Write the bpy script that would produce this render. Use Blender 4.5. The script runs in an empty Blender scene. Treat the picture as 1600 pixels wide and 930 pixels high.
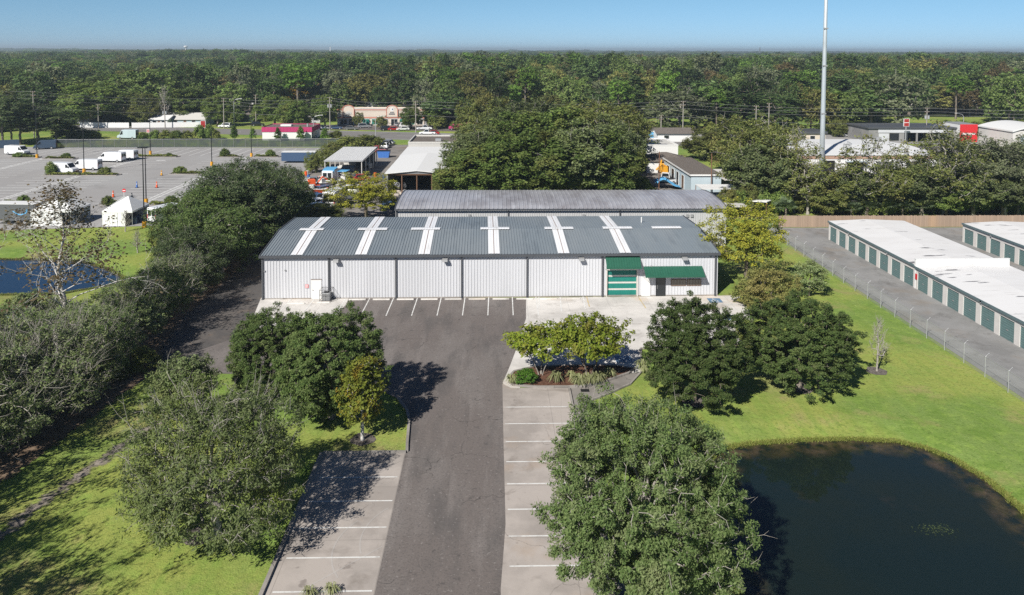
import bpy, math, random
import numpy as np
from mathutils import Vector, Matrix

R = math.radians
scene = bpy.context.scene
col = scene.collection

# ------------------------------------------------------------------ camera, sky, sun, exposure
CAM_H = 28.4
FPX, PPX, PPY = 1200.0, 800.0, 146.0
YAW, PITCH, ROLL = R(1.4), R(3.2), R(0.2)
_fw = np.array([math.sin(YAW)*math.cos(PITCH), math.cos(YAW)*math.cos(PITCH), -math.sin(PITCH)])
_r0 = np.array([math.cos(YAW), -math.sin(YAW), 0.0]); _u0 = np.cross(_r0, _fw)
_rt = _r0*math.cos(ROLL)+_u0*math.sin(ROLL); _up = -_r0*math.sin(ROLL)+_u0*math.cos(ROLL)

cam_d = bpy.data.cameras.new("camera"); cam = bpy.data.objects.new("camera", cam_d); col.objects.link(cam)
cam_d.sensor_fit = 'HORIZONTAL'; cam_d.sensor_width = 36.0
cam_d.lens = 36.0*FPX/1600.0
cam_d.shift_x = 0.0
cam_d.shift_y = -(465.0-PPY)/1600.0
cam_d.clip_start = 0.5; cam_d.clip_end = 30000.0
cam.matrix_world = Matrix(((_rt[0], _up[0], -_fw[0], 0), (_rt[1], _up[1], -_fw[1], 0), (_rt[2], _up[2], -_fw[2], CAM_H), (0, 0, 0, 1)))
scene.camera = cam

SUN_AZ, SUN_EL = R(213.0), R(39.0)          # clockwise from +Y
world = bpy.data.worlds.new("World"); scene.world = world; world.use_nodes = True
wn = world.node_tree; bg = wn.nodes["Background"]
sky = wn.nodes.new("ShaderNodeTexSky"); sky.sky_type = 'NISHITA'; sky.sun_disc = False
sky.sun_elevation = SUN_EL; sky.sun_rotation = SUN_AZ
sky.altitude = 0.0; sky.air_density = 0.72; sky.dust_density = 0.0; sky.ozone_density = 10.0
# added tint: bluer horizon, overhead sky dimmed and de-blued to cut blue shadow fill
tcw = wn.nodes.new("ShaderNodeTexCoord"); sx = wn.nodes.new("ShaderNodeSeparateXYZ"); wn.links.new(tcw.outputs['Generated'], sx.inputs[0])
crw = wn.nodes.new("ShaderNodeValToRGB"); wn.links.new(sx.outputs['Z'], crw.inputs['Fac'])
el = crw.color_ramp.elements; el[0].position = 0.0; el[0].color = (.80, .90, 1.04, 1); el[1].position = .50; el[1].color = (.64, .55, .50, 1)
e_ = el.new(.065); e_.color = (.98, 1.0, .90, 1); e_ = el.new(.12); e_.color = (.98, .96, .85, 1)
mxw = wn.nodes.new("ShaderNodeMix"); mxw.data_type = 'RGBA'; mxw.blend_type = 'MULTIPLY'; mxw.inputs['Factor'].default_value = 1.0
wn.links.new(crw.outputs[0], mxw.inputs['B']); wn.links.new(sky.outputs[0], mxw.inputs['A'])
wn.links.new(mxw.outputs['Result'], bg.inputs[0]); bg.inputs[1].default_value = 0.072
sd = bpy.data.lights.new("sun", 'SUN'); sd.energy = 4.4; sd.angle = R(0.53); sd.color = (1.0, 0.955, 0.88)
sun = bpy.data.objects.new("sun", sd); col.objects.link(sun)
sun.rotation_euler = (R(90)-SUN_EL, 0, math.pi - SUN_AZ)
sun.location = (-30, -40, 80)
scene.view_settings.view_transform = 'Standard'; scene.view_settings.look = 'None'
scene.view_settings.exposure = 0.45; scene.view_settings.gamma = 1.0
scene.view_settings.use_curve_mapping = False
scene.render.engine = 'CYCLES'
cy = scene.cycles
cy.max_bounces = 6; cy.diffuse_bounces = 1; cy.glossy_bounces = 2; cy.transmission_bounces = 3
cy.transparent_max_bounces = 8; cy.volume_bounces = 0
cy.use_denoising = False
try:
    cy.denoiser = 'OPENIMAGEDENOISE'; cy.denoising_prefilter = 'ACCURATE'; cy.denoising_input_passes = 'RGB_ALBEDO_NORMAL'
except Exception: pass
cy.use_adaptive_sampling = False
cy.sample_clamp_indirect = 4.0
scene.render.film_transparent = False

# ------------------------------------------------------------------ layout helpers (photo pixel -> place on the ground or on a wall plane)
def ray(px, py): return _fw*FPX + _rt*(px-PPX) - _up*(py-PPY)
def G(px, py, z=0.0):
    d = ray(px, py); t = (z-CAM_H)/d[2]
    return (d[0]*t, d[1]*t)
def Wl(px, py, Y):
    d = ray(px, py); t = Y/d[1]
    return (d[0]*t, CAM_H+d[2]*t)
def P(x, y, z):
    d = np.array([x, y, z-CAM_H]); w = d@_fw
    return (PPX+FPX*(d@_rt)/w, PPY-FPX*(d@_up)/w)
def ztop(px, py, Y): return Wl(px, py, Y)[1]

# ------------------------------------------------------------------ object helpers
def tag(o, label=None, cat=None, group=None, kind=None):
    if label: o['label'] = label
    if cat: o['category'] = cat
    if group: o['group'] = group
    if kind: o['kind'] = kind
    return o
def empty(name, label, cat, loc=(0, 0, 0), rz=0.0, group=None):
    o = bpy.data.objects.new(name, None); col.objects.link(o); o.empty_display_size = 0.5
    o.location = (loc[0], loc[1], loc[2] if len(loc) > 2 else 0); o.rotation_euler = (0, 0, rz)
    return tag(o, label, cat, group)
_kids = {}
def link(name, me, parent=None, kind=None):
    o = bpy.data.objects.new(name, me); col.objects.link(o)
    if parent is not None:
        o.parent = parent; _kids.setdefault(parent.name, []).append(o)
    if kind: o['kind'] = kind
    return o
def copy_tree(o, parent=None):
    c = o.copy(); col.objects.link(c)
    if parent is not None:
        c.parent = parent; _kids.setdefault(parent.name, []).append(c)
    for ch in _kids.get(o.name, []): copy_tree(ch, c)
    return c

class MB:
    def __init__(s): s.v = []; s.f = []; s.m = []; s.mi = 0
    def add(s, vs, fs):
        o = len(s.v); s.v += [tuple(map(float, p)) for p in vs]
        for f in fs: s.f.append(tuple(i+o for i in f)); s.m.append(s.mi)
        return s
    def box(s, x0, x1, y0, y1, z0, z1):
        vs = [(x0,y0,z0),(x1,y0,z0),(x1,y1,z0),(x0,y1,z0),(x0,y0,z1),(x1,y0,z1),(x1,y1,z1),(x0,y1,z1)]
        return s.add(vs, [(0,3,2,1),(4,5,6,7),(0,1,5,4),(1,2,6,5),(2,3,7,6),(3,0,4,7)])
    def prism(s, poly, z0, z1):
        n = len(poly); a = sum(poly[i][0]*poly[(i+1)%n][1]-poly[(i+1)%n][0]*poly[i][1] for i in range(n))
        if a < 0: poly = poly[::-1]
        vs = [(p[0], p[1], z0) for p in poly]+[(p[0], p[1], z1) for p in poly]
        return s.add(vs, [tuple(range(n))[::-1], tuple(range(n, 2*n))]+[(i, (i+1)%n, n+(i+1)%n, n+i) for i in range(n)])
    def sheet(s, poly, z):
        n = len(poly); a = sum(poly[i][0]*poly[(i+1)%n][1]-poly[(i+1)%n][0]*poly[i][1] for i in range(n))
        if a < 0: poly = poly[::-1]
        return s.add([(p[0], p[1], z) for p in poly], [tuple(range(n))])
    def prof(s, poly, axis, a0, a1):
        """closed 2-D profile pushed along x or y; poly gives the two other coordinates"""
        n = len(poly)
        if axis == 'x': vs = [(a0, p[0], p[1]) for p in poly]+[(a1, p[0], p[1]) for p in poly]
        else: vs = [(p[0], a0, p[1]) for p in poly]+[(p[0], a1, p[1]) for p in poly]
        return s.add(vs, [tuple(range(n)), tuple(range(n, 2*n))[::-1]]+[(i, n+i, n+(i+1)%n, (i+1)%n) for i in range(n)])
    def tube(s, pts, rad, n=6, cap=True):
        pts = [Vector(p) for p in pts]; k = len(pts)
        if not hasattr(rad, '__len__'): rad = [rad]*k
        vs = []; fs = []
        for i in range(k):
            d = (pts[min(i+1, k-1)]-pts[max(i-1, 0)]).normalized()
            a = d.cross(Vector((0, 0, 1)) if abs(d.z) < .9 else Vector((1, 0, 0))).normalized(); b = d.cross(a)
            for j in range(n):
                t = 2*math.pi*j/n; q = pts[i]+(a*math.cos(t)+b*math.sin(t))*rad[i]; vs.append(tuple(q))
        for i in range(k-1):
            for j in range(n):
                fs.append((i*n+j, i*n+(j+1)%n, (i+1)*n+(j+1)%n, (i+1)*n+j))
        if cap: fs += [tuple(range(n))[::-1], tuple(range((k-1)*n, k*n))]
        return s.add(vs, fs)
    def ribbed(s, o, u, v, nrm, lu, pitch, ribw, depth):
        """ribbed sheet metal: runs lu along unit u, ribs follow vector v, raised along nrm"""
        o, u, v, nrm = Vector(o), Vector(u), Vector(v), Vector(nrm)
        pr = []; t = 0.0
        while t < lu-1e-6:
            pr += [(t, 0)]
            if t+pitch <= lu+1e-6:
                pr += [(t+pitch-ribw, 0), (t+pitch-ribw*.7, depth), (t+pitch-ribw*.3, depth)]
            t += pitch
        pr.append((lu, 0))
        vs = []; fs = []
        for a, h in pr:
            p = o+u*a+nrm*h; vs += [tuple(p), tuple(p+v)]
        flip = u.cross(v).dot(nrm) < 0
        for i in range(len(pr)-1):
            f = (2*i, 2*i+2, 2*i+3, 2*i+1); fs.append(f[::-1] if flip else f)
        return s.add(vs, fs)
    def mesh(s, name, mats, smooth=False):
        me = bpy.data.meshes.new(name); me.from_pydata(s.v, [], s.f)
        if not isinstance(mats, (list, tuple)): mats = [mats]
        for m in mats: me.materials.append(m)
        if len(mats) > 1: me.polygons.foreach_set('material_index', s.m)
        if smooth: me.polygons.foreach_set('use_smooth', [True]*len(me.polygons))
        me.update(); return me
    def build(s, name, mats, parent=None, kind=None, smooth=False, bevel=0):
        o = link(name, s.mesh(name, mats, smooth), parent, kind)
        if bevel:
            b = o.modifiers.new('bevel', 'BEVEL'); b.width = bevel; b.segments = 2; b.limit_method = 'ANGLE'
        return o

# ------------------------------------------------------------------ materials
class Mat:
    def __init__(s, name, color=(.5, .5, .5), rough=.8, spec=.3, metal=0.0, scale=1.0):
        s.m = bpy.data.materials.new(name); s.m.use_nodes = True; s.nt = s.m.node_tree; s.N = s.nt.nodes; s.L = s.nt.links
        s.b = s.N['Principled BSDF']; s.b.inputs['Roughness'].default_value = rough; s.b.inputs['Metallic'].default_value = metal
        s.b.inputs['Specular IOR Level'].default_value = spec
        c = s.N.new('ShaderNodeRGB'); c.outputs[0].default_value = (*color, 1); s.c = c.outputs[0]
        s.geo = s.N.new('ShaderNodeNewGeometry'); s.pos = s.geo.outputs['Position']
        s.ob = None
        s.bump_h = None
        s.L.new(s.c, s.b.inputs['Base Color'])
    def coords(s, obj=False):
        if not obj: return s.pos
        if s.ob is None: s.ob = s.N.new('ShaderNodeTexCoord').outputs['Object']
        return s.ob
    def noise(s, scale, stretch=(1, 1, 1), detail=4, rough=.6, obj=False, dist=0.0, off=(0, 0, 0)):
        mp = s.N.new('ShaderNodeMapping'); mp.inputs['Scale'].default_value = stretch; mp.inputs['Location'].default_value = off
        s.L.new(s.coords(obj), mp.inputs[0])
        n = s.N.new('ShaderNodeTexNoise'); n.inputs['Scale'].default_value = scale; n.inputs['Detail'].default_value = detail
        n.inputs['Roughness'].default_value = rough; n.inputs['Distortion'].default_value = dist
        s.L.new(mp.outputs[0], n.inputs['Vector']); return n.outputs['Fac']
    def ramp(s, fac, lo, hi):
        r = s.N.new('ShaderNodeMapRange'); r.inputs['From Min'].default_value = lo; r.inputs['From Max'].default_value = hi
        r.clamp = True; s.L.new(fac, r.inputs['Value']); return r.outputs[0]
    def mul(s, a, k):
        m = s.N.new('ShaderNodeMath'); m.operation = 'MULTIPLY'; s.L.new(a, m.inputs[0])
        if isinstance(k, (int, float)): m.inputs[1].default_value = k
        else: s.L.new(k, m.inputs[1])
        return m.outputs[0]
    def mix(s, fac, color, blend='MIX'):
        x = s.N.new('ShaderNodeMix'); x.data_type = 'RGBA'; x.blend_type = blend
        if isinstance(fac, (int, float)): x.inputs['Factor'].default_value = fac
        else: s.L.new(fac, x.inputs['Factor'])
        s.L.new(s.c, x.inputs['A'])
        if isinstance(color, tuple): x.inputs['B'].default_value = (*color, 1)
        else: s.L.new(color, x.inputs['B'])
        s.c = x.outputs['Result']; s.L.new(s.c, s.b.inputs['Base Color']); return s
    def layer(s, color, scale, lo, hi, amt=1.0, **k):
        f = s.ramp(s.noise(scale, **k), lo, hi)
        return s.mix(s.mul(f, amt), color)
    def cracks(s, color, scale, width, amt, off=(0, 0, 0)):
        w = s.N.new('ShaderNodeTexNoise'); w.inputs['Scale'].default_value = .7; w.inputs['Detail'].default_value = 4; s.L.new(s.pos, w.inputs['Vector'])
        va = s.N.new('ShaderNodeVectorMath'); va.operation = 'MULTIPLY_ADD'; s.L.new(w.outputs['Color'], va.inputs[0]); va.inputs[1].default_value = (2.2, 2.2, 0); s.L.new(s.pos, va.inputs[2])
        v = s.N.new('ShaderNodeTexVoronoi'); v.feature = 'DISTANCE_TO_EDGE'; v.voronoi_dimensions = '2D'; v.inputs['Scale'].default_value = scale; s.L.new(va.outputs[0], v.inputs['Vector'])
        f = s.N.new('ShaderNodeMapRange'); f.inputs['From Min'].default_value = 0; f.inputs['From Max'].default_value = width*scale; f.inputs['To Min'].default_value = 1; f.inputs['To Max'].default_value = 0; s.L.new(v.outputs['Distance'], f.inputs['Value'])
        k = s.ramp(s.noise(.13, off=off), .46, .56); return s.mix(s.mul(s.mul(f.outputs[0], k), amt), color)
    def bump(s, fac, strength=.3, dist=.05):
        b = s.N.new('ShaderNodeBump'); b.inputs['Strength'].default_value = strength; b.inputs['Distance'].default_value = dist
        s.L.new(fac, b.inputs['Height'])
        if s.bump_h is not None: s.L.new(s.bump_h, b.inputs['Normal'])
        s.bump_h = b.outputs[0]; s.L.new(s.bump_h, s.b.inputs['Normal']); return s
    def wave(s, axis, period, width, obj=False, off=0.0):
        """thin periodic lines across one axis: 1 on the line"""
        x = s.N.new('ShaderNodeSeparateXYZ'); s.L.new(s.coords(obj), x.inputs[0])
        a = s.N.new('ShaderNodeMath'); a.operation = 'ADD'; s.L.new(x.outputs[axis], a.inputs[0]); a.inputs[1].default_value = off+1000*period
        f = s.N.new('ShaderNodeMath'); f.operation = 'MODULO'; s.L.new(a.outputs[0], f.inputs[0]); f.inputs[1].default_value = period
        g = s.N.new('ShaderNodeMath'); g.operation = 'LESS_THAN'; s.L.new(f.outputs[0], g.inputs[0]); g.inputs[1].default_value = width
        return g.outputs[0]

def plain(name, color, rough=.6, spec=.4, metal=0.0, wear=.12, scale=2.5, obj=True):
    """paint or metal with a little dirt and unevenness"""
    m = Mat(name, color, rough, spec, metal)
    m.layer(tuple(c*(1-wear*2) for c in color), scale, .45, .75, .7, obj=obj)
    m.layer(tuple(min(1, c*(1+wear)) for c in color), scale*3, .5, .8, .6, obj=obj)
    return m.m

def leaf_mat(name, c1, c2, c3=None, hue_scale=.5, transl=.25, rough=.55, objvar=.25, spec=.14, k=1.0):
    c1, c2 = tuple(v*k for v in c1), tuple(v*k for v in c2)
    if c3: c3 = tuple(v*k for v in c3)
    m = Mat(name, c1, rough, spec)
    rnd = m.geo.outputs['Random Per Island']
    m.mix(rnd, c2)
    if c3: m.layer(c3, hue_scale, .5, .72, .8, detail=2)
    oi = m.N.new('ShaderNodeObjectInfo')
    mr = m.N.new('ShaderNodeMapRange'); mr.inputs['To Min'].default_value = 1-objvar; mr.inputs['To Max'].default_value = 1+objvar
    m.L.new(oi.outputs['Random'], mr.inputs['Value'])
    cb = m.N.new('ShaderNodeCombineColor')
    for i in range(3): m.L.new(mr.outputs[0], cb.inputs[i])
    m.mix(1.0, cb.outputs[0], 'MULTIPLY')
    tr = m.N.new('ShaderNodeBsdfTranslucent'); m.L.new(m.c, tr.inputs[0])
    ms = m.N.new('ShaderNodeMixShader'); ms.inputs[0].default_value = transl
    m.L.new(m.b.outputs[0], ms.inputs[1]); m.L.new(tr.outputs[0], ms.inputs[2])
    m.L.new(ms.outputs[0], m.N['Material Output'].inputs['Surface'])
    return m.m

MT = {}
def mats():
    # grass
    g = Mat('grass', (0.200, 0.290, 0.075), .95, .05)
    g.layer((0.150, 0.246, 0.046), .35, .44, .60, .85, detail=6)
    g.layer((0.324, 0.360, 0.090), .07, .45, .58, .90, detail=7)
    g.layer((0.348, 0.300, 0.132), .12, .54, .64, .85, detail=8, off=(31, 7, 0))
    g.layer((0.282, 0.396, 0.084), 1.1, .5, .66, .60, detail=5)
    g.layer((0.102, 0.162, 0.034), 4.2, .52, .68, .70, detail=6)
    g.layer((0.396, 0.420, 0.156), 8.0, .56, .72, .60, detail=4)
    g.layer((0.180, 0.282, 0.054), .55, .52, .60, .35, stretch=(2.6, .10, 1), detail=3)
    g.layer((0.360, 0.324, 0.156), .045, .60, .70, .70, detail=9, off=(11, 5, 0))
    g.bump(g.noise(11, detail=6), .6, .09); g.bump(g.noise(1.2, detail=3), .35, .2)
    MT['grass'] = g.m
    f = Mat('forest_floor', (.045, .045, .022), .95, .1)
    f.layer((.03, .045, .014), .2, .4, .6); f.layer((.09, .07, .04), .6, .55, .75, .7)
    MT['forest_floor'] = f.m
    a = Mat('asphalt', (.172, .150, .140), .9, .2)
    a.layer((.225, .205, .194), .10, .46, .62, .80, stretch=(1.6, .55, 1), detail=7)
    a.layer((.120, .110, .106), .22, .50, .64, .80, stretch=(1.8, .5, 1), detail=7, off=(9, 3, 0))
    a.layer((.250, .225, .212), .30, .56, .70, .60, stretch=(3, .30, 1), detail=6, off=(3, 13, 0))
    a.layer((.070, .066, .065), 1.3, .63, .70, .55, detail=4)
    a.layer((.33, .305, .29), 5.0, .62, .70, .60, detail=3)
    a.layer((.095, .088, .085), 9.0, .5, .66, .55, detail=3)
    a.cracks((.05, .047, .045), .20, .05, .75)
    a.bump(a.noise(22, detail=3), .4, .02)
    MT['asphalt'] = a.m
    l = Mat('lane', (.105, .098, .095), .92, .2)
    l.layer((.16, .14, .125), .3, .45, .65, .8, detail=6); l.layer((.20, .14, .10), .5, .58, .7, .7, detail=6, off=(5, 2, 0))
    l.layer((.06, .055, .05), 2.5, .55, .7, .6); l.bump(l.noise(12), .3, .03)
    MT['lane'] = l.m
    d = Mat('dirt', (.20, .145, .10), .95, .1)
    d.layer((.11, .08, .055), .7, .42, .65, .9, detail=6); d.layer((.30, .24, .18), 1.3, .55, .72, .7, detail=5); d.layer((.08, .09, .03), .9, .58, .7, .8, off=(3, 3, 3))
    d.bump(d.noise(9), .6, .06); MT['dirt'] = d.m
    def conc(name, base, joint, k=1.0, lines=True):
        c = Mat(name, base, .9, .2)
        b = base
        c.layer(tuple(v*.74 for v in b), .22, .44, .60, .9*k, detail=7, off=(1, 8, 0))
        c.layer((b[0]*.45, b[1]*.43, b[2]*.41), .42, .56, .72, .7*k, detail=7, dist=.5)
        c.layer((b[0]*.88, b[1]*.72, b[2]*.56), .14, .56, .70, .65*k, detail=6, off=(21, 2, 0))
        c.layer(tuple(min(.8, v*1.14) for v in b), .8, .55, .75, .6, detail=5)
        c.layer(tuple(v*.6 for v in b), 6.0, .62, .76, .35, detail=3)
        c.layer((b[0]*.40, b[1]*.38, b[2]*.37), .75, .655, .72, .6*k, detail=3, off=(7, 1, 0))
        c.cracks(tuple(v*.38 for v in b), .16, .045, .7, off=(5, 0, 0))
        if lines:
            c.mix(c.mul(c.wave(1, joint, .035), .6), tuple(v*.42 for v in b)); c.mix(c.mul(c.wave(0, joint, .035, off=.8), .55), tuple(v*.42 for v in b))
        c.bump(c.noise(14), .2, .02)
        return c.m
    MT['concrete'] = conc('concrete_apron', (.70, .672, .635), 4.6, .9)
    MT['concrete_bay'] = conc('concrete_bays', (.45, .405, .370), 5.4, 1.0)
    MT['scuff'] = conc('tyre_scuff', (.47, .437, .41), 90, .8, False)
    MT['concrete_old'] = conc('concrete_swale', (.27, .25, .23), 5.4, 1.1, False)
    MT['kerb'] = conc('kerb', (.34, .315, .29), 3.0, 1.1)
    MT['storage_pave'] = conc('storage_pavement', (.29, .287, .283), 6.0, .9, False)
    p = Mat('lot_asphalt', (.335, .325, .318), .9, .2)
    p.layer((.37, .366, .36), .05, .45, .62, .8, detail=6); p.layer((.22, .217, .214), .10, .58, .72, .7, detail=6, off=(4, 4, 0)); p.layer((.42, .41, .40), 1.0, .6, .8, .5)
    MT['lot'] = p.m
    r = Mat('road', (.22, .21, .20), .9, .25); r.layer((.21, .20, .195), .1, .45, .65, .8, stretch=(.4, 2, 1)); MT['road'] = r.m
    w = Mat('line_paint', (.74, .74, .72), .7, .3)
    w.layer((.42, .40, .38), 1.6, .50, .68, .75, detail=6); w.layer((.36, .34, .32), 9, .58, .7, .6); MT['paint'] = w.m
    w = Mat('line_paint_worn', (.70, .68, .65), .7, .3)
    w.layer((.50, .48, .46), 1.2, .48, .64, .8, detail=6); MT['paint_worn'] = w.m
    y = Mat('yellow_paint', (.62, .47, .20), .7, .3); y.layer((.42, .38, .33), 1.4, .45, .6, .9, detail=6); MT['paint_yellow'] = y.m
    MT['paint_blue'] = plain('blue_paint', (.13, .23, .36), .8, wear=.2)
    mu = Mat('mulch', (.17, .085, .055), .95, .1); mu.layer((.09, .05, .035), 3, .4, .65, .9); mu.layer((.27, .16, .11), 8, .55, .7, .8); mu.bump(mu.noise(14), .9, .08); MT['mulch'] = mu.m
    mg = Mat('mulch_grey', (.21, .185, .165), .95, .1); mg.layer((.10, .085, .075), 4, .4, .65, .9); mg.bump(mg.noise(14), .9, .08); MT['mulch_grey'] = mg.m
    # water
    wt = Mat('pond_water', (.009, .018, .017), .03, .95); wt.b.inputs['IOR'].default_value = 1.333
    wt.layer((.014, .020, .012), .10, .45, .7, .8, detail=4); wt.layer((.040, .032, .022), .22, .64, .76, .5, detail=6, off=(4, 9, 0))
    wt.bump(wt.noise(1.1, detail=2), .02, .02); wt.bump(wt.noise(.25, detail=2), .03, .05); MT['water'] = wt.m
    wb = Mat('pond_water_blue', (.012, .035, .075), .06, .5); wb.b.inputs['IOR'].default_value = 1.333
    wb.bump(wb.noise(2.0, detail=3), .06, .04); MT['water_blue'] = wb.m
    # metal building
    def metal(name, c, rough, wear, met=.0):
        m = Mat(name, c, rough, .45, met)
        m.layer(tuple(v*(1-wear) for v in c), .5, .45, .7, .8, stretch=(1, 1, .25), detail=6)
        m.layer(tuple(v*(1-wear*2.2) for v in c), 1.3, .54, .72, .7, stretch=(2.4, 2, .06), detail=5)
        m.layer((c[0]*.72, c[1]*.62, c[2]*.52), 1.1, .66, .76, .45, stretch=(3, 3, .10), detail=4, off=(8, 2, 0))
        m.layer(tuple(v*(1-wear) for v in c), .35, .48, .56, .8, stretch=(1, 1, .01), detail=2, off=(3, 0, 0))
        return m.m
    MT['wall'] = metal('wall_metal', (.61, .62, .65), .5, .06)
    MT['wall2'] = metal('wall_metal_grey', (.52, .525, .53), .5, .07)
    rf = Mat('roof_metal', (.225, .262, .290), .45, .4, .1)
    rf.layer((.27, .30, .32), .12, .42, .62, .8, stretch=(1.5, .6, 1), detail=6); rf.layer((.12, .145, .17), .4, .55, .75, .6, stretch=(2, .3, 1), detail=6); MT['roof'] = rf.m
    r2 = Mat('roof_metal_galvanised', (.52, .52, .55), .4, .5, .35)
    r2.layer((.30, .28, .29), .22, .46, .66, .8, stretch=(1.2, .5, 1), detail=7); r2.layer((.66, .66, .69), .5, .55, .7, .7, stretch=(3, .3, 1)); r2.layer((.22, .16, .13), .6, .64, .78, .6, detail=6, off=(4, 2, 0)); MT['roof2'] = r2.m
    MT['trim'] = plain('trim_dark', (.085, .09, .10), .45)
    sk = Mat('skylight', (.84, .85, .87), .4, .4); sk.layer((.70, .69, .68), .6, .52, .7, .7, stretch=(2, .4, 1)); MT['skylight'] = sk.m
    MT['rust'] = plain('rust', (.20, .10, .06), .8)
    MT['green'] = plain('green_roofing', (.024, .112, .072), .45, wear=.10)
    MT['teal'] = plain('teal_door', (.018, .215, .175), .5, wear=.10)
    MT['white'] = plain('white_paint', (.78, .78, .77), .55, wear=.05)
    MT['offwhite'] = plain('offwhite', (.60, .585, .55), .6, wear=.08)
    MT['cream'] = plain('cream_stucco', (.66, .575, .49), .7, wear=.07)
    MT['black'] = plain('black_metal', (.018, .018, .02), .45)
    MT['darkglass'] = plain('dark_glass', (.02, .024, .028), .08, .6, wear=.02)
    MT['tanglass'] = plain('blind_glass', (.20, .175, .14), .15, .6, wear=.1)
    MT['grey'] = plain('grey_metal', (.30, .305, .31), .5)
    MT['galv'] = plain('galvanised', (.46, .47, .48), .45, metal=.3)
    MT['mast'] = plain('mast_steel', (.50, .55, .58), .45, metal=.2, wear=.08, scale=.6)
    MT['rubber'] = plain('rubber', (.02, .02, .02), .85)
    MT['yellow'] = plain('yellow_paint_base', (.70, .34, .02), .6)
    MT['red'] = plain('red_paint', (.62, .025, .03), .5)
    MT['orange'] = plain('orange_plastic', (.80, .12, .03), .5)
    MT['blue'] = plain('blue_plastic', (.05, .16, .48), .5)
    MT['lblue'] = plain('light_blue', (.13, .42, .72), .5)
    MT['paleblue'] = metal('pale_blue_metal', (.50, .60, .66), .5, .08)
    MT['magenta'] = plain('magenta_metal', (.50, .045, .16), .5)
    MT['pink'] = plain('pink_paint', (.75, .20, .42), .5)
    MT['salmon'] = plain('salmon_trim', (.60, .24, .17), .6)
    MT['brick'] = plain('brick_red', (.36, .20, .15), .8); MT['tanband'] = plain('tan_band', (.42, .27, .20), .8)
    MT['signred'] = plain('sign_pink', (.72, .30, .32), .6)
    MT['brown'] = plain('brown_wood', (.16, .09, .055), .8)
    MT['wirecol'] = plain('wire_grey', (.25, .25, .25), .5)
    MT['canvas'] = plain('tent_canvas', (.84, .84, .83), .6, wear=.03)
    MT['navy'] = plain('navy_paint', (.045, .075, .12), .5)
    MT['vanwhite'] = plain('van_white', (.80, .81, .82), .25, .5, wear=.03)
    MT['silver'] = plain('car_silver', (.42, .44, .46), .25, .6, metal=.4, wear=.05)
    MT['carblack'] = plain('car_black', (.02, .021, .024), .2, .6, wear=.05)
    MT['cargrey'] = plain('car_grey', (.12, .125, .135), .25, .6, wear=.05)
    MT['carred'] = plain('car_red', (.38, .03, .03), .25, .6, wear=.05)
    MT['carblue'] = plain('car_blue', (.05, .09, .17), .25, .6, wear=.05)
    MT['headlamp'] = plain('headlamp_lens', (.75, .76, .75), .1, .7, wear=.02)
    MT['taillamp'] = plain('tail_lens', (.45, .02, .02), .2, .6, wear=.05)
    sr = Mat('storage_roof', (.80, .795, .79), .55, .4)
    sr.layer((.72, .71, .70), .25, .45, .7, .8, stretch=(.5, 2, 1), detail=6)
    sr.layer((.16, .155, .165), .55, .635, .66, .9, stretch=(.34, 1.5, 1), detail=5, rough=.55, off=(2, 4, 0))
    sr.layer((.50, .48, .46), .7, .64, .68, .7, stretch=(.35, 4.5, 1), detail=4, off=(12, 1, 0)); MT['storage_roof'] = sr.m
    MT['storage_wall'] = plain('storage_wall', (.68, .655, .625), .7, wear=.07, scale=.8)
    MT['storage_door'] = plain('storage_door', (.125, .205, .205), .5, wear=.12)
    MT['tealtrim'] = plain('eave_trim', (.12, .175, .19), .5)
    wd = Mat('fence_wood', (.46, .34, .25), .85, .2)
    wd.layer((.34, .26, .20), .35, .42, .66, .8, stretch=(1, 1, .1)); wd.mix(wd.mul(wd.wave(0, .15, .03), .6), (.20, .14, .10))
    wd.mix(wd.mul(wd.geo.outputs['Random Per Island'], .75), (.30, .225, .17)); wd.layer((.55, .33, .16), .09, .54, .62, .8, stretch=(1, .1, .1), detail=2); MT['wood'] = wd.m
    bk = Mat('bark', (.16, .13, .105), .95, .1); bk.layer((.30, .27, .235), 3, .45, .65, .8, stretch=(1, 1, .3)); bk.bump(bk.noise(9, stretch=(1, 1, .2)), .5, .05); MT['bark'] = bk.m
    bk = Mat('bark_grey', (.36, .335, .30), .95, .1); bk.layer((.20, .18, .155), 2.5, .5, .7, .8); MT['bark_grey'] = bk.m
    bk = Mat('bark_white', (.58, .555, .52), .9, .1); bk.layer((.30, .26, .22), 2, .52, .7, .85, stretch=(1, 1, .5)); MT['bark_white'] = bk.m
    # foliage
    MT['lf_ever'] = leaf_mat('leaf_evergreen', (.046, .082, .022), (.100, .135, .042), (.120, .145, .055), .7, k=1.3)
    MT['lf_oak'] = leaf_mat('leaf_oak', (.062, .105, .030), (.140, .185, .068), (.185, .205, .100), .6, k=1.2)
    MT['lf_greyoak'] = leaf_mat('leaf_grey_oak', (.100, .140, .042), (.190, .225, .100), (.190, .240, .040), .35, k=1.3)
    MT['lf_scrub'] = leaf_mat('leaf_scrub', (.105, .160, .045), (.240, .275, .140), (.165, .175, .065), .30, k=1.3)
    MT['lf_dark'] = leaf_mat('leaf_dark_oak', (.042, .068, .026), (.100, .125, .060), (.085, .115, .034), .3, k=1.4)
    MT['lf_yell'] = leaf_mat('leaf_yellow_green', (.200, .230, .030), (.350, .320, .045), (.150, .180, .030), .8, k=1.2)
    MT['lf_crape'] = leaf_mat('leaf_crape', (.170, .250, .026), (.300, .340, .045), (.240, .200, .05), .8, transl=.3)
    MT['lf_autumn'] = leaf_mat('leaf_autumn', (.150, .200, .030), (.240, .260, .045), (.340, .190, .03), .8, transl=.3)
    MT['lf_brown'] = leaf_mat('leaf_brown', (.135, .095, .050), (.200, .155, .085), (.13, .14, .05), .6)
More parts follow.
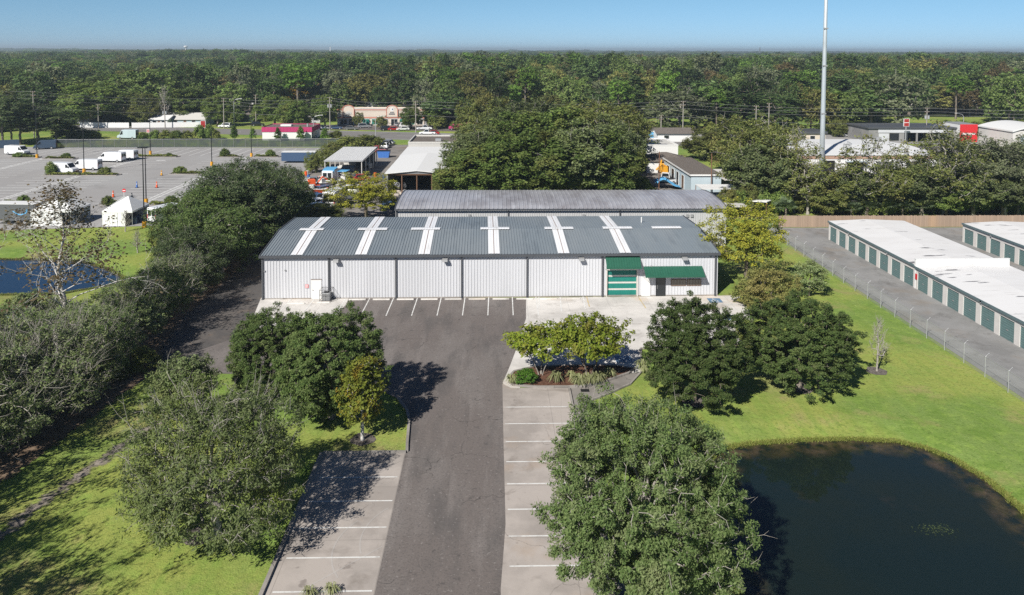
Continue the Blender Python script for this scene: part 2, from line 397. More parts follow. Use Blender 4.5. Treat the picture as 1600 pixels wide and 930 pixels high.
    MT['lf_mid'] = leaf_mat('leaf_mid', (.058, .098, .022), (.125, .165, .044), (.150, .155, .045), .2, objvar=.35, k=1.6)
    MT['lf_mid2'] = leaf_mat('leaf_mid_grey', (.070, .095, .035), (.130, .150, .070), (.120, .150, .040), .25, objvar=.3, k=1.45)
    MT['lf_midlight'] = leaf_mat('leaf_mid_light', (.105, .135, .034), (.200, .215, .068), (.200, .165, .06), .2, k=1.2)
    MT['lf_f1'] = leaf_mat('leaf_forest_dark', (.040, .074, .024), (.085, .120, .042), (.075, .115, .030), .12, objvar=.5, k=1.45)
    MT['lf_f2'] = leaf_mat('leaf_forest_mid', (.072, .110, .030), (.135, .170, .055), (.10, .16, .03), .12, objvar=.5, k=1.35)
    MT['lf_f3'] = leaf_mat('leaf_forest_olive', (.140, .150, .042), (.215, .205, .070), None, objvar=.4, k=1.2)
    MT['lf_f4'] = leaf_mat('leaf_forest_brown', (.150, .115, .050), (.200, .155, .072), None, objvar=.25, k=1.1)
    MT['lf_f5'] = leaf_mat('leaf_forest_bright', (.070, .140, .022), (.135, .210, .042), None, objvar=.4, k=1.2)
    MT['lf_f6'] = leaf_mat('leaf_forest_moss', (.100, .125, .060), (.170, .185, .105), None, objvar=.4, k=1.25)
    MT['lf_gold'] = leaf_mat('leaf_gold', (.330, .220, .030), (.42, .27, .04), None, objvar=.1)
    MT['lf_hedge'] = leaf_mat('leaf_hedge', (.090, .120, .030), (.170, .175, .050), None, k=1.5)
    MT['lf_shrub'] = leaf_mat('leaf_shrub', (.060, .150, .018), (.105, .21, .03), None)
    MT['lf_bank'] = leaf_mat('leaf_bank_grass', (.16, .23, .035), (.30, .29, .09), None)
    MT['lf_lily'] = leaf_mat('leaf_lily', (.28, .32, .13), (.44, .45, .25), None)
    MT['lf_palm'] = leaf_mat('leaf_palm', (.110, .160, .085), (.185, .230, .135), None, rough=.4, spec=.3)
    # chain link, screen
    def mesh_mat(name, color, op):
        m = Mat(name, color, .5, .4)
        t = m.N.new('ShaderNodeBsdfTransparent'); ms = m.N.new('ShaderNodeMixShader')
        w = m.ramp(m.noise(.6, detail=3), .3, .7); k = m.N.new('ShaderNodeMapRange'); k.inputs['To Min'].default_value = op*.8; k.inputs['To Max'].default_value = op*1.2
        m.L.new(w, k.inputs['Value']); m.L.new(k.outputs[0], ms.inputs[0])
        m.L.new(t.outputs[0], ms.inputs[1]); m.L.new(m.b.outputs[0], ms.inputs[2]); m.L.new(ms.outputs[0], m.N['Material Output'].inputs['Surface'])
        return m.m
    sm = Mat('pond_shallows', (.105, .085, .040), .25, .4); sm.layer((.16, .115, .075), .5, .45, .65, .9, detail=6); sm.layer((.05, .06, .015), .9, .5, .65, .9, detail=5, off=(2, 2, 0))
    t = sm.N.new('ShaderNodeBsdfTransparent'); ms = sm.N.new('ShaderNodeMixShader'); at_ = sm.N.new('ShaderNodeAttribute'); at_.attribute_name = 'cover'
    nn = sm.mul(sm.ramp(sm.noise(.8, detail=6), .38, .62), at_.outputs['Fac']); sm.L.new(nn, ms.inputs[0]); sm.L.new(t.outputs[0], ms.inputs[1]); sm.L.new(sm.b.outputs[0], ms.inputs[2]); sm.L.new(ms.outputs[0], sm.N['Material Output'].inputs['Surface']); MT['shallows'] = sm.m
    def soft(name, c0, layers):
        sm = Mat(name, c0, .95, .1)
        for l in layers: sm.layer(*l, detail=6)
        t = sm.N.new('ShaderNodeBsdfTransparent'); ms = sm.N.new('ShaderNodeMixShader'); at_ = sm.N.new('ShaderNodeAttribute'); at_.attribute_name = 'cover'
        ad = sm.N.new('ShaderNodeMath'); ad.operation = 'ADD'; sm.L.new(sm.noise(1.3, detail=7), ad.inputs[0]); sm.L.new(at_.outputs['Fac'], ad.inputs[1])
        sm.L.new(sm.ramp(ad.outputs[0], .92, 1.10), ms.inputs[0]); sm.L.new(t.outputs[0], ms.inputs[1]); sm.L.new(sm.b.outputs[0], ms.inputs[2]); sm.L.new(ms.outputs[0], sm.N['Material Output'].inputs['Surface']); return sm.m
    MT['track'] = soft('worn_soil', (.30, .26, .22), [((.20, .17, .14), .8, .42, .62, .9), ((.42, .38, .33), 2.0, .55, .7, .7)])
    MT['verge'] = soft('leaf_litter', (.25, .18, .125), [((.13, .095, .065), .9, .42, .62, .9), ((.36, .28, .21), 2.2, .55, .7, .7)])
    MT['chain'] = mesh_mat('chain_link', (.50, .52, .54), .22)
    MT['screen'] = mesh_mat('privacy_screen', (.052, .062, .064), .82)
mats()

# ------------------------------------------------------------------ ground with the two pond basins
POND = [(13.6,47),(14.6,51.2),(16.2,53.5),(18.5,54.2),(22.7,54.7),(26.6,54.8),(29.7,54.4),(31.4,53.5),(32.6,51.6),(33.3,49.1),(33.3,46),(33,42),(32,34),(28,28),(18,28),(13.4,33),(12.7,40)]
POND2 = [(-69,105.2),(-62,104.9),(-55.4,103.9),(-50,100),(-46.5,96.5),(-45.4,93.7),(-50.3,90),(-57.3,89.4),(-75,89),(-95,92),(-95,106)]
def poly_sd(X, Y, poly):
    p = np.array(poly, float); n = len(p); d = np.full(X.shape, 1e9); ins = np.zeros(X.shape, bool)
    for i in range(n):
        a = p[i]; b = p[(i+1) % n]; e = b-a
        t = np.clip(((X-a[0])*e[0]+(Y-a[1])*e[1])/(e@e), 0, 1)
        d = np.minimum(d, np.hypot(X-a[0]-t*e[0], Y-a[1]-t*e[1]))
        c = ((a[1] > Y) != (b[1] > Y)) & (X < (b[0]-a[0])*(Y-a[1])/((b[1]-a[1]) or 1e-9)+a[0]); ins ^= c
    return np.where(ins, -d, d)
def build_ground():
    x0, x1, y0, y1 = -140.0, 140.0, 22.0, 262.0
    xs = np.linspace(x0, x1, 401); ys = np.linspace(y0, y1, 343)
    X, Y = np.meshgrid(xs, ys)
    Z = np.zeros_like(X)
    for pl, bank in ((POND, 3.0), (POND2, 3.0)):
        s = poly_sd(X, Y, pl)+.22*np.sin(X*1.7+Y*.9)*np.sin(Y*1.3-X*.4)
        zi = -.28+np.maximum(s, -2.5)*.35
        t = np.clip(s/bank, 0, 1); zo = -.28*(1-t*t*(3-2*t))
        Z = np.where(s < 0, zi, np.minimum(Z, zo))
    nx, ny = len(xs), len(ys)
    V = np.stack([X, Y, Z], -1).reshape(-1, 3)
    i = (np.arange(ny-1)[:, None]*nx+np.arange(nx-1)[None, :]).reshape(-1)
    F = np.stack([i, i+1, i+nx+1, i+nx], -1)
    B = 9000.0
    sk = np.array([(x0,y0,0),(x1,y0,0),(x1,y1,0),(x0,y1,0),(-B,-B,0),(B,-B,0),(B,B,0),(-B,B,0)], float)
    o = len(V); V = np.concatenate([V, sk])
    F = np.concatenate([F, np.array([(o+4,o+5,o+1,o),(o+5,o+6,o+2,o+1),(o+6,o+7,o+3,o+2),(o+7,o+4,o,o+3)])])
    me = quads_mesh('ground', V, F, [MT['grass']], smooth=True)
    link('ground', me, kind='structure')
def quads_mesh(name, V, F, mats_, smooth=False, mi=None):
    me = bpy.data.meshes.new(name); nv, nf = len(V), len(F)
    me.vertices.add(nv); me.vertices.foreach_set('co', np.ascontiguousarray(V, np.float32).ravel())
    k = F.shape[1]
    me.loops.add(nf*k); me.loops.foreach_set('vertex_index', np.ascontiguousarray(F, np.int32).ravel())
    me.polygons.add(nf); me.polygons.foreach_set('loop_start', np.arange(0, nf*k, k, dtype=np.int32))
    for m in mats_: me.materials.append(m)
    if mi is not None: me.polygons.foreach_set('material_index', np.asarray(mi, np.int32))
    if smooth: me.polygons.foreach_set('use_smooth', np.ones(nf, bool))
    me.update(calc_edges=True); return me
build_ground()

def sheet(name, poly, z, m, kind='structure'):
    return MB().sheet(poly, z).build(name, m, kind=kind)
def gp(*pts): return [G(*p) for p in pts]
sheet('pond_water', [(10,26),(36,26),(36,56.5),(10,56.5)], -.28, MT['water'])
sheet('pond_water', [(-100,86),(-42,86),(-42,108),(-100,108)], -.28, MT['water_blue'])
def shallows(poly, wdt, z):
    n = len(poly); c = np.mean(poly, 0); V = []; A = []; m_ = 12*n
    for k in range(m_):
        i = k//12; f = (k % 12)/12; p = np.array(poly[i])*(1-f)+np.array(poly[(i+1) % n])*f; d = c-p; d = d/np.linalg.norm(d); p = p-d*.5
        for q, a in ((0, 1.0), (.35, .9), (1.0, 0.0)): V.append((*(p+d*(q*wdt+.5)*(1 if q else 0)), z)); A.append(a)
    F = [(k*3+j, ((k+1) % m_)*3+j, ((k+1) % m_)*3+j+1, k*3+j+1) for k in range(m_) for j in range(2)]
    me = quads_mesh('pond_shallows', np.array(V), np.array(F), [MT['shallows']])
    a = me.attributes.new('cover', 'FLOAT', 'POINT'); a.data.foreach_set('value', np.array(A, np.float32)); link('pond_shallows', me, kind='structure')
shallows(POND, 2.6, -.274); shallows(POND2, 1.2, -.274)
# wooded ground far behind
sheet('forest_floor', [(-1500,330),(1500,330),(1500,4500),(-1500,4500)], .03, MT['forest_floor'])

# asphalt drive and forecourt, concrete bays
ASPH = [(-6.15,20),(.42,20),(.45,39)]+gp((790,820),(789,780),(787,700),(785,600),(797,572),(806,548),(815,520),(822,498),(822,466))+[(-26.3,87.0),(-26.2,86),(-24.5,80),(-25.2,75),(-28.6,70.5),(-29.6,66.8),(-23,66.4),(-15,66),(-10.5,64),(-7.6,61.2),(-6.5,58.5),(-6.15,53.4)]
sheet('driveway', ASPH, .03, MT['asphalt'])
sheet('parking_bays', [(-11.95,20),(-6.15,20),(-6.15,52.75),(-11.95,52.75)], .032, MT['concrete_bay'])
right_edge = [(.42,20),(.45,39)]+gp((790,820),(789,780),(787,700),(785,600))
sheet('parking_bays', right_edge+[(1.5,63.2),(6.35,63.0),(6.35,20)], .034, MT['concrete_bay'])
sheet('concrete_apron', gp((785,600),(797,572),(806,548),(815,520),(822,498),(822,466))+[(30.6,87.3),(30.0,84.0),(27.4,79),(25.6,72.6),(14.0,71.5),(13.2,66.2),(11.5,65.8),(1.6,65.6),(1.1,64.6)], .034, MT['concrete'])
sheet('concrete_apron', [(.85,62.6),(2.3,62.6),(2.3,66.3),(.95,66.3)], .029, MT['concrete'])
sheet('concrete_swale', [(6.35,63.0),(9.2,64.0),(12.0,65.9),(13.1,66.1),(11.7,63.7),(9.6,61.9),(7.6,60.4),(7.2,55),(7.0,20),(6.35,20)], .030, MT['concrete_old'])
sheet('concrete_patch', gp((408,466),(545,466),(541,476),(520,500),(470,515),(430,520),(395,512),(398,490)), .036, MT['concrete'])
sheet('dirt_lane', [(-30.5,118),(-26.6,110),(-26.4,87.4),(-24.4,80),(-25.2,75),(-28.6,70.5),(-29.6,67),(-31.2,60),(-32.6,50),(-34,36),(-37.5,36),(-36.2,52),(-35,64),(-34.4,76),(-34,91),(-35,110)], .02, MT['lane'])
def soft_strip(name, path, hw, z, m_, k=14, cov=1.0):
    pts = []
    for i in range(len(path)-1):
        for j in range(k): f = j/k; pts.append((path[i][0]*(1-f)+path[i+1][0]*f, path[i][1]*(1-f)+path[i+1][1]*f, path[i][2]*(1-f)+path[i+1][2]*f if len(path[i]) > 2 else hw))
    V = []; A = []
    for i, p in enumerate(pts):
        a = Vector(pts[max(i-1, 0)][:2]); b = Vector(pts[min(i+1, len(pts)-1)][:2]); d = (b-a).normalized(); nn = Vector((-d.y, d.x))
        e = min(1, i/6, (len(pts)-1-i)/6)
        for s in (-1, -.5, 0, .5, 1): q = Vector(p[:2])+nn*s*p[2]; V.append((q.x, q.y, z)); A.append(max(0, (1-abs(s)**1.5)*e*cov))
    F = [(i*5+j, i*5+j+1, (i+1)*5+j+1, (i+1)*5+j) for i in range(len(pts)-1) for j in range(4)]
    me = quads_mesh(name, np.array(V), np.array(F), [MT[m_]]); a = me.attributes.new('cover', 'FLOAT', 'POINT'); a.data.foreach_set('value', np.array(A, np.float32)); link(name, me, kind='structure')
soft_strip('dirt_verge', [(-36.6,30),(-34.6,44),(-33.0,55),(-32.0,63),(-31.5,68),(-33.2,73),(-34.4,80),(-34.5,92),(-35,112)], 2.6, .026, 'verge')
soft_strip('worn_track', [(-23.5,62),(-25.2,58.5),(-26.3,55),(-27.4,51),(-28.2,47.5),(-28.9,43),(-29.8,36),(-30.5,30)], 1.25, .014, 'track', cov=.62)
sheet('storage_pavement', [(43.6,20),(120,20),(120,121.3),(43.6,121.3)], .02, MT['storage_pave'])
sheet('parking_lot', [(-175,121),(-77,120.6),(-72,121.4),(-54.8,123.6),(-47,127),(-44.5,150),(-44,223.2),(-126,223.2),(-175,232)], .02, MT['lot'])
sheet('yard_pavement', [(-43,130),(-8,130),(-7,214),(-24,230),(-31,230),(-43,196)], .02, MT['concrete_old'])
sheet('yard_pavement', [(33.5,128),(46,128),(47,205),(34,205)], .02, MT['concrete_old'])
# road beyond
def roady(x): return 250.9-(x+14.9)*.213
RD = lambda x: roady(x)
sheet('road', [(x, RD(x)-8.5) for x in (-330,-135,0,150,330)]+[(x, RD(x)+8.5) for x in (330,150,0,-135,-330)], .03, MT['road'])
sheet('road_shoulder', [(x, RD(x)-11) for x in (-40,-8)]+[(x, RD(x)-8.5) for x in (-8,-40)], .028, MT['storage_pave'])
sheet('road_shoulder', [(x, RD(x)+8.5) for x in (-72,20)]+[(x, RD(x)+11) for x in (20,-72)], .028, MT['storage_pave'])
sheet('shop_parking', [(-76,276),(-10,268),(-8,291.5),(-76,291.5)], .03, MT['asphalt'])
sheet('shop_parking', [(66,250),(170,222),(172,246),(126,262),(66,268)], .03, MT['lot'])
sheet('shop_parking', [(62,140),(112,140),(112,205),(62,205)], .02, MT['lot'])
mk = MB()
for x in range(-200, 200, 12): mk.sheet([(x, RD(x)-.1), (x+5, RD(x+5)-.1), (x+5, RD(x+5)+.1), (x, RD(x)+.1)], .04)
mk.build('road_markings', MT['paint'], kind='structure')

# ------------------------------------------------------------------ painted lines
def line(mb, a, b, w, z):
    a = Vector(a); b = Vector(b); d = (b-a).normalized(); n = Vector((-d.y, d.x))*w/2
    mb.sheet([tuple(a+n), tuple(b+n), tuple(b-n), tuple(a-n)], z)
m = MB()
for py in (637,663,691,722.5,757,797,839,886):
    y = G(786, py)[1]; line(m, (.95, y), (6.0, y), .11, .040)
line(m, (.9, 38.1), (6.0, 38.1), .11, .040)
y = 49.78
while y > 30:
    line(m, (-11.5, y), (-6.3, y), .11, .038); y -= 2.7
for i in range(10):
    x = -16.8+2.72*i
    if i == 9: line(m, (G(875,464)[0], 86.9), (G(878,490)[0], 82), .11, .042); break
    line(m, (x, 86.95), (x-.05, 80.9), .11, .042 if i < 8 else .0425)
for px in (458, 494): line(m, (G(px,464)[0], 86.7), (G(px,464)[0]-.1, 82.5), .11, .046)
line(m, G(842,464), G(842.5,481), .11, .042); line(m, G(911,464), G(914.5,484), .11, .042)
for a, b in (((927,500),(953,499)),((931,506),(957,505)),((951,499),(967,549)),((968,545),(984,570)),((927,500),(938,514))): line(m, G(*a), G(*b), .14, .042)
for a, b in (((1130,476),(1163,477)),((1138,484),(1172,486)),((1140,492),(1176,495)),((1128,470),(1176,482))): line(m, G(*a), G(*b), .14, .042)
m.build('parking_markings', MT['paint'], kind='structure')
m = MB()
for a, b in (((916.5,464),(921,480)),((997,464),(1009,482))): line(m, G(*a), G(*b), .12, .042)
m.build('loading_markings', MT['paint_yellow'], kind='structure')
m = MB()                         # old tyre marks in the left bays
def arc(cx, cy, r, a0, a1, w):
    n = 22
    for i in range(n):
        t0 = a0+(a1-a0)*i/n; t1 = a0+(a1-a0)*(i+1)/n
        m.sheet([(cx+r*math.cos(t0), cy+r*math.sin(t0)), (cx+r*math.cos(t1), cy+r*math.sin(t1)), (cx+(r+w)*math.cos(t1), cy+(r+w)*math.sin(t1)), (cx+(r+w)*math.cos(t0), cy+(r+w)*math.sin(t0))], .0365)
arc(-4.9, 42.4, 4.1, R(140), R(215), .10); arc(-3.5, 43.4, 4.1, R(135), R(200), .09); line(m, (-9.8, 39.3), (-6.3, 42.6), .09, .0367)
m.build('tyre_marks', MT['scuff'], kind='structure')
# accessible bay symbol: blue square with a white wheelchair figure
def access_mark(cx, cy):
    m = MB(); m.sheet([(cx-.75,cy-.75),(cx+.75,cy-.75),(cx+.75,cy+.75),(cx-.75,cy+.75)], .044)
    m.mi = 1
    for i in range(20):
        t0 = R(120)+R(270)*i/20; t1 = R(120)+R(270)*(i+1)/20
        c = (cx-.05, cy-.2)
        m.sheet([(c[0]+.3*math.cos(t0),c[1]+.3*math.sin(t0)),(c[0]+.3*math.cos(t1),c[1]+.3*math.sin(t1)),(c[0]+.38*math.cos(t1),c[1]+.38*math.sin(t1)),(c[0]+.38*math.cos(t0),c[1]+.38*math.sin(t0))], .0475)
    for a, b in (((-.12,.32),(-.08,-.05)),((-.08,-.05),(.22,-.05)),((.22,-.05),(.36,-.45)),((-.1,.18),(.2,.18))): line(m, (cx+a[0],cy+a[1]), (cx+b[0],cy+b[1]), .09, .048)
    m.sheet([(cx-.12+.1*math.cos(t*.785),cy+.47+.1*math.sin(t*.785)) for t in range(8)], .0485)
    o = m.build('accessible_parking_symbol', [MT['paint_blue'], MT['paint']], kind='structure')
for p in ((1117,470),(1141,497),(974,562)): access_mark(*G(*p))
# parking-lot stripes on the far left
m = MB(); w_ = MB()
for x0, xl, xr, ya, yb in ((-116.5,-126,-107,150,200),(-92.6,-101.2,-83.2,146,178),(-91.8,-101,-82.5,186,203),(-64.8,-73.8,-55.8,142,172),(-64.8,-73.8,-55.8,180,203)):
    y = ya
    while y < yb:
        line(m, (xl, y), (x0-.8, y), .23, .026); line(m, (x0+.8, y), (xr, y), .23, .026)
        y += 3.0
    line(w_, (x0-.55, ya-1), (x0-.55, yb+1), .28, .027); line(w_, (x0+.55, ya-1), (x0+.55, yb+1), .28, .027)
    y = ya
    while y < yb: line(w_, (x0-.5, y), (x0+.5, y+.9), .32, .029); y += 1.5
for i in range(26):
    x = -124+i*3.05
    if not -99 < x < -94: line(m, (x, 206), (x+.6, 220.5), .2, .026)
for (x, y) in ((-71,206),(-62,206),(-76,141),(-86,197)): line(m, (x, y), (x+2.2, y+.3), .9, .026)
m.build('lot_markings', MT['paint'], kind='structure'); w_.build('lot_walkway_markings', MT['paint'], kind='structure')

# ------------------------------------------------------------------ kerbs
def kerb(pts, w=.16, h=.15, z=.02):
    m = MB(); n = len(pts); L_ = []; R_ = []
    for i in range(n):
        a = Vector(pts[max(i-1,0)]); b = Vector(pts[min(i+1,n-1)]); d = (b-a).normalized(); nn = Vector((-d.y,d.x))*w/2; p = Vector(pts[i]); L_.append(p+nn); R_.append(p-nn)
    for i in range(n-1):
        q = [L_[i], R_[i], R_[i+1], L_[i+1]]
        vs = [(p.x,p.y,z) for p in q]+[(p.x,p.y,z+h) for p in q]
        m.add(vs, [(0,1,2,3)[::-1] if False else (3,2,1,0),(4,5,6,7),(0,1,5,4),(1,2,6,5),(2,3,7,6),(3,0,4,7)])
    return m.build('kerb', MT['kerb'], kind='structure')
kerb([(-12.02,20),(-12.02,52.75)], .22, .16)
kerb([(-11.9,52.84),(-6.1,52.84)], .2, .16)
kerb([(-6.05,52.95),(-6.15,54),(-6.4,57.6),(-6.75,59.2),(-7.7,61.2)], .2, .16)
kerb([(6.42,62.9),(6.36,57),(6.3,50),(6.3,20)], .17, .15)
ISL = [(1.75,63.55),(3.8,63.15),(6.4,63.12),(8.0,63.45),(9.8,64.3),(11.9,65.75),(12.6,66.7),(11,67.4),(7,67.5),(3.6,67.2),(1.9,66.3),(1.45,65.2),(1.45,64.2)]
sheet('mulch_bed', ISL, .15, MT['mulch']); kerb(ISL+[ISL[0]], .2, .17)
kerb([(7.75,60.5),(9.7,61.95),(11.75,63.7),(13.2,66.2),(14.1,71.4)], .16, .13)
kerb([(14.1,71.4),(25.6,72.6),(27.4,79),(30.1,84),(30.7,87.2)], .16, .13)
# ground beds round trunks
def bed(x, y, r, m='mulch_grey'):
    rr = random.Random(int(x*10)); sheet('mulch_bed', [(x+r*(1+.15*rr.uniform(-1,1))*math.cos(t*.524), y+r*(1+.15*rr.uniform(-1,1))*math.sin(t*.524)) for t in range(12)], .024, MT[m])

# ------------------------------------------------------------------ the main warehouse
WX0, WX1, WY, WYR, WYB = -26.25, 26.1, 86.95, 95.0, 103.0
EAVE, RIDGE, BACKZ = 5.05, 6.05, 5.80
wh = empty('warehouse', 'long white ribbed metal warehouse with slate grey roof and green awnings on the forecourt', 'warehouse', (0, WY, 0), R(.72))
def loc(px, py):            # photo point on the front wall -> local x, z
    x, z = Wl(px, py, WY); return x, z
m = MB(); L = WX1-WX0
for a, b in ((WX0, loc(949,440)[0]), (loc(995.5,440)[0], WX1)):
    m.ribbed((a,0,0), (1,0,0), (0,0,EAVE), (0,-1,0), b-a, .34, .10, .055)
gx0, gx1 = loc(949,440)[0], loc(995.5,440)[0]; gz = 3.12
m.ribbed((gx0,0,gz), (1,0,0), (0,0,EAVE-gz), (0,-1,0), gx1-gx0, .34, .10, .055)
D1 = WYR-WY; D2 = WYB-WY
m.ribbed((WX0,D2,0), (0,-1,0), (0,0,EAVE), (-1,0,0), D2, .34, .10, .055)
m.add([(WX0,D2,EAVE),(WX0,0,EAVE),(WX0,D1,RIDGE),(WX0,D2,BACKZ)], [(0,1,2,3)])
m.ribbed((WX1,0,0), (0,1,0), (0,0,EAVE), (1,0,0), D2, .34, .10, .055)
m.add([(WX1,0,EAVE),(WX1,D2,EAVE),(WX1,D2,BACKZ),(WX1,D1,RIDGE)], [(0,1,2,3)])
m.add([(WX1,D2,0),(WX0,D2,0),(WX0,D2,BACKZ),(WX1,D2,BACKZ)], [(0,1,2,3)])
m.build('wall', MT['wall'], wh)
m = MB(); MB.box(m, WX0-.05, WX1+.05, -.06, .0, 0.0, .14); m.build('base_sill', MT['kerb'], wh)
m = MB(); up = Vector((0, D1+.25, RIDGE-EAVE)); nv = Vector((0,-(RIDGE-EAVE),D1)).normalized()
rz0 = EAVE+.06
m.ribbed((WX0-.12,-.25,rz0), (1,0,0), up, nv, L+.24, .33, .10, .06)
dn = Vector((0, D2-D1+.2, BACKZ-RIDGE)); m.ribbed((WX0-.12,D1,rz0+RIDGE-EAVE), (1,0,0), dn, Vector((0,RIDGE-BACKZ,D2-D1)).normalized(), L+.24, .33, .10, .06)
m.add([(WX0-.12,-.25,rz0-.04),(WX1+.12,-.25,rz0-.04),(WX1+.12,D1,rz0+.94),(WX0-.12,D1,rz0+.94)], [(0,3,2,1)])
m.build('roof', MT['roof'], wh)
def roofz(yl): return rz0+(yl+.25)/(D1+.25)*(RIDGE-EAVE) if yl <= D1 else rz0+RIDGE-EAVE+(yl-D1)/(D2+.2-D1)*(BACKZ-RIDGE)
def roofpanel(m, x0, x1, y0, y1, off):      # corrugated translucent sheet lying on the roof slope
    u = Vector((0, y1-y0, roofz(y1)-roofz(y0))); nn = Vector((0,-u.z,u.y)).normalized()
    m.ribbed((x0, y0, roofz(y0)+off+.05), (1,0,0), u, nn, x1-x0, .33, .10, .018)
for px in (464,564,662.5,772,881,978):
    x = Wl(px, 397, WY-.2)[0]
    o = MB(); [roofpanel(o, a_, b_, c_, d_, .014) for c_, d_ in ((-.2, D1-.01), (D1+.01, D2+.15)) for a_, b_ in ((x-.66, x-.012), (x+.012, x+.66))]; sk_ = o.build('skylight', MT['skylight'], wh)
    o = MB(); u = roofz(D1)-roofz(-.2)
    o.add([(x-.03,-.22,roofz(-.22)+.085),(x+.03,-.22,roofz(-.22)+.085),(x+.03,D1,roofz(D1)+.09),(x-.03,D1,roofz(D1)+.09),(x+.03,D2+.18,roofz(D2+.18)+.085),(x-.03,D2+.18,roofz(D2+.18)+.085)], [(0,1,2,3),(3,2,4,5)])
    o.build('seam', MT['rust'], sk_)
for a, b in ((471,508),(561,607),(644,689),(752,797),(852,897),(943,989),(1020,1066)):
    x0 = Wl(a, 362, WYR)[0]; x1 = Wl(b, 362, WYR)[0]
    o = MB(); roofpanel(o, x0, x1, D1-.5, D1-.02, .075); roofpanel(o, x0, x1, D1+.02, D1+.5, .075); o.build('skylight', MT['skylight'], wh)
m = MB(); m.prof([(-.44,EAVE-.20),(-.25,EAVE-.24),(-.25,EAVE+.04),(-.30,EAVE+.08),(-.44,EAVE+.06)], 'x', WX0-.2, WX1+.2); m.build('gutter', MT['trim'], wh)
for x, s in ((WX0-.13,-1),(WX1+.13,1)):
    m = MB(); a, b = (x-.05, x+.05)
    m.add([(a,-.3,EAVE-.1),(b,-.3,EAVE-.1),(b,D1,RIDGE-.05),(a,D1,RIDGE-.05),(a,-.3,EAVE+.14),(b,-.3,EAVE+.14),(b,D1,RIDGE+.16),(a,D1,RIDGE+.16)], [(0,3,2,1),(4,5,6,7),(0,1,5,4),(1,2,6,5),(2,3,7,6),(3,0,4,7)])
    m.add([(a,D1,RIDGE-.05),(b,D1,RIDGE-.05),(b,D2+.2,BACKZ-.05),(a,D2+.2,BACKZ-.05),(a,D1,RIDGE+.16),(b,D1,RIDGE+.16),(b,D2+.2,BACKZ+.16),(a,D2+.2,BACKZ+.16)], [(0,3,2,1),(4,5,6,7),(0,1,5,4),(1,2,6,5),(2,3,7,6),(3,0,4,7)])
    m.build('rake_trim', MT['trim'], wh)
for px in (412,515,619,721.5,823.5,941.5,1118.5):
    x = loc(px, 430)[0]
    m = MB(); m.box(x-.085, x+.085, -.20, -.05, .12, EAVE-.2); m.box(x-.1, x+.1, -.34, -.05, .06, .16); m.build('downspout', MT['trim'], wh)
# small door at the left
x0 = loc(488.2,440)[0]; x1 = loc(502.2,440)[0]
m = MB(); m.box(x0-.07,x0,-.09,-.045,.04,2.2); m.box(x1,x1+.07,-.09,-.045,.04,2.2); m.box(x0-.07,x1+.07,-.09,-.045,2.2,2.28); fr = m.build('door_frame', MT['white'], wh)
m = MB(); m.box(x0,x1,-.075,-.05,.04,2.2); d = m.build('door', MT['white'], wh)
m = MB(); m.box(x0+.08,x0+.16,-.13,-.075,1.0,1.1); m.build('handle', MT['grey'], d)
m = MB(); m.box(x0-.1,x1+.1,-.12,-.09,2.27,2.32); m.build('drip_cap', MT['brown'], wh)
x = loc(480.5,444)[0]; m = MB(); m.box(x-.2,x+.2,-.07,-.05,1.3,1.72); sg = m.build('warning_plate', MT['signred'], wh)
m = MB()
for k in range(3): m.box(x-.14,x+.14-.04*k,-.076,-.07,1.60-.11*k,1.64-.11*k)
m.build('lettering', MT['white'], sg)
# roll-up door with teal panels
m = MB(); m.box(gx0-.14,gx0,-.12,.3,0,gz); m.box(gx1,gx1+.14,-.12,.3,0,gz); m.box(gx0-.14,gx1+.14,-.12,.3,gz,gz+.16); m.build('door_frame', MT['offwhite'], wh)
gd = None
np_ = 4; hh = gz/np_
m = MB(); m.box(gx0,gx1,.18,.22,0.0,gz); gd = m.build('roll_up_door', MT['offwhite'], wh)
for k in range(np_):
    m = MB(); m.ribbed((gx0+.03,.17,hh*k+.13), (0,0,1), (gx1-gx0-.06,0,0), (0,-1,0), hh-.20, .12, .04, .02); m.build('door_panel', MT['teal'], gd)
# awnings
def awning(xa, xb, zt, zb, dep, name='awning'):
    m = MB(); u = Vector((0,-dep,zb-zt)); n_ = Vector((0,-(zt-zb),dep)).normalized()
    n_ = Vector((0,-(zt-zb),dep)).normalized()
    m.ribbed((xa,-.05,zt), (1,0,0), u, n_, xb-xa, .30, .07, .035)
    m.add([(xa,-.05,zt-.04),(xb,-.05,zt-.04),(xb,-.05-dep,zb-.04),(xa,-.05-dep,zb-.04)], [(0,1,2,3)])
    aw = m.build(name, MT['green'], wh)
    m = MB(); m.box(xa-.03,xb+.03,-.10-dep,-.05-dep,zb-.16,zb+.02); m.build('fascia', MT['green'], aw)
    for x in (xa+.04, (xa+xb)/2, xb-.04):
        m = MB(); m.tube([(x,-.05,zb-.5),(x,-.05-dep*.95,zb-.1),(x,-.05,zb-.1)], .022); m.build('bracket', MT['grey'], aw)
xa, zt_ = loc(946,400.5); xb = loc(1000,400.5)[0]
awning(xa, xb, zt_, zt_-1.05, 1.15)
xa2, zt2 = loc(1006,417); xb2 = loc(1098,417)[0]
awning(xa2, xb2, zt2, zt2-.80, 1.25)
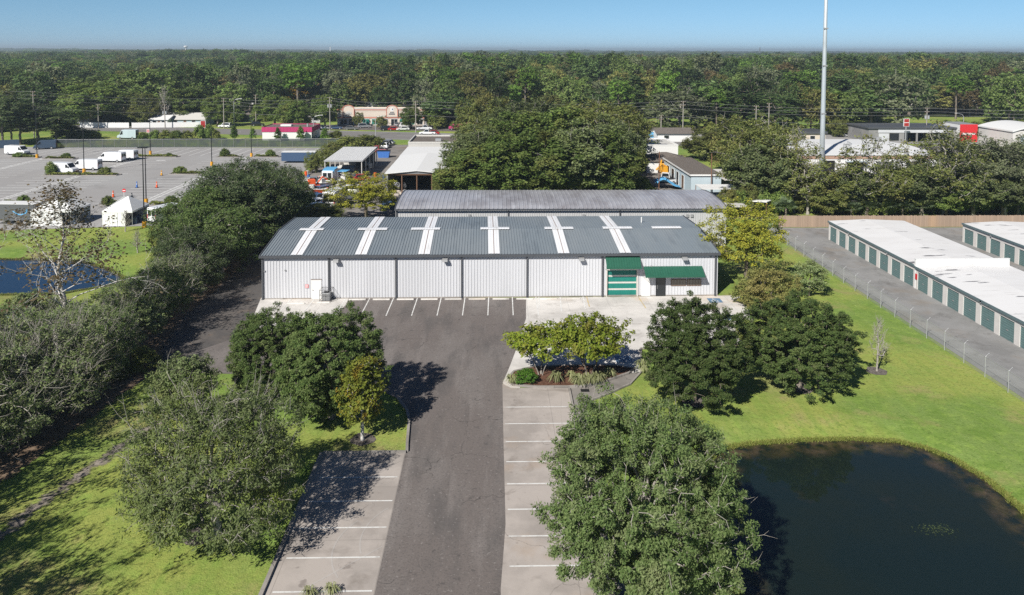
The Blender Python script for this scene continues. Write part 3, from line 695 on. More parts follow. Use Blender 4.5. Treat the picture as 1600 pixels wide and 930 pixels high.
# entrance door, white panel, window
x0 = loc(1026,450)[0]; x1 = loc(1039.5,450)[0]
m = MB(); m.box(x0-.06,x0,-.1,-.045,.04,2.2); m.box(x1,x1+.06,-.1,-.045,.04,2.2); m.box(x0-.06,x1+.06,-.1,-.045,2.2,2.27); m.build('door_frame', MT['black'], wh)
m = MB(); m.box(x0,x1,-.08,-.05,.04,2.2); d = m.build('entrance_door', MT['darkglass'], wh)
m = MB(); m.tube([(x0+.12,-.14,.9),(x0+.12,-.14,1.35)], .018); m.build('handle', MT['grey'], d)
x0 = loc(1002.5,450)[0]; x1 = loc(1016.5,450)[0]
m = MB(); m.box(x0,x1,-.09,-.045,.05,2.25); m.build('cover_panel', MT['white'], wh)
for a, b in ((1049,1072.5),(1074,1096.5)):
    x0 = loc(a,440)[0]; x1 = loc(b,440)[0]; z0 = 1.28; z1 = 1.95
    m = MB(); m.box(x0,x1,-.10,-.045,z0-.05,z0); m.box(x0,x1,-.10,-.045,z1,z1+.05); m.box(x0,x0+.05,-.10,-.045,z0,z1); m.box(x1-.05,x1,-.10,-.045,z0,z1)
    for k in range(1,5): xx = x0+(x1-x0)*k/5; m.box(xx-.015,xx+.015,-.085,-.075,z0,z1)
    f = m.build('window', MT['brown'], wh)
    m = MB(); m.box(x0+.05,x1-.05,-.07,-.05,z0,z1); m.build('pane', MT['tanglass'], f)
for px in (526.5,695.5,908,1069.5):
    x = loc(px, 402)[0]
    m = MB(); m.box(x-.06,x+.06,-.2,-.05,4.5,4.62); m.prof([(-.72,4.38),(-.2,4.52),(-.2,4.72),(-.62,4.62)], 'x', x-.3, x+.3); m.build('wall_light', MT['grey'], wh)
for px, py in ((1018,416.5),(1112,402),(415,422),(447,421)):
    x, z = loc(px, py); m = MB(); m.box(x-.07,x+.07,-.12,-.045,z-.09,z+.06); m.build('vent', MT['grey'], wh)
x = Wl(1005.5,352,98)[0]; m = MB(); m.tube([(x,11.5,roofz(11.5)),(x,11.5,roofz(11.5)+.75)], .07, 8); m.build('vent_pipe', MT['white'], wh)
for k in range(4): pass
# cage and condenser
hx, hy = G(513, 466)
ac = empty('air_conditioner', 'grey outdoor air conditioning unit in a black cage by the white door', 'air conditioner', (hx, 86.1, .03))
m = MB(); m.box(-.42,.42,-.4,.4,.06,.95); b = m.build('housing', MT['galv'], ac, bevel=.03)
m = MB()
for k in range(9): m.box(-.38+.09*k,-.35+.09*k,-.425,-.4,.12,.9)
m.build('grille', MT['grey'], b)
m = MB(); m.tube([(0,0,.95),(0,0,.99)], .33, 14); m.build('fan_guard', MT['black'], ac)
m = MB(); m.box(-.5,.5,-.48,.48,0,.06); m.build('base_pad', MT['kerb'], ac)
m = MB()
for x in (-.65,.65):
    for y in (-.6,.6): m.tube([(x,y,0),(x,y,1.35)], .025)
for z in (.15,.75,1.35):
    m.tube([(-.65,-.6,z),(.65,-.6,z)], .02); m.tube([(-.65,.6,z),(.65,.6,z)], .02); m.tube([(-.65,-.6,z),(-.65,.6,z)], .02); m.tube([(.65,-.6,z),(.65,.6,z)], .02)
for k in range(1,8):
    x = -.65+1.3*k/8; m.tube([(x,-.6,.15),(x,-.6,1.35)], .01, 4); m.tube([(x,-.6,1.35),(x,.6,1.35)], .01, 4)
m.build('cage', MT['black'], ac)
# wheel stops
ws = None; n_ws = 0
for i in range(12):
    px = 457+i*0
    x = -22.0+2.72*i if i < 2 else -15.4+2.72*(i-2)
    if i == 11: x = G(893,466)[0]
    if i == 0:
        m = MB(); m.prof([(-.09,0),(.09,0),(.06,.13),(-.06,.13)], 'x', -.95, .95); me = m.mesh('wheel_stop', MT['concrete'])
    o = link('wheel_stop', me); o.location = (x, 86.2 if i > 1 else 85.0+.3*i, .035); o.rotation_euler = (0,0,R(.7+random.Random(i).uniform(-1,1)))
    tag(o, 'low concrete wheel stop at the head of a bay along the white warehouse wall' if i > 1 else ('concrete wheel stop in front of the white door' if i == 0 else 'concrete wheel stop beside the caged air conditioner'), 'wheel stop', 'wheel stops along the warehouse')
m = MB(); m.box(-.35,.35,-.25,.25,0,.025); 
for k in range(5): m.box(-.3,.3,-.22+.1*k,-.18+.1*k,.025,.035)
o = m.build('storm_drain', MT['black']); o.location = (*G(914,611), .031); tag(o, 'dark iron drain grate in the grey concrete swale beside the mulch island', 'drain')

# ------------------------------------------------------------------ second warehouse behind
w2 = empty('warehouse', 'light grey metal warehouse with curved galvanised roof behind the white one', 'warehouse', (0, 110, 0))
A0, A1 = Wl(618.5,340,110)[0], Wl(1135,330,110)[0]; E2 = 5.62; DD = 14.0
m = MB(); m.ribbed((A0,0,0), (1,0,0), (0,0,E2), (0,-1,0), A1-A0, .34, .10, .055); m.ribbed((A0,DD,0), (0,-1,0), (0,0,E2), (-1,0,0), DD, .34, .10, .055); m.ribbed((A1,0,0), (0,1,0), (0,0,E2), (1,0,0), DD, .34, .10, .055)
m.add([(A1,DD,0),(A0,DD,0),(A0,DD,E2),(A1,DD,E2)], [(0,1,2,3)])
m.build('wall', MT['wall2'], w2)
m = MB(); prof = [(-.35,E2-.10),(.8,E2+.16),(2.4,E2+.36),(4.6,E2+.50),(7,E2+.55),(9.4,E2+.50),(11.6,E2+.36),(13.2,E2+.16),(14.35,E2-.10)]
for i in range(len(prof)-1):
    a, b = prof[i], prof[i+1]; u = Vector((0,b[0]-a[0],b[1]-a[1])); n_ = Vector((0,-(b[1]-a[1]),b[0]-a[0])).normalized()
    m.ribbed((A0-.1,a[0],a[1]+.05), (1,0,0), u, n_, A1-A0+.2, .62, .2, .05)
m.build('roof', MT['roof2'], w2)
m = MB(); m.box(A0-.15,A1+.15,-.48,-.35,E2-.28,E2-.08); m.build('gutter', MT['trim'], w2)
for xx in (A0+.1, Wl(794,334,110)[0], Wl(968.5,334,110)[0]):
    m = MB(); m.box(xx-.08,xx+.08,-.22,-.05,0,E2-.25); m.build('downspout', MT['trim'], w2)
for px, py in ((733.5,337),(912,337),(1074,337),(1081,337)):
    x, z = Wl(px, py, 110); m = MB(); m.box(x-.2,x+.2,-.16,-.045,z-.22,z+.2); m.build('vent', MT['grey'], w2)
for xx, s in ((A0-.08,0),(A1+.08,0)):
    m = MB()
    for i in range(len(prof)-1):
        a, b = prof[i], prof[i+1]; m.add([(xx-.06,a[0],a[1]-.12),(xx+.06,a[0],a[1]-.12),(xx+.06,b[0],b[1]-.12),(xx-.06,b[0],b[1]-.12),(xx-.06,a[0],a[1]+.14),(xx+.06,a[0],a[1]+.14),(xx+.06,b[0],b[1]+.14),(xx-.06,b[0],b[1]+.14)], [(0,3,2,1),(4,5,6,7),(0,1,5,4),(1,2,6,5),(2,3,7,6),(3,0,4,7)])
    m.build('rake_trim', MT['trim'], w2)

# ------------------------------------------------------------------ self-storage blocks
def storage(name, label, x0, x1, yend, sections, lamp_first=True):
    st = empty(name, label, 'storage building', (x0, yend, 0))
    W_ = x1-x0; y = 0.0
    for si, (nd, pitch, hgt, wall_end) in enumerate(sections):
        ln = nd*pitch; y1 = y; y0 = y-ln
        m = MB(); m.box(.10, W_-.10, y0, y1, 0, hgt); 
        for k in range(nd+1):
            yy = y1-k*pitch
            m.box(0,.10,max(y0,yy-.40),min(y1,yy+.40),0,2.14); m.box(W_-.10,W_,max(y0,yy-.40),min(y1,yy+.40),0,2.14)
        m.box(0,.10,y0,y1,2.14,hgt); m.box(W_-.10,W_,y0,y1,2.14,hgt)
        m.build('wall', MT['storage_wall'], st)
        for k in range(nd):
            yy = y1-(k+.5)*pitch; dw = pitch-.8
            m = MB(); m.ribbed((.085,yy+dw/2,.02), (0,0,1), (0,-dw,0), (-1,0,0), 2.12, .24, .09, .018)
            d = m.build('roll_up_door', MT['storage_door'], st)
            m = MB(); m.box(.03,.08,yy-.12,yy+.12,.95,1.03); m.build('latch', MT['grey'], d)
        m = MB(); zr = hgt+.02; pr = [(-.12,zr),(W_/2,zr+.24),(W_+.12,zr),(W_+.12,zr+.09),(W_/2,zr+.33),(-.12,zr+.09)]
        m.prof(pr, 'y', y0, y1); m.build('roof', MT['storage_roof'], st)
        m = MB(); m.box(-.20,-.121,y0,y1,hgt-.12,hgt+.13); m.build('eave_trim', MT['tealtrim'], st)
        if wall_end:
            m = MB(); m.box(-.05,W_+.05,y0-.12,y0+.12,0,hgt+.80); m.box(-.09,W_+.09,y0-.16,y0+.16,hgt+.80,hgt+.87); m.build('firewall', MT['white'], st)
        for k in range(2 if ln > 20 else 1):
            yy = y1-ln*(.28+.45*k); m = MB(); m.box(-.2,-.02,yy-.11,yy+.11,2.42,2.66); m.build('wall_light', MT['grey'], st)
        y = y0-(.12 if wall_end else 0)
    return st
sA = storage('storage_building', 'long cream storage block with green roller doors beside the chain link fence', 50.75, 62.1, 113.6, [(8,2.98,2.75,True),(15,2.98,2.62,False)])
m = MB(); m.box(-.1,-.02,-24.35,-24.0,1.2,1.85); m.build('notice_plate', MT['red'], sA)
sB = storage('storage_building', 'shorter looking storage block at the right edge with green roller doors', 70.3, 82, 112.0, [(8,2.98,2.75,True),(8,2.98,2.75,False)])

# ------------------------------------------------------------------ fences near the storage yard
ch = empty('chain_link_fence', 'tall galvanised chain link fence with outward barbed wire arms along the grass', 'fence', (43.05, 60, 0))
m = MB(); m.tube([(0,0,0),(0,0,1.85),(.32,0,2.15)], [.032,.032,.025], 6); pm = m.mesh('post', MT['galv'])
y = 53.0
while y > -29: y -= 3.02
while y < 58.5:
    p = link('post', pm, ch); p.location = (0, y, 0); y += 3.02
m = MB(); m.add([(.035,-29,.04),(.035,58,.04),(.035,58,1.83),(.035,-29,1.83)], [(0,1,2,3)]); m.build('mesh_panel', MT['chain'], ch)
m = MB(); m.tube([(0,-29,1.84),(0,58,1.84)], .02, 5); m.build('rail', MT['galv'], ch)
m = MB()
for k in range(3): m.tube([(.08+.1*k,-29,1.92+.095*k),(.08+.1*k,58,1.92+.095*k)], .006, 4)
m.build('barbed_wire', MT['galv'], ch)
wf = empty('wooden_fence', 'tall tan board fence behind the storage yard', 'fence', (46.2, 121.6, 0))
m = MB(); rr = random.Random(3); x = 0.0
while x < 78:
    h_ = 1.9+rr.uniform(-.05,.06); m.box(x, x+.142, -.012+rr.uniform(-.012,.012), .012, .03, h_); x += .15
m.build('boards', MT['wood'], wf)
m = MB(); m.box(0,78,.02,.07,.4,.5); m.box(0,78,.02,.07,1.4,1.5); m.build('rail', MT['wood'], wf)
m = MB(); m.box(-.06,.06,.075,.19,0,1.8); pm = m.mesh('post', MT['wood'])
for k in range(33):
    p = link('post', pm, wf); p.location = (k*2.44, 0, 0)

# ------------------------------------------------------------------ trees
def unit(v): return v/np.maximum(np.linalg.norm(v, axis=-1, keepdims=True), 1e-9)
def tubes_mesh(name, p0, p1, r0, r1, m, n=5):
    p0, p1 = np.asarray(p0, float), np.asarray(p1, float); r0 = np.asarray(r0, float); r1 = np.asarray(r1, float)
    d = unit(p1-p0); ref = np.where(np.abs(d[:, 2:3]) < .9, np.array([[0, 0, 1.]]), np.array([[1., 0, 0]]))
    a = unit(np.cross(d, ref)); b = np.cross(d, a); k = len(p0)
    V = np.zeros((k, 2*n, 3)); ang = np.arange(n)*2*np.pi/n
    for j in range(n):
        o = a*np.cos(ang[j])+b*np.sin(ang[j])
        V[:, j] = p0+o*r0[:, None]; V[:, n+j] = p1+d*r1[:, None]*.3+o*r1[:, None]
    base = (np.arange(k)*2*n)[:, None]; F = []
    for j in range(n): F.append(np.concatenate([base+j, base+(j+1) % n, base+n+(j+1) % n, base+n+j], 1))
    return quads_mesh(name, V.reshape(-1, 3), np.concatenate(F), [m], smooth=True)
def leaves_mesh(name, c, out, l, w, m, rng, up=.6, outw=.5, rand=.9, lv=.55):
    k = len(c)
    n = unit(rng.normal(size=(k, 3))*rand*.6+np.array([0, 0, up])+out*outw)
    t = unit(np.cross(n, rng.normal(size=(k, 3)))); b = np.cross(n, t)
    s = 1+rng.uniform(-lv, lv, (k, 1)); l = l*s/2; w = w*s/2
    V = np.stack([c-t*l, c+b*w+t*l*.1, c+t*l, c-b*w+t*l*.1], 1)
    F = np.arange(4*k).reshape(k, 4)
    return quads_mesh(name, V.reshape(-1, 3), F, [m])
def tree_meshes(seed, H, R_, zc, rz, ncl, nlf, leaf, cr, lmat, bmat, trunk=.2, shell=.55, lob=.28, droop=0.0, bare=0, stems=1, up=.6, fl=.65, twig=.012, cutlow=-.75, zbase=None, r_exp=.5, blen=1.2, cone=0.0, bare_r=.014, lev=3, sub=0, subr=.40, asc=0.0, stray=.24):
    """crown of leaf clumps held by a branching skeleton; ellipsoid radii R_, R_, rz about height zc"""
    rng = np.random.default_rng(seed)
    # lobed envelope
    ld = unit(rng.normal(size=(9, 3))); la = rng.uniform(.3, 1, 9)*lob
    d = unit(rng.normal(size=(ncl*4, 3))); d = d[d[:, 2] > cutlow][:ncl]
    rad = 1+(np.exp(-(1-d@ld.T)*6)*la).sum(1)-lob*.45
    rr = (shell+(1-shell)*rng.uniform(0, 1, len(d))**.6)
    rr = np.where(rng.uniform(size=len(d)) < .22, rng.uniform(.25, .8, len(d)), rr)
    C = d*(rad*rr)[:, None]*np.array([R_, R_, rz])
    if sub:                     # billows: clumps gathered on a handful of boughs
        g = np.arange(sub)+.5; ph = np.arccos(1-(1-cutlow)*g/sub*.98); th = g*2.39996+rng.uniform(0, 6.28)
        sdir = unit(np.stack([np.cos(th)*np.sin(ph), np.sin(th)*np.sin(ph), np.cos(ph)], 1)+rng.normal(size=(sub, 3))*.18)
        srad = rng.uniform(.48, .82, sub); srr = subr*rng.uniform(.75, 1.25, sub)
        srad = np.where(rng.uniform(size=sub) < .2, srad*1.15, srad)
        si = rng.integers(0, sub, len(d)); q = unit(rng.normal(size=(len(d), 3))+sdir[si]*.8)
        C0 = C; C = (sdir[si]*srad[si][:, None]+q*(srr[si]*rng.uniform(.55, 1.0, len(d))**.5)[:, None])*np.array([R_, R_, rz])
        C = np.where((rng.uniform(size=len(d)) < stray)[:, None], C0, C)
    if cone: C[:, :2] *= (1-cone*(C[:, 2:3]/rz+1)/2)
    C[:, 2] += zc-droop*(np.hypot(C[:, 0], C[:, 1])/R_)**2*rz
    C[:, 2] = np.maximum(C[:, 2], cr*.5)
    # skeleton
    zt = max(.4, zc-rz*.55) if zbase is None else zbase
    pos = []; par = []
    for s in range(stems):
        off = np.zeros(3) if stems == 1 else np.array([math.cos(s*6.283/stems), math.sin(s*6.283/stems), 0])*.14
        prev = -1
        nseg = 5
        for i in range(nseg+1):
            f = i/nseg; q = off*(1+f*R_*(1.6 if stems > 1 else 0))+np.array([rng.normal()*.04*f*R_*.4, rng.normal()*.04*f*R_*.4, zt*f])
            pos.append(q); par.append(prev); prev = len(pos)-1
    # leader up the middle
    prev = len(pos)-1
    for i in range(1, 6):
        f = i/5; pos.append(pos[nseg]*np.array([1, 1, 0])+np.array([rng.normal()*.05*R_*f, rng.normal()*.05*R_*f, zt+(zc+rz*(.8 if asc else .45)-zt)*f])); par.append(prev if i > 1 else nseg); prev = len(pos)-1
    order = np.argsort(np.linalg.norm(C-np.array([0, 0, zt]), axis=1))
    cap = len(pos)+len(C)*lev+5; PA = np.zeros((cap, 3)); PA[:len(pos)] = pos; DP = np.zeros(cap); k = len(pos)
    for i in range(k): DP[i] = 0 if par[i] < 0 else DP[par[i]]+np.linalg.norm(PA[i]-PA[par[i]])
    tips = []
    for ci in order:
        c = C[ci]; v = c-PA[:k]; dist = np.linalg.norm(v, axis=1)
        j = int(np.argmin(dist+.25*DP[:k]+.8*np.maximum(0, PA[:k, 2]-c[2])+1.6*np.maximum(0, asc*np.hypot(c[0]-PA[:k, 0], c[1]-PA[:k, 1])-(c[2]-PA[:k, 2]))*(asc > 0)+np.where(PA[:k, 2] < zt*.85, 9, 0)))
        a = PA[j].copy(); ln = dist[j]; prev = j
        for q in range(1, lev+1):
            f = q/lev; p = a+(c-a)*f+np.array([0, 0, .12*ln*math.sin(math.pi*f)])+rng.normal(size=3)*.05*ln*(f < 1)
            PA[k] = p; par.append(prev); DP[k] = DP[prev]+np.linalg.norm(p-PA[prev]); prev = k; k += 1
        tips.append(prev)
    par = np.array(par); cnt = np.zeros(k)
    cnt[tips] += 1
    for i in range(k-1, -1, -1):
        if par[i] >= 0: cnt[par[i]] += cnt[i]
    cnt = np.maximum(cnt, .6); r = np.maximum(twig, trunk*(cnt/cnt.max())**r_exp)
    sel = np.where(par >= 0)[0]
    p0 = PA[par[sel]]; p1 = PA[sel]; r0 = np.minimum(r[par[sel]], r[sel]*1.6+.01); r1 = r[sel]
    low = p0[:, 2] < .05; r0 = np.where(low, r0*1.5, r0)
    p0 = p0.copy(); p0[low, 2] -= .15
    if bare:
        bi = rng.integers(0, len(C), bare); o = C[bi]; od = unit(o-np.array([0, 0, zt]))
        e = o+(od*rng.uniform(.4, 1.0, (bare, 1))+rng.normal(size=(bare, 3))*.45+np.array([0, 0, .25]))*blen
        mid = (o+e)/2+rng.normal(size=(bare, 3))*.12*blen; s0 = o-od*blen*.5
        e2 = mid+(unit(rng.normal(size=(bare, 3))+od))*blen*.5
        p0 = np.concatenate([p0, s0, o, mid, mid]); p1 = np.concatenate([p1, o, mid, e, e2])
        z = np.ones(bare)*bare_r
        r0 = np.concatenate([r0, z*1.7, z*1.35, z, z*.8]); r1 = np.concatenate([r1, z*1.35, z, z*.4, z*.4])
    tm = tubes_mesh('trunk', p0, p1, r0, r1, MT[bmat])
    cs = rng.uniform(.55, 1.35, len(C)); ln_ = np.maximum(1, (nlf*cs**1.5).astype(int))
    idx = np.repeat(np.arange(len(C)), ln_); q = unit(rng.normal(size=(len(idx), 3)))*(rng.uniform(0, 1, (len(idx), 1))**.45)
    q = q*np.array([1, 1, fl])*cr*cs[idx][:, None]
    # clump leans outward so the outline is tufted
    od = unit(C-np.array([0, 0, zc-rz*.3])); q = q+od[idx]*(rng.uniform(-.3, 1.0, (len(idx), 1))**1)*cr*.55
    L = C[idx]+q; L[:, 2] = np.maximum(L[:, 2], .06)
    lm = leaves_mesh('crown', L, unit(L-np.array([0, 0, zc-rz*.4])), leaf[0], leaf[1], MT[lmat], rng, up=up)
    return lm, tm
PROTO = {}
def proto(key, **k):
    if key not in PROTO: PROTO[key] = (tree_meshes(**k), k['zc']+k['rz'], k['R_'])
    return PROTO[key]
def tree(name, label, key, x, y, h=None, r=None, rz=None, group=None, cat='tree', z=0.0, lmat=None):
    (lm, tm), H0, R0 = PROTO[key]
    sz = (h/H0) if h else 1.0; sr = (r/R0) if r else sz
    o = empty(name, label, cat, (x, y, z), rz if rz is not None else (x*7.3+y*3.1) % 6.28, group)
    o.scale = (sr, sr, sz)
    link('crown', lm, o); link('trunk', tm, o)
    return o
def tree_px(name, label, key, px, py, top, width, group=None, rz=None, cat='tree', z=0):
    """base pixel -> place on the ground; top pixel row and crown width -> real height and radius"""
    x, y = G(px, py); h = ztop(px, top, y)
    return tree(name, label, key, x, y, h, width/2*y/FPX, rz, group, cat, z)

# near trees, each kind its own crown
proto('ever1', seed=11, H=9, R_=4.0, zc=4.5, rz=4.1, ncl=950, nlf=120, leaf=(.155, .07), cr=.33, lmat='lf_ever', bmat='bark', trunk=.24, shell=.74, lob=.26, cutlow=-.85, sub=34, subr=.34, stray=.42)
proto('ever2', seed=23, H=9, R_=4.1, zc=4.4, rz=4.0, ncl=1000, nlf=115, leaf=(.155, .07), cr=.32, lmat='lf_ever', bmat='bark', trunk=.24, shell=.74, lob=.30, cutlow=-.85, sub=38, subr=.32, stray=.42)
proto('oakbig', seed=31, H=9, R_=5.4, zc=5.0, rz=4.5, ncl=1750, nlf=105, leaf=(.130, .058), cr=.33, lmat='lf_oak', bmat='bark_grey', trunk=.34, shell=.55, lob=.26, bare=160, cutlow=-.9, blen=.7, bare_r=.008, sub=60, subr=.24, stray=.5)
proto('greyoak', seed=47, H=8, R_=4.6, zc=3.7, rz=3.4, ncl=1250, nlf=50, leaf=(.155, .060), cr=.38, lmat='lf_greyoak', bmat='bark_grey', trunk=.30, shell=.5, lob=.30, bare=420, cutlow=-.75, blen=.85, bare_r=.008, sub=30, subr=.36, stray=.45)
proto('scrub1', seed=53, H=7, R_=4.0, zc=3.4, rz=3.2, ncl=420, nlf=32, leaf=(.19, .075), cr=.42, lmat='lf_scrub', bmat='bark_grey', trunk=.22, shell=.5, lob=.42, bare=460, cutlow=-.85, blen=1.0, bare_r=.009, sub=20, subr=.36)
proto('scrub2', seed=59, H=7, R_=4.0, zc=3.6, rz=3.3, ncl=420, nlf=36, leaf=(.19, .075), cr=.42, lmat='lf_oak', bmat='bark_grey', trunk=.22, shell=.5, lob=.40, bare=300, cutlow=-.85, blen=.9, bare_r=.009, sub=20, subr=.38)
proto('darkoak', seed=61, H=10, R_=5.5, zc=5.6, rz=4.6, ncl=620, nlf=52, leaf=(.27, .12), cr=.72, lmat='lf_dark', bmat='bark_grey', trunk=.35, shell=.6, lob=.40, bare=120, cutlow=-.9, blen=.9, bare_r=.012, sub=24, subr=.36)
proto('darkoak2', seed=67, H=10, R_=5.5, zc=5.6, rz=4.4, ncl=600, nlf=54, leaf=(.27, .12), cr=.72, lmat='lf_ever', bmat='bark_grey', trunk=.35, shell=.6, lob=.42, bare=25, cutlow=-.9, bare_r=.012, sub=22, subr=.38)
proto('yellow', seed=71, H=10, R_=4.1, zc=6.0, rz=4.2, ncl=330, nlf=70, leaf=(.21, .12), cr=.55, lmat='lf_yell', bmat='bark', trunk=.24, shell=.55, lob=.42, bare=20, cutlow=-.8, zbase=2.0)
proto('crape1', seed=83, H=4.5, R_=2.3, zc=3.1, rz=1.35, ncl=150, nlf=36, leaf=(.26, .13), cr=.42, lmat='lf_crape', bmat='bark_grey', trunk=.07, shell=.5, lob=.35, stems=3, cutlow=-.55, zbase=1.5, twig=.012)
proto('crape2', seed=89, H=5, R_=3.1, zc=3.2, rz=1.6, ncl=250, nlf=38, leaf=(.26, .13), cr=.44, lmat='lf_crape', bmat='bark', trunk=.08, shell=.5, lob=.35, stems=4, cutlow=-.6, zbase=1.4, twig=.012)
proto('autumn', seed=97, H=6, R_=1.75, zc=4.1, rz=2.7, ncl=170, nlf=42, leaf=(.20, .11), cr=.40, lmat='lf_autumn', bmat='bark_white', trunk=.13, shell=.45, lob=.2, bare=0, cutlow=-.9, zbase=1.7, cone=.3)
proto('baretree', seed=101, H=4.4, R_=1.2, zc=2.4, rz=1.9, ncl=70, nlf=1, leaf=(.06, .03), cr=.3, lmat='lf_scrub', bmat='bark_grey', trunk=.09, shell=.4, lob=.3, bare=120, cutlow=-.8, zbase=.7, cone=.75, blen=.45, bare_r=.010, twig=.012)
def sycamore_meshes():
    rng = np.random.default_rng(5); p0, p1, r0, r1, L = [], [], [], [], []
    def seg(a, b, ra, rb): p0.append(a); p1.append(b); r0.append(ra); r1.append(rb)
    def limb(a, d, ln, r, lev):
        n = 5; p = a.copy(); d = d/np.linalg.norm(d)
        for i in range(n):
            d = d+rng.normal(size=3)*.16+np.array([0, 0, .05]); d = d/np.linalg.norm(d); q = p+d*ln/n; rr = r*(1-.8*(i+1)/n); seg(p, q, r*(1-.8*i/n), max(.008, rr)); p = q
            if lev and i > 0:
                for _ in range(2 if lev > 1 else 1):
                    e = d+rng.normal(size=3)*.75+np.array([0, 0, .15]); limb(p, e, ln*rng.uniform(.30, .52), max(.01, rr*.6), lev-1)
        if lev < 2: L.append(p)
    H = 14.0; p = np.zeros(3); n = 16; tr = []
    for i in range(n):
        q = np.array([.22*math.sin(i*.55), .18*math.cos(i*.8)-.18, H*(i+1)/n]); r = .20*(1-.86*i/n); seg(p, q, r, .20*(1-.86*(i+1)/n)); tr.append((q, r)); p = q
    for k in range(19):
        z = 3.8+9.4*k/18; q, r = tr[min(n-1, int(z/H*n))]; az = k*2.4+.4; ln = (1.3+(H-z)*.46)*rng.uniform(.8, 1.15); el = .55+.5*k/18
        limb(np.array([q[0], q[1], z]), np.array([math.cos(az)*math.cos(el), math.sin(az)*math.cos(el), math.sin(el)]), ln, r*.42, 2)
    tm = tubes_mesh('trunk', p0, p1, r0, r1, MT['bark_white']); L = np.array(L); L = L[rng.uniform(size=len(L)) < .55]
    idx = np.repeat(np.arange(len(L)), 10); c = L[idx]+rng.normal(size=(len(idx), 3))*.28
    return leaves_mesh('crown', c, unit(c-np.array([0, 0, 8.])), .22, .13, MT['lf_brown'], rng), tm
PROTO['sycamore'] = (sycamore_meshes(), 14.3, 4.6)
proto('brownoak', seed=107, H=6, R_=2.4, zc=3.4, rz=2.4, ncl=190, nlf=60, leaf=(.19, .085), cr=.42, lmat='lf_scrub', bmat='bark', trunk=.14, shell=.5, lob=.4, bare=20, cutlow=-.8, bare_r=.009, blen=.6)
proto('bright', seed=109, H=7, R_=3.6, zc=3.6, rz=3.2, ncl=340, nlf=80, leaf=(.22, .10), cr=.52, lmat='lf_midlight', bmat='bark', trunk=.2, shell=.6, lob=.4, cutlow=-.9)
# mid-distance kinds
proto('mid1', seed=113, H=15, R_=5.5, zc=9, rz=6, ncl=460, nlf=60, leaf=(.42, .22), cr=.85, lmat='lf_mid', bmat='bark', trunk=.35, shell=.72, lob=.32, cutlow=-.95, lev=2, sub=22, subr=.38, fl=.8)
proto('mid2', seed=127, H=15, R_=5.5, zc=9, rz=6, ncl=430, nlf=58, leaf=(.42, .22), cr=.85, lmat='lf_mid2', bmat='bark_grey', trunk=.35, shell=.6, lob=.35, cutlow=-.95, bare=20, lev=2, bare_r=.03, blen=2, sub=20, subr=.38, fl=.8)
proto('mid3', seed=131, H=13, R_=5.0, zc=7.2, rz=5.8, ncl=360, nlf=56, leaf=(.38, .20), cr=.80, lmat='lf_midlight', bmat='bark_grey', trunk=.3, shell=.55, lob=.48, cutlow=-.95, bare=16, lev=2, bare_r=.03, blen=1.8, sub=20, subr=.38, fl=.8)
proto('sparse', seed=137, H=12, R_=4.6, zc=7.2, rz=5.2, ncl=230, nlf=22, leaf=(.34, .17), cr=.72, lmat='lf_midlight', bmat='bark_grey', trunk=.26, shell=.5, lob=.5, cutlow=-.8, bare=35, zbase=3.2, lev=2, bare_r=.02, blen=1.0, twig=.03, sub=16, subr=.36)
proto('moss', seed=139, H=12, R_=5.2, zc=6.6, rz=5.6, ncl=340, nlf=48, leaf=(.34, .16), cr=.80, lmat='lf_f6', bmat='bark_grey', trunk=.3, shell=.55, lob=.48, cutlow=-.9, bare=45, lev=2, bare_r=.018, blen=1.0, sub=18, subr=.38)
# forest kinds
FK = {}
def fproto(key, lm, seed, **k):
    a = dict(seed=seed, H=18, R_=6.2, zc=10.5, rz=7.5, ncl=190, nlf=26, leaf=(.85, .46), cr=1.25, lmat=lm, bmat='bark', trunk=.4, shell=.7, lob=.45, cutlow=-.8, lev=1, twig=.05, sub=15, subr=.42)
    a.update(k); proto(key, **a)
fproto('f_dark', 'lf_f1', 149); fproto('f_dark2', 'lf_f1', 151, R_=5.4, rz=8, lob=.5); fproto('f_mid', 'lf_f2', 157); fproto('f_mid2', 'lf_f2', 163, R_=6.8, rz=6.4, zc=10)
fproto('f_olive', 'lf_f3', 167, lob=.5); fproto('f_brown', 'lf_f4', 173, nlf=20, bare=14, bare_r=.04, blen=2, bmat='bark_grey'); fproto('f_moss', 'lf_f6', 179, nlf=22, bare=16, bare_r=.04, blen=2, bmat='bark_grey')
fproto('f_pine', 'lf_f5', 181, R_=4.2, zc=14.5, rz=4.5, zbase=9, ncl=60, nlf=34, cr=1.5, fl=.5, shell=.5, lob=.5, trunk=.3, sub=0)
fproto('f_gold', 'lf_gold', 191, R_=5, rz=5.5, zc=8.5)
proto('pine', seed=193, H=15, R_=4.2, zc=9.4, rz=5.2, ncl=110, nlf=44, leaf=(.7, .22), cr=1.2, fl=.4, lmat='lf_dark', bmat='bark', trunk=.26, shell=.5, lob=.5, zbase=4, lev=2, cutlow=-.8)
proto('conifer', seed=197, H=5, R_=1.3, zc=2.7, rz=2.4, ncl=60, nlf=30, leaf=(.42, .18), cr=.5, lmat='lf_f5', bmat='bark', trunk=.1, shell=.5, lob=.3, zbase=.4, cone=.75, lev=2)
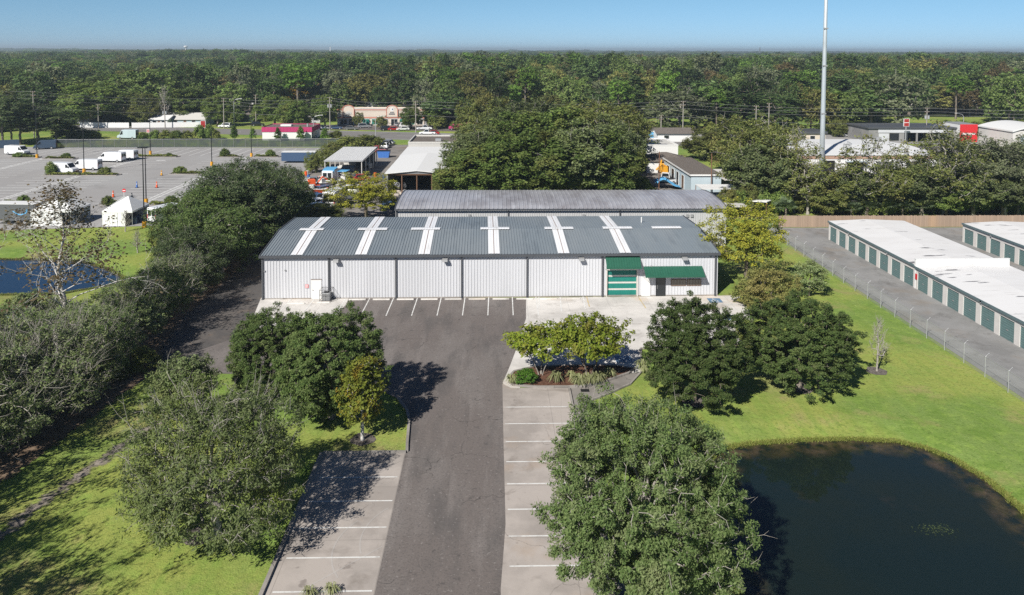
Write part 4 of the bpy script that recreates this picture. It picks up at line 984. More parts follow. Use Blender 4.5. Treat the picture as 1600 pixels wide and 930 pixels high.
# shrubs and ground plants
proto('shrub', seed=199, H=1.6, R_=.9, zc=.75, rz=.8, ncl=60, nlf=40, leaf=(.17, .08), cr=.26, lmat='lf_shrub', bmat='bark', trunk=.04, shell=.6, lob=.3, zbase=.2, lev=2, twig=.008)
proto('bush', seed=223, H=3, R_=1.7, zc=1.35, rz=1.5, ncl=90, nlf=44, leaf=(.32, .14), cr=.5, lmat='lf_hedge', bmat='bark', trunk=.06, shell=.6, lob=.4, zbase=.3, lev=2, twig=.012)
proto('darkbush', seed=227, H=3, R_=1.7, zc=1.4, rz=1.5, ncl=90, nlf=44, leaf=(.32, .14), cr=.5, lmat='lf_mid', bmat='bark', trunk=.06, shell=.6, lob=.4, zbase=.3, lev=2, twig=.012)
def blades(seed, n, hgt, spread, w, lmat, arch=.6):
    rng = np.random.default_rng(seed); V = []; F = []
    for i in range(n):
        a = rng.uniform(0, 6.283); d = np.array([math.cos(a), math.sin(a), 0]); s = np.array([-d[1], d[0], 0])*w
        b = d*rng.uniform(0, .12*spread); h = hgt*rng.uniform(.6, 1.1); sp = spread*rng.uniform(.5, 1.1)
        m_ = b+d*sp*.45+np.array([0, 0, h]); e = b+d*sp+np.array([0, 0, h*(1-arch)])
        o = len(V); V += [b-s*.7, b+s*.7, m_+s, m_-s, e+s*.15, e-s*.15]; F += [(o, o+1, o+2, o+3), (o+3, o+2, o+4, o+5)]
    return quads_mesh('leaves', np.array(V), np.array(F), [MT[lmat]])
LILY = blades(3, 46, .55, .55, .028, 'lf_lily')
def fan_palm():
    rng = np.random.default_rng(17); V = []; F = []
    for i in range(26):
        a = rng.uniform(0, 6.283); el = rng.uniform(.15, 1.2); d = np.array([math.cos(a)*math.cos(el), math.sin(a)*math.cos(el), math.sin(el)])
        c = np.array([0, 0, 1.2])+d*rng.uniform(.7, 1.3); s = unit(np.cross(d, np.array([0, 0, 1.]))); u = np.cross(s, d)
        for k in range(9):
            t = (k-4)/4*1.25; q = d*math.cos(t)+s*math.sin(t)+np.array([0, 0, -.25]); q = unit(q)*.85; sd = unit(np.cross(q, u))*.06
            o = len(V); V += [c, c+q*.5+sd, c+q+np.array([0, 0, -.12]), c+q*.5-sd]; F.append((o, o+1, o+2, o+3))
    return quads_mesh('fronds', np.array(V), np.array(F), [MT['lf_palm']])
PALM = fan_palm()
palm_t = MB().tube([(0,0,-.1),(.05,0,.6),(0,0,1.3)], [.16,.13,.12], 7).mesh('trunk', MT['bark'], True)
def palm(label, x, y, s, group):
    o = empty('palmetto', label, 'palm', (x, y, 0), (x*5+y) % 6.28, group); o.scale = (s, s, s)
    link('fronds', PALM, o); link('trunk', palm_t, o); return o

def bank_grass(poly, label, n):
    rng = np.random.default_rng(4); C = []
    k = len(poly)
    for i in range(k):
        a, b = np.array(poly[i]), np.array(poly[(i+1) % k]); m_ = int(n*np.linalg.norm(b-a)); t = rng.uniform(0, 1, (m_, 1)); d = (b-a)/np.linalg.norm(b-a)
        C.append(a+(b-a)*t+np.array([d[1], -d[0]])*(rng.normal(size=(m_, 1))*.13+.05))
    C = np.concatenate(C); V = []; m_ = len(C); an = rng.uniform(0, 6.28, m_); h = rng.uniform(.04, .17, m_)
    s = np.stack([np.cos(an), np.sin(an), an*0], 1)*.022; b = np.concatenate([C, np.full((m_, 1), -.29)], 1); tip = b+np.stack([rng.normal(size=m_)*.12, rng.normal(size=m_)*.12, h+.05], 1)
    V = np.stack([b-s, b+s, tip+s*.3, tip-s*.3], 1).reshape(-1, 3)
    me = quads_mesh('bank_grass', V, np.arange(4*m_).reshape(m_, 4), [MT['lf_bank']]); o = link('bank_grass', me, kind='stuff'); o['label'] = label
bank_grass(POND, 'rough grass fringe round the dark pond', 420); bank_grass(POND2, 'rough grass fringe round the blue pond', 160)
rng_ = np.random.default_rng(6); c_ = rng_.normal(size=(170, 3))*np.array([.55, .28, 0]); x, y = G(1463, 820)
o = link('floating_weed', leaves_mesh('floating_weed', c_+np.array([0, 0, .012]), np.tile([[0, 0, 1.]], (170, 1)), .10, .035, MT['lf_dark'], rng_, up=3)); o.location = (x, y, -.275); tag(o, 'small patch of brown weed floating on the dark pond', 'weed patch')
# --- the trees standing around the lot
def T(name, label, key, px, py, top, width, **k): return tree_px(name, label, key, px, py, top, width, **k)
t = T('oak_tree', 'largest tree in the foreground, grey green oak overhanging the right hand parking bays', 'oakbig', 1002, 950, 616, 336, rz=2.6)
T('evergreen_tree', 'dense dark evergreen tree on the lawn right of the leafy mulch island', 'ever1', 1084, 628, 470, 158, rz=1.1)
T('evergreen_tree', 'broad dark evergreen tree on the lawn nearest the bare sapling', 'ever2', 1248, 606, 466, 166, rz=2.2)
bed(*G(1248, 606), 1.1); bed(*G(1084, 628), 1.1)
T('bare_sapling', 'small leafless grey sapling in a mulch ring on the open lawn', 'baretree', 1370, 580, 500, 44); bed(*G(1370, 580), .9)
T('crape_myrtle', 'smaller multi stemmed yellow green tree at the rounded end of the mulch island', 'crape1', 845, 588, 514, 92, z=.15)
T('crape_myrtle', 'wider yellow green multi stemmed tree in the middle of the mulch island', 'crape2', 920, 590, 503, 112, z=.15)
T('evergreen_tree', 'dark evergreen tree left of the drive casting its shadow onto the asphalt', 'ever2', 518, 654, 486, 165, rz=4.0)
T('evergreen_tree', 'dark evergreen tree behind the slim yellow tree, nearer the dirt lane', 'ever1', 420, 617, 486, 125, rz=3.3)
T('young_tree', 'slim white trunked tree with yellow and orange leaves on the grass beside the drive', 'autumn', 566, 688, 553, 78); bed(*G(567, 687), .95)
T('oak_tree', 'wide pale oak full of grey twigs on the grass left of the parking bays', 'greyoak', 338, 838, 618, 262, rz=2.0); bed(*G(312, 838), 1.0)
T('small_oak', 'small dark oak with grey twigs between the dirt lane and the wide pale oak', 'brownoak', 295, 668, 548, 105)
T('yellow_tree', 'tall yellow green tree at the right corner of the white warehouse', 'yellow', 1166, 448, 320, 112, rz=.4)
T('small_oak', 'small brown tinged tree below the chain link fence corner', 'brownoak', 1264, 462, 404, 56)
T('leafy_tree', 'bright green bushy tree below the tall yellow green tree', 'bright', 1205, 500, 415, 92)
T('leafy_bush', 'yellow green bush at the corner of the concrete beside the warehouse', 'bush', 1168, 478, 440, 44, cat='bush')
T('leafy_bush', 'low green bush squeezed between the two dark evergreens on the right', 'bush', 1166, 532, 500, 36, cat='bush')
# plants in the island
isl = G(822, 600); tree('round_shrub', 'round bright green shrub at the left tip of the mulch island', 'shrub', *isl, 1.15, .85, cat='shrub', z=.15)
LIL = [(799,599),(869,597),(893,591),(900,599),(905,602),(917,594),(925,600),(934,598),(944,590),(951,588),(1003,576),(1006,580)]
for i, (px, py) in enumerate(LIL):
    x, y = G(px, py, .15); o = link('grass_clump', LILY); o.location = (x, y, .15 if i < 10 else .03); o.rotation_euler = (0, 0, i*1.3); s = 1.35+.3*math.sin(i*2.1); o.scale = (s, s, s)
    tag(o, 'pale variegated grass clump in the mulch island' if i < 10 else 'pale variegated grass clump beside the kerb right of the island', 'plant', 'variegated grass clumps')
for px, py in ((520,921),(486,926)):
    x, y = G(px, py); o = link('weed_plant', LILY); o.location = (x, y-.4, .03); tag(o, 'small green weed growing from a joint of the left concrete bays', 'weed', 'weeds in the bays'); o.data = LILY

proto('shade', seed=233, H=8, R_=4.6, zc=4.4, rz=3.4, ncl=150, nlf=60, leaf=(.20, .085), cr=.6, lmat='lf_scrub', bmat='bark_grey', trunk=.2, shell=.4, lob=.4, bare=150, cutlow=-.6, blen=1.0, bare_r=.012)
# --- left hand belt of trees along the lane
BELT = [  # kind, base px, top, width, label
 ('scrub1',(-60,700),552,220,'grey twiggy tree low at the left edge beside the dirt verge'),
 ('scrub1',(38,682),528,205,'large silvery green shrubby tree above the dirt verge'),
 ('scrub2',(-10,640),490,200,'pale green tree at the left edge behind the silvery one'),
 ('scrub1',(98,628),490,165,'tangled grey branched tree below the white trunked sycamore'),
 ('scrub2',(160,592),476,120,'olive brown tree leaning over the lane bend'),
 ('scrub2',(120,580),470,160,'light green scrubby tree right under the sycamore crown'),
 ('brownoak',(50,560),450,100,'reddish brown tinged tree beside the small blue pond'),
 ('brownoak',(205,548),462,95,'dark brownish small oak at the bend of the lane'),
 ('scrub1',(212,526),446,92,'dark twiggy tree between pond and lane'),
 ('darkoak2',(240,505),424,92,'dense green tree half way along the lane'),
 ('scrub2',(205,492),430,90,'thin leaved tree at the right end of the blue pond'),
 ('scrub1',(276,476),400,90,'grey green tree arching over the lane'),
 ('darkoak',(306,453),358,112,'dark oak on the lane left of the white warehouse'),
 ('darkoak2',(270,450),398,80,'rounded green tree beside the grassy pond bank'),
 ('darkoak2',(345,426),325,140,'broad dark oak near the left corner of the white warehouse'),
 ('darkoak',(305,418),345,100,'dusky oak behind the grassy bank'),
 ('darkoak2',(338,392),290,160,'olive topped oak above the lane'),
 ('darkoak',(392,386),265,145,'large grey green oak left of the warehouse roof'),
 ('darkoak',(442,366),264,92,'dark oak nearest the junk yard'),
 ('darkoak',(370,362),254,140,'oak at the edge of the big parking lot'),
 ('darkoak2',(420,345),258,112,'shadowy oak behind the others at the junk yard fence'),
 ('darkoak',(330,360),300,100,'small oak beside the white box van'),
]
for i, (k, b, tp, w, lb) in enumerate(BELT):
    T('lane_tree', lb, k, b[0], b[1], tp, w, group='belt of trees along the dirt lane')
T('sycamore_tree', 'tall white trunked sycamore with bare limbs and brown leaves in front of the blue pond', 'sycamore', 96, 560, 308, 205, rz=1.9)
# trees just outside the left edge that shade the grass
for (x, y, h, r, key) in ((-36,48,9.5,4.6,'shade'),(-36,40,10.5,5,'shade'),(-31.8,34,10,4.6,'shade'),(-40.5,58,9,4.5,'shade'),(-29.5,29,11,4.8,'shade'),(-35,33,11,5,'shade'),(-33.5,26,12,5,'shade'),(-38,52,9,4.2,'shade')):
    tree('shade_tree', 'tree at the left border whose shadow streaks the grass', key, x, y, h, r, group='trees shading the grass at the left border')
for px, py, tp, w, lb in ((255,388,352,44,'bright green bush on the bank beside the white box van'),(275,380,358,30,'dark bush next to the bright one on the bank'),(232,492,470,40,'low bush at the end of the blue pond'),(222,578,546,46,'yellow green leafy bush at the verge of the lane'),(180,592,560,46,'small bush at the bend of the verge')):
    T('leafy_bush', lb, 'bush', px, py, tp, w, cat='bush')
for px, py, tp, w, lb in ((8,374,340,16,'thin bare sapling on the grass below the dark trailer'),(196,362,330,26,'thin bare sapling in front of the right white tent'),(215,395,362,30,'grey leafless bush on the pond bank')):
    T('bare_sapling', lb, 'baretree', px, py, tp, w)

# --- green mass behind the second warehouse and the right-hand groves
def grove(items, name, group):
    for k, b, tp, w, lb in items: T(name, lb, k, b[0], b[1], tp, w, group=group)
grove([
 ('yellow',(572,345),274,96,'rounded yellow green tree behind the left end of the white warehouse'),
 ('bright',(505,352),320,74,'low yellow green tree crown over the roof corner'),
 ('mid1',(735,318),240,110,'dark tree beside the long white shed'),
 ('mid2',(745,292),205,110,'tall dark tree left in the central grove'),
 ('mid1',(790,318),215,120,'dark green tree at the front of the central grove'),
 ('mid3',(760,275),195,100,'lighter tree in the left of the central grove'),
 ('mid1',(850,318),205,130,'dense tree in the middle front of the central grove'),
 ('mid2',(905,318),200,130,'tree with grey limbs in front of the central grove'),
 ('mid1',(948,318),208,112,'dark tree at the right front of the central grove'),
 ('mid2',(958,300),190,90,'tree at the right edge of the central grove'),
 ('mid1',(820,285),178,120,'tall tree inside the central grove'),
 ('mid1',(875,280),172,130,'tallest dark crown of the central grove'),
 ('mid3',(930,280),170,120,'olive crown in the central grove'),
 ('mid3',(962,270),178,88,'olive crown at the far right of the central grove'),
 ('mid2',(840,262),160,120,'crown at the back of the central grove'),
 ('mid3',(905,258),160,120,'bright crown at the back of the central grove'),
 ('mid3',(960,255),162,100,'rear right crown of the central grove'),
 ('bright',(756,245),147,92,'dark round tree beside the road left of the grove'),
 ('mid2',(790,250),165,90,'rear left crown of the central grove'),
 ('bright',(690,318),262,34,'pale green young tree beside the white shed door'),
], 'grove_tree', 'central grove behind the warehouses')
grove([
 ('mid3',(1172,318),215,84,'olive tree beside the pale blue shed'),
 ('mid3',(1118,248),205,56,'small olive tree behind the pale blue shed'),
 ('mid3',(1192,320),200,104,'light green tree in front of the steel mast on the left'),
 ('mid2',(1185,328),225,100,'green tree right behind the tall yellow green tree'),
 ('mid3',(1160,272),185,104,'tall light tree beyond the pale blue shed'),
 ('mid3',(1098,250),204,66,'olive tree rising straight behind the pale blue shed roof'),
 ('sparse',(1205,285),188,100,'thin crowned tree left of the white hall'),
 ('sparse',(1240,332),215,90,'open crowned tree left of the mast'),
 ('mid3',(1225,318),240,80,'leafy tree near the start of the wooden fence'),
 ('sparse',(1262,335),240,84,'loose leafy tree just in front of the mast'),
 ('mid3',(1290,336),270,70,'low green tree at the foot of the mast'),
 ('sparse',(1355,336),222,110,'tall thin tree in front of the white hall'),
 ('mid2',(1330,334),262,70,'green tree below the white hall'),
 ('mid3',(1395,334),262,80,'bushy olive tree before the white hall'),
 ('sparse',(1410,332),232,80,'thin olive tree near the right end of the white hall'),
 ('mid2',(1440,336),255,80,'dark green tree behind the second storage block'),
 ('sparse',(1475,336),205,120,'wide brown tinged tree beside the wooden fence'),
 ('moss',(1500,330),210,110,'grey mossy tree before the grey repair shop'),
 ('moss',(1545,330),222,110,'grey green tree behind the storage block at right'),
 ('moss',(1585,332),228,110,'grey mossy tree at the right edge'),
 ('mid2',(1520,338),268,80,'dark bushy tree over the fence at right'),
 ('mid2',(1570,338),270,80,'dark bushy tree at the far right fence'),
 ('mid1',(1478,338),280,60,'deep green tree low behind the fence'),
 ('moss',(1610,320),215,110,'mossy tree cut by the right edge'),
], 'fence_tree', 'trees behind the wooden fence')
for i, (px, py, s) in enumerate(((1300,339,1.7),(1228,341,1.3),(1385,339,1.6),(1440,339,1.3),(1520,338,1.9),(1355,338,1.2),(1565,338,1.7),(1590,338,1.5),(1410,339,1.1),(1330,340,1.1))):
    x, y = G(px, py); palm('silvery palmetto peeking over the wooden fence', x, max(y, 124.0), s, 'palmettos behind the wooden fence')

rnd = random.Random(21)
for i in range(30):
    px = 1140+i*15.8; py = 336-rnd.uniform(0, 7); w = rnd.uniform(26, 44)
    T('undergrowth_bush', 'bush in the thick undergrowth along the back of the wooden fence', rnd.choice(['bush','darkbush','bright','darkbush']), px, py, py-rnd.uniform(26, 52), w, group='undergrowth behind the wooden fence', cat='bush')
for i in range(20):
    px = 720+i*15; py = 316-rnd.uniform(0, 5)
    T('undergrowth_bush', 'bush at the shaded foot of the central grove', rnd.choice(['bush','darkbush','darkbush']), px, py, py-rnd.uniform(18, 40), rnd.uniform(22, 38), group='undergrowth of the central grove', cat='bush')

# ------------------------------------------------------------------ vehicles
def wheels(root, xs, w, r, mats_=('rubber', 'galv')):
    for x in xs:
        for s in (-1, 1):
            m = MB(); m.tube([(x, s*w/2, r), (x, s*(w/2-.22), r)], r, 14); t = m.build('wheel', MT['rubber'], root)
            m = MB(); m.tube([(x, s*(w/2+.006), r), (x, s*(w/2-.03), r)], r*.6, 10); m.build('rim', MT['galv'], t)
def panel(root, name, pts, n, off, m):
    n = Vector(n)*off; o = MB(); o.add([tuple(Vector(p)+n) for p in pts]+[tuple(Vector(p)-n*3) for p in pts], [tuple(range(len(pts))), tuple(range(len(pts), 2*len(pts)))[::-1]]+[(i, len(pts)+i, len(pts)+(i+1) % len(pts), (i+1) % len(pts)) for i in range(len(pts))])
    return o.build(name, MT[m], root)
def van(label, x, y, hd, paint='vanwhite', L=5.9, W=2.05, H=2.5, z=.03, group=None, windows=False, cat='van'):
    r = empty('delivery_van', label, cat, (x, y, z), hd, group); w = W/2
    pf = [(-L/2,.35),(-L/2,H-.12),(-L/2+.1,H),(L/2-1.75,H),(L/2-1.45,H-.1),(L/2-.72,1.42),(L/2-.1,1.12),(L/2,.85),(L/2,.35)]
    m = MB(); m.prof([(a,b) for a, b in pf], 'y', -w, w); m.build('body', MT[paint], r, bevel=.09)
    # prof pushes along y with (x,z) coords
    def sl(a, b, f): return (a[0]+(b[0]-a[0])*f, a[1]+(b[1]-a[1])*f)
    a, b = pf[4], pf[5]; q0, q1 = sl(a, b, .08), sl(a, b, .95); n = Vector((b[1]-a[1],0,-(b[0]-a[0]))).normalized()*-1
    panel(r, 'windshield', [(q0[0],-w+.14,q0[1]),(q0[0],w-.14,q0[1]),(q1[0],w-.1,q1[1]),(q1[0],-w+.1,q1[1])], n, .008, 'darkglass')
    for s in (-1, 1):
        panel(r, 'side_window', [(L/2-1.85,s*w,1.42),(L/2-.98,s*w,1.42),(L/2-1.45,s*w,H-.35),(L/2-1.85,s*w,H-.35)], (0,s,0), .008, 'darkglass')
        if windows: panel(r, 'side_window', [(-L/2+.4,s*w,1.4),(L/2-2.1,s*w,1.4),(L/2-2.1,s*w,H-.45),(-L/2+.4,s*w,H-.45)], (0,s,0), .008, 'darkglass')
        panel(r, 'headlight', [(L/2,s*(w-.42),.78),(L/2,s*(w-.08),.78),(L/2-.07,s*(w-.08),1.02),(L/2-.07,s*(w-.42),1.02)], (1,0,0), .03, 'headlamp')
        panel(r, 'taillight', [(-L/2,s*(w-.18),.9),(-L/2,s*(w-.04),.9),(-L/2,s*(w-.04),1.6),(-L/2,s*(w-.18),1.6)], (-1,0,0), .01, 'taillamp')
    for s in (-1, 1):
        panel(r, 'rear_window', [(-L/2,s*.08,1.35),(-L/2,s*(w-.22),1.35),(-L/2,s*(w-.22),H-.4),(-L/2,s*.08,H-.4)], (-1,0,0), .008, 'darkglass')
    m = MB(); m.box(-L/2-.08,-L/2+.02,-w+.05,w-.05,.32,.55); m.box(L/2-.02,L/2+.09,-w+.05,w-.05,.30,.6); m.build('bumper', MT['black'], r)
    for s in (-1, 1): m = MB(); m.box(L/2-1.12,L/2-.98,s*(w+.02)-.12,s*(w+.02)+.12,1.4,1.75); m.build('mirror', MT['black'], r)
    wheels(r, (-L/2+1.15, L/2-1.0), W+.02, .36); return r
def car(label, x, y, hd, paint='silver', kind='sedan', z=.03, group=None):
    L, W, H = {'sedan': (4.6,1.8,1.45), 'suv': (4.8,1.9,1.75), 'pickup': (5.5,1.95,1.8)}[kind]; w = W/2
    r = empty('parked_car', label, 'pickup truck' if kind == 'pickup' else 'car', (x, y, z), hd, group)
    hb = .95 if kind != 'sedan' else .88
    m = MB(); m.prof([(-L/2,.3),(-L/2,hb-.1),(-L/2+.15,hb),(L/2-1.2,hb+.02),(L/2-.15,hb-.14),(L/2,hb-.35),(L/2,.3)], 'y', -w, w); m.build('body', MT[paint], r, bevel=.06)
    if kind == 'sedan': c = [(-L/2+.35,hb),(-L/2+1.0,H),(.45,H),(L/2-1.25,hb)]
    elif kind == 'suv': c = [(-L/2+.1,hb),(-L/2+.35,H),(.55,H),(L/2-1.35,hb)]
    else: c = [(-.55,hb),(-.45,H),(.75,H),(L/2-1.45,hb)]
    wt = w-.2; wb = w-.04
    vs = [(c[0][0],-wb,hb),(c[1][0],-wt,H),(c[2][0],-wt,H),(c[3][0],-wb,hb),(c[0][0],wb,hb),(c[1][0],wt,H),(c[2][0],wt,H),(c[3][0],wb,hb)]
    m = MB(); m.add(vs, [(0,3,2,1),(4,5,6,7),(1,2,6,5),(0,1,5,4),(2,3,7,6),(0,4,7,3)]); cb = m.build('cabin', MT[paint], r, bevel=.04)
    def lerp(p, q, f): return tuple(p[i]+(q[i]-p[i])*f for i in range(3))
    def inset(q, f=.1):
        cen = tuple(sum(p[i] for p in q)/4 for i in range(3)); return [lerp(p, cen, f) for p in q]
    for q, nm in (([vs[0],vs[3],vs[2],vs[1]],'side_window'),([vs[4],vs[5],vs[6],vs[7]],'side_window'),([vs[3],vs[7],vs[6],vs[2]],'windshield'),([vs[0],vs[1],vs[5],vs[4]],'rear_window')):
        n = (Vector(q[1])-Vector(q[0])).cross(Vector(q[2])-Vector(q[1])).normalized(); panel(r, nm, inset(q, .14), n, .012, 'darkglass')
    if kind == 'pickup':
        m = MB(); m.box(-L/2+.1,-.62,-w+.1,w-.1,hb+.002,hb+.012); m.build('bed', MT['black'], r)
    for s in (-1, 1):
        panel(r, 'headlight', [(L/2,s*(w-.45),hb-.34),(L/2,s*(w-.1),hb-.34),(L/2-.06,s*(w-.1),hb-.2),(L/2-.06,s*(w-.45),hb-.2)], (1,0,0), .03, 'headlamp')
        panel(r, 'taillight', [(-L/2,s*(w-.35),hb-.3),(-L/2,s*(w-.08),hb-.3),(-L/2,s*(w-.08),hb-.14),(-L/2,s*(w-.35),hb-.14)], (-1,0,0), .01, 'taillamp')
    wheels(r, (-L/2+.9, L/2-.9), W+.02, .33); return r
def at(fn, label, px, py, hd, *a, **k):
    x, y = G(px, py); return fn(label, x, y, R(hd), *a, **k)
at(van, 'white delivery van nose to the right beside a hedge island, front van of the four', 99, 271, -8, L=6.2)
at(van, 'white delivery van second of the row with its dark rear doors to the right', 136, 265.5, 176, L=6.4)
at(van, 'white delivery van third of the row standing above the diagonal walkway', 175, 253, 172, L=6.4)
at(van, 'white delivery van farthest right of the row half hidden behind another', 197, 249.5, 172, L=5.6)
at(van, 'white delivery van alone near the lot entrance by the dark hedge', 27, 242, -12, L=6.2)
at(van, 'dark navy van with light windscreen at the end of the screened fence', 71, 233, 200, paint='navy', L=5.6)
at(van, 'white van seen from behind with black rear window beside the bank', 263, 345, 62, L=6.4, W=2.1, H=2.7)
at(van, 'white van parked at the far right beyond the mossy trees', 1595, 227, 178, windows=False, group=None)
R_ = 'cars at the beige shops'
at(car, 'silver suv on the forecourt right of the beige shop door', 569, 200, 20, 'silver', 'suv')
at(car, 'white car beside the low pink roofed building', 504, 202, 5, 'vanwhite', 'sedan')
at(car, 'dark car under the trees left of the beige shops', 525, 202, 5, 'carblue', 'sedan')
at(car, 'brown grey car at the kerb before the beige shops', 549, 203, 0, 'cargrey', 'sedan')
at(car, 'black car at the edge of the beige shop lot', 605, 204, 15, 'carblack', 'suv')
at(car, 'dark red car beside the black one at the beige shop lot', 616, 204, 15, 'carred', 'sedan')
at(car, 'white car nose out at the beige shop lot', 629, 204, 200, 'vanwhite', 'sedan')
at(car, 'white van like car close to the shop door', 634, 199, 20, 'vanwhite', 'suv')
at(car, 'silver car by the shop wall under the tree', 624, 197, 60, 'silver', 'sedan')
at(car, 'white pickup truck right of the utility pole by the shops', 663, 203, 5, 'vanwhite', 'pickup')
at(car, 'black car on the lane left of the pink roofed building', 403, 197, 15, 'carblack', 'suv')
at(car, 'white suv nearest the corrugated open shelter', 594, 232, 172, 'vanwhite', 'suv')
at(car, 'grey suv second in the row by the open shelter', 599, 228.5, 168, 'cargrey', 'suv')
at(car, 'silver sedan third in the row by the open shelter', 605, 226, 165, 'silver', 'sedan')
at(car, 'red pickup truck beside the blue bin at the open shelter', 590, 238, 175, 'carred', 'pickup')
at(car, 'dark parked suv at the right beyond the mossy trees', 1553, 224, 190, 'carblue', 'suv')
at(car, 'silver sedan parked next to the dark suv on the right', 1575, 224, 190, 'silver', 'sedan')
at(car, 'white car parked before the white hall at the mast', 1325, 214, 0, 'vanwhite', 'sedan')
at(car, 'white car outside the grey repair shop bays', 1473, 219, 5, 'vanwhite', 'sedan')
at(car, 'small white car seen through the trees below the mast', 1322, 292, 5, 'vanwhite', 'sedan')
at(car, 'blue car seen through the trees right of the mast', 1345, 290, 5, 'carblue', 'suv')
at(car, 'white pickup on the road behind the flat white building', 668, 210.5, 178, 'vanwhite', 'pickup', z=.05)
at(car, 'red small car on the road right of the white pickup', 676, 210.5, 178, 'carred', 'sedan', z=.05)
at(car, 'white car on the drive right of the white fence', 352, 199.5, 170, 'vanwhite', 'suv')
at(car, 'dark teal car half hidden in the growth at the left edge', 2, 512, 20, 'carblue', 'suv')
bx = at(van, 'blue grey box truck on the road behind the screened fence', 200, 217, 178, paint='paleblue', L=6.0, H=2.9, cat='truck')
# red car in the bay
at(car, 'red car inside an open bay of the grey repair shop', 1458, 213.5, 250, 'carred', 'sedan')
# trailer with blue swoosh
def trailer():
    x, y = G(20, 352); r = empty('cargo_trailer', 'dark grey box trailer with a light blue curved arrow on its side', 'trailer', (x, y+1.5, .03), R(-4))
    m = MB(); m.box(-3.4,3.4,-1.25,1.25,.6,3.3); m.build('body', MT['cargrey'], r, bevel=.04)
    m = MB(); m.box(-3.45,3.45,-1.28,1.28,3.3,3.38); m.build('roof', MT['white'], r)
    m = MB(); n = 12
    for i in range(n):
        t0, t1 = i/n, (i+1)/n
        f = lambda t: (.0+2.3*t, 2.2-.55*math.sin(math.pi*t*.9)); w = .10
        a, b = f(t0), f(t1); m.add([(a[0],-1.262,a[1]-w),(b[0],-1.262,b[1]-w),(b[0],-1.262,b[1]+w),(a[0],-1.262,a[1]+w)], [(0,1,2,3)])
    m.add([(2.05,-1.263,2.45),(2.45,-1.263,2.5),(2.35,-1.263,1.95)], [(0,2,1)])
    m.build('arrow_mark', MT['lblue'], r)
    m = MB(); m.box(3.401,3.42,-1.1,1.1,.7,3.2); m.build('rear_door', MT['cargrey'], r)
    wheels(r, (1.0, 1.9), 2.5, .4)
trailer()
x, y = G(468, 254); t = empty('cargo_trailer', 'blue box trailer with white roof behind the dark oaks', 'trailer', (x, y, .03))
m = MB(); m.box(-4.2,4.2,-1.25,1.25,.5,2.7); m.build('body', MT['carblue'], t); m = MB(); m.box(-4.25,4.25,-1.28,1.28,2.7,2.8); m.build('roof', MT['white'], t); wheels(t, (2, 3), 2.5, .4)

# ------------------------------------------------------------------ tents
def tent(label, px0, px1, py, L=9.5, D=9.0, flip=False, open_right=True):
    x0, y0 = G(px0, py); x1, _ = G(px1, py); w = x1-x0
    r = empty('party_tent', label, 'tent', ((x0+x1)/2, y0, 0)); h, pk = 2.5, 4.3; a = w/2; sg = .06
    m = MB(); v = [(-a,0,h),(a,0,h),(a,D,h),(-a,D,h),(-a*.12,D*.45,pk),(a*.12,D*.55,pk)]
    m.add(v+[(p[0],p[1],p[2]-.05) for p in v], [(0,1,5,4),(1,2,5),(2,3,4,5),(3,0,4),(6,10,11,7),(7,11,8),(8,11,10,9),(9,10,6),(0,6,7,1),(1,7,8,2),(2,8,9,3),(3,9,6,0)]); m.build('canopy', MT['canvas'], r)
    def curtain(p, q):
        m = MB(); n = 28; V = []
        for i in range(n+1):
            f = i/n; o = .05*math.sin(i*2.3); d = Vector((q[1]-p[1], p[0]-q[0], 0)).normalized()
            b = Vector((p[0]+(q[0]-p[0])*f, p[1]+(q[1]-p[1])*f, 0)); V += [tuple(b+d*o*1.4+Vector((0,0,.04))), tuple(b+d*o*.4+Vector((0,0,h)))]
        m.add(V, [(2*i,2*i+2,2*i+3,2*i+1) for i in range(n)]); m.build('side_wall', MT['canvas'], r, smooth=True)
    curtain((-a,.02),(a*(.55 if open_right else 1),.02)); curtain((-a+.02,D),(-a+.02,0)); curtain((a,D-.02),(-a,D-.02))
    m = MB(); m.box(-a,a,-.03,.03,h-.3,h); m.box(a-.03,a+.03,0,D,h-.3,h); m.build('valance', MT['canvas'], r)
    for x in (-a+.05, 0, a-.05):
        for y in (.05, D-.05): m = MB(); m.tube([(x,y,0),(x,y,h)], .04); m.build('tent_pole', MT['galv'], r)
    m = MB(); m.box(a*.58,a*.97,1.5,1.8,.03,1.1); m.box(a*.1,a*.5,3,5,.03,.9); m.build('dark_boxes', MT['carblue'], r)  # two low dark blue boxes inside the tent
tent('white party tent on the left with its peak behind the sycamore crown', 48, 111, 354, D=6.0)
tent('white party tent on the right with an open dark side by the light pole', 160, 207, 354, D=6.0)
x, y = G(228, 353)

# ------------------------------------------------------------------ parking-lot islands: hedge, bush, kerb
def hedge_mesh(seed, L, W, H):
    rng = np.random.default_rng(seed); n = int(L*W*110); c = np.stack([rng.uniform(-L/2, L/2, n), rng.uniform(-W/2, W/2, n), np.zeros(n)], 1)
    hh = H*(.75+.25*np.sin(c[:, 0]*2.1)*np.sin(c[:, 1]*3+1)); c[:, 2] = hh*rng.uniform(.1, 1, n)**.5
    return leaves_mesh('hedge', c, np.tile([[0, 0, 1.]], (n, 1)), .34, .18, MT['lf_hedge'], rng)
HEDGE = hedge_mesh(5, 5.0, 1.3, .65)
ISLS = [((18,53),247,'near the lot entrance'),((70,111),249,'behind the lone light pole base'),((206,272),246,'right of the white van row'),((72,124),275,'in front of the front white van'),((126,178),275,'right of the front white van'),((268,315),273,'at the head of the right walkway'),((0,50),320,'above the dark trailer'),((232,284),322,'above the white van seen from behind'),((160,182),321,'behind the right white tent'),((342,368),246,'beside the leftmost fence conifer'),((398,431),246,'below the pink roofed building')]
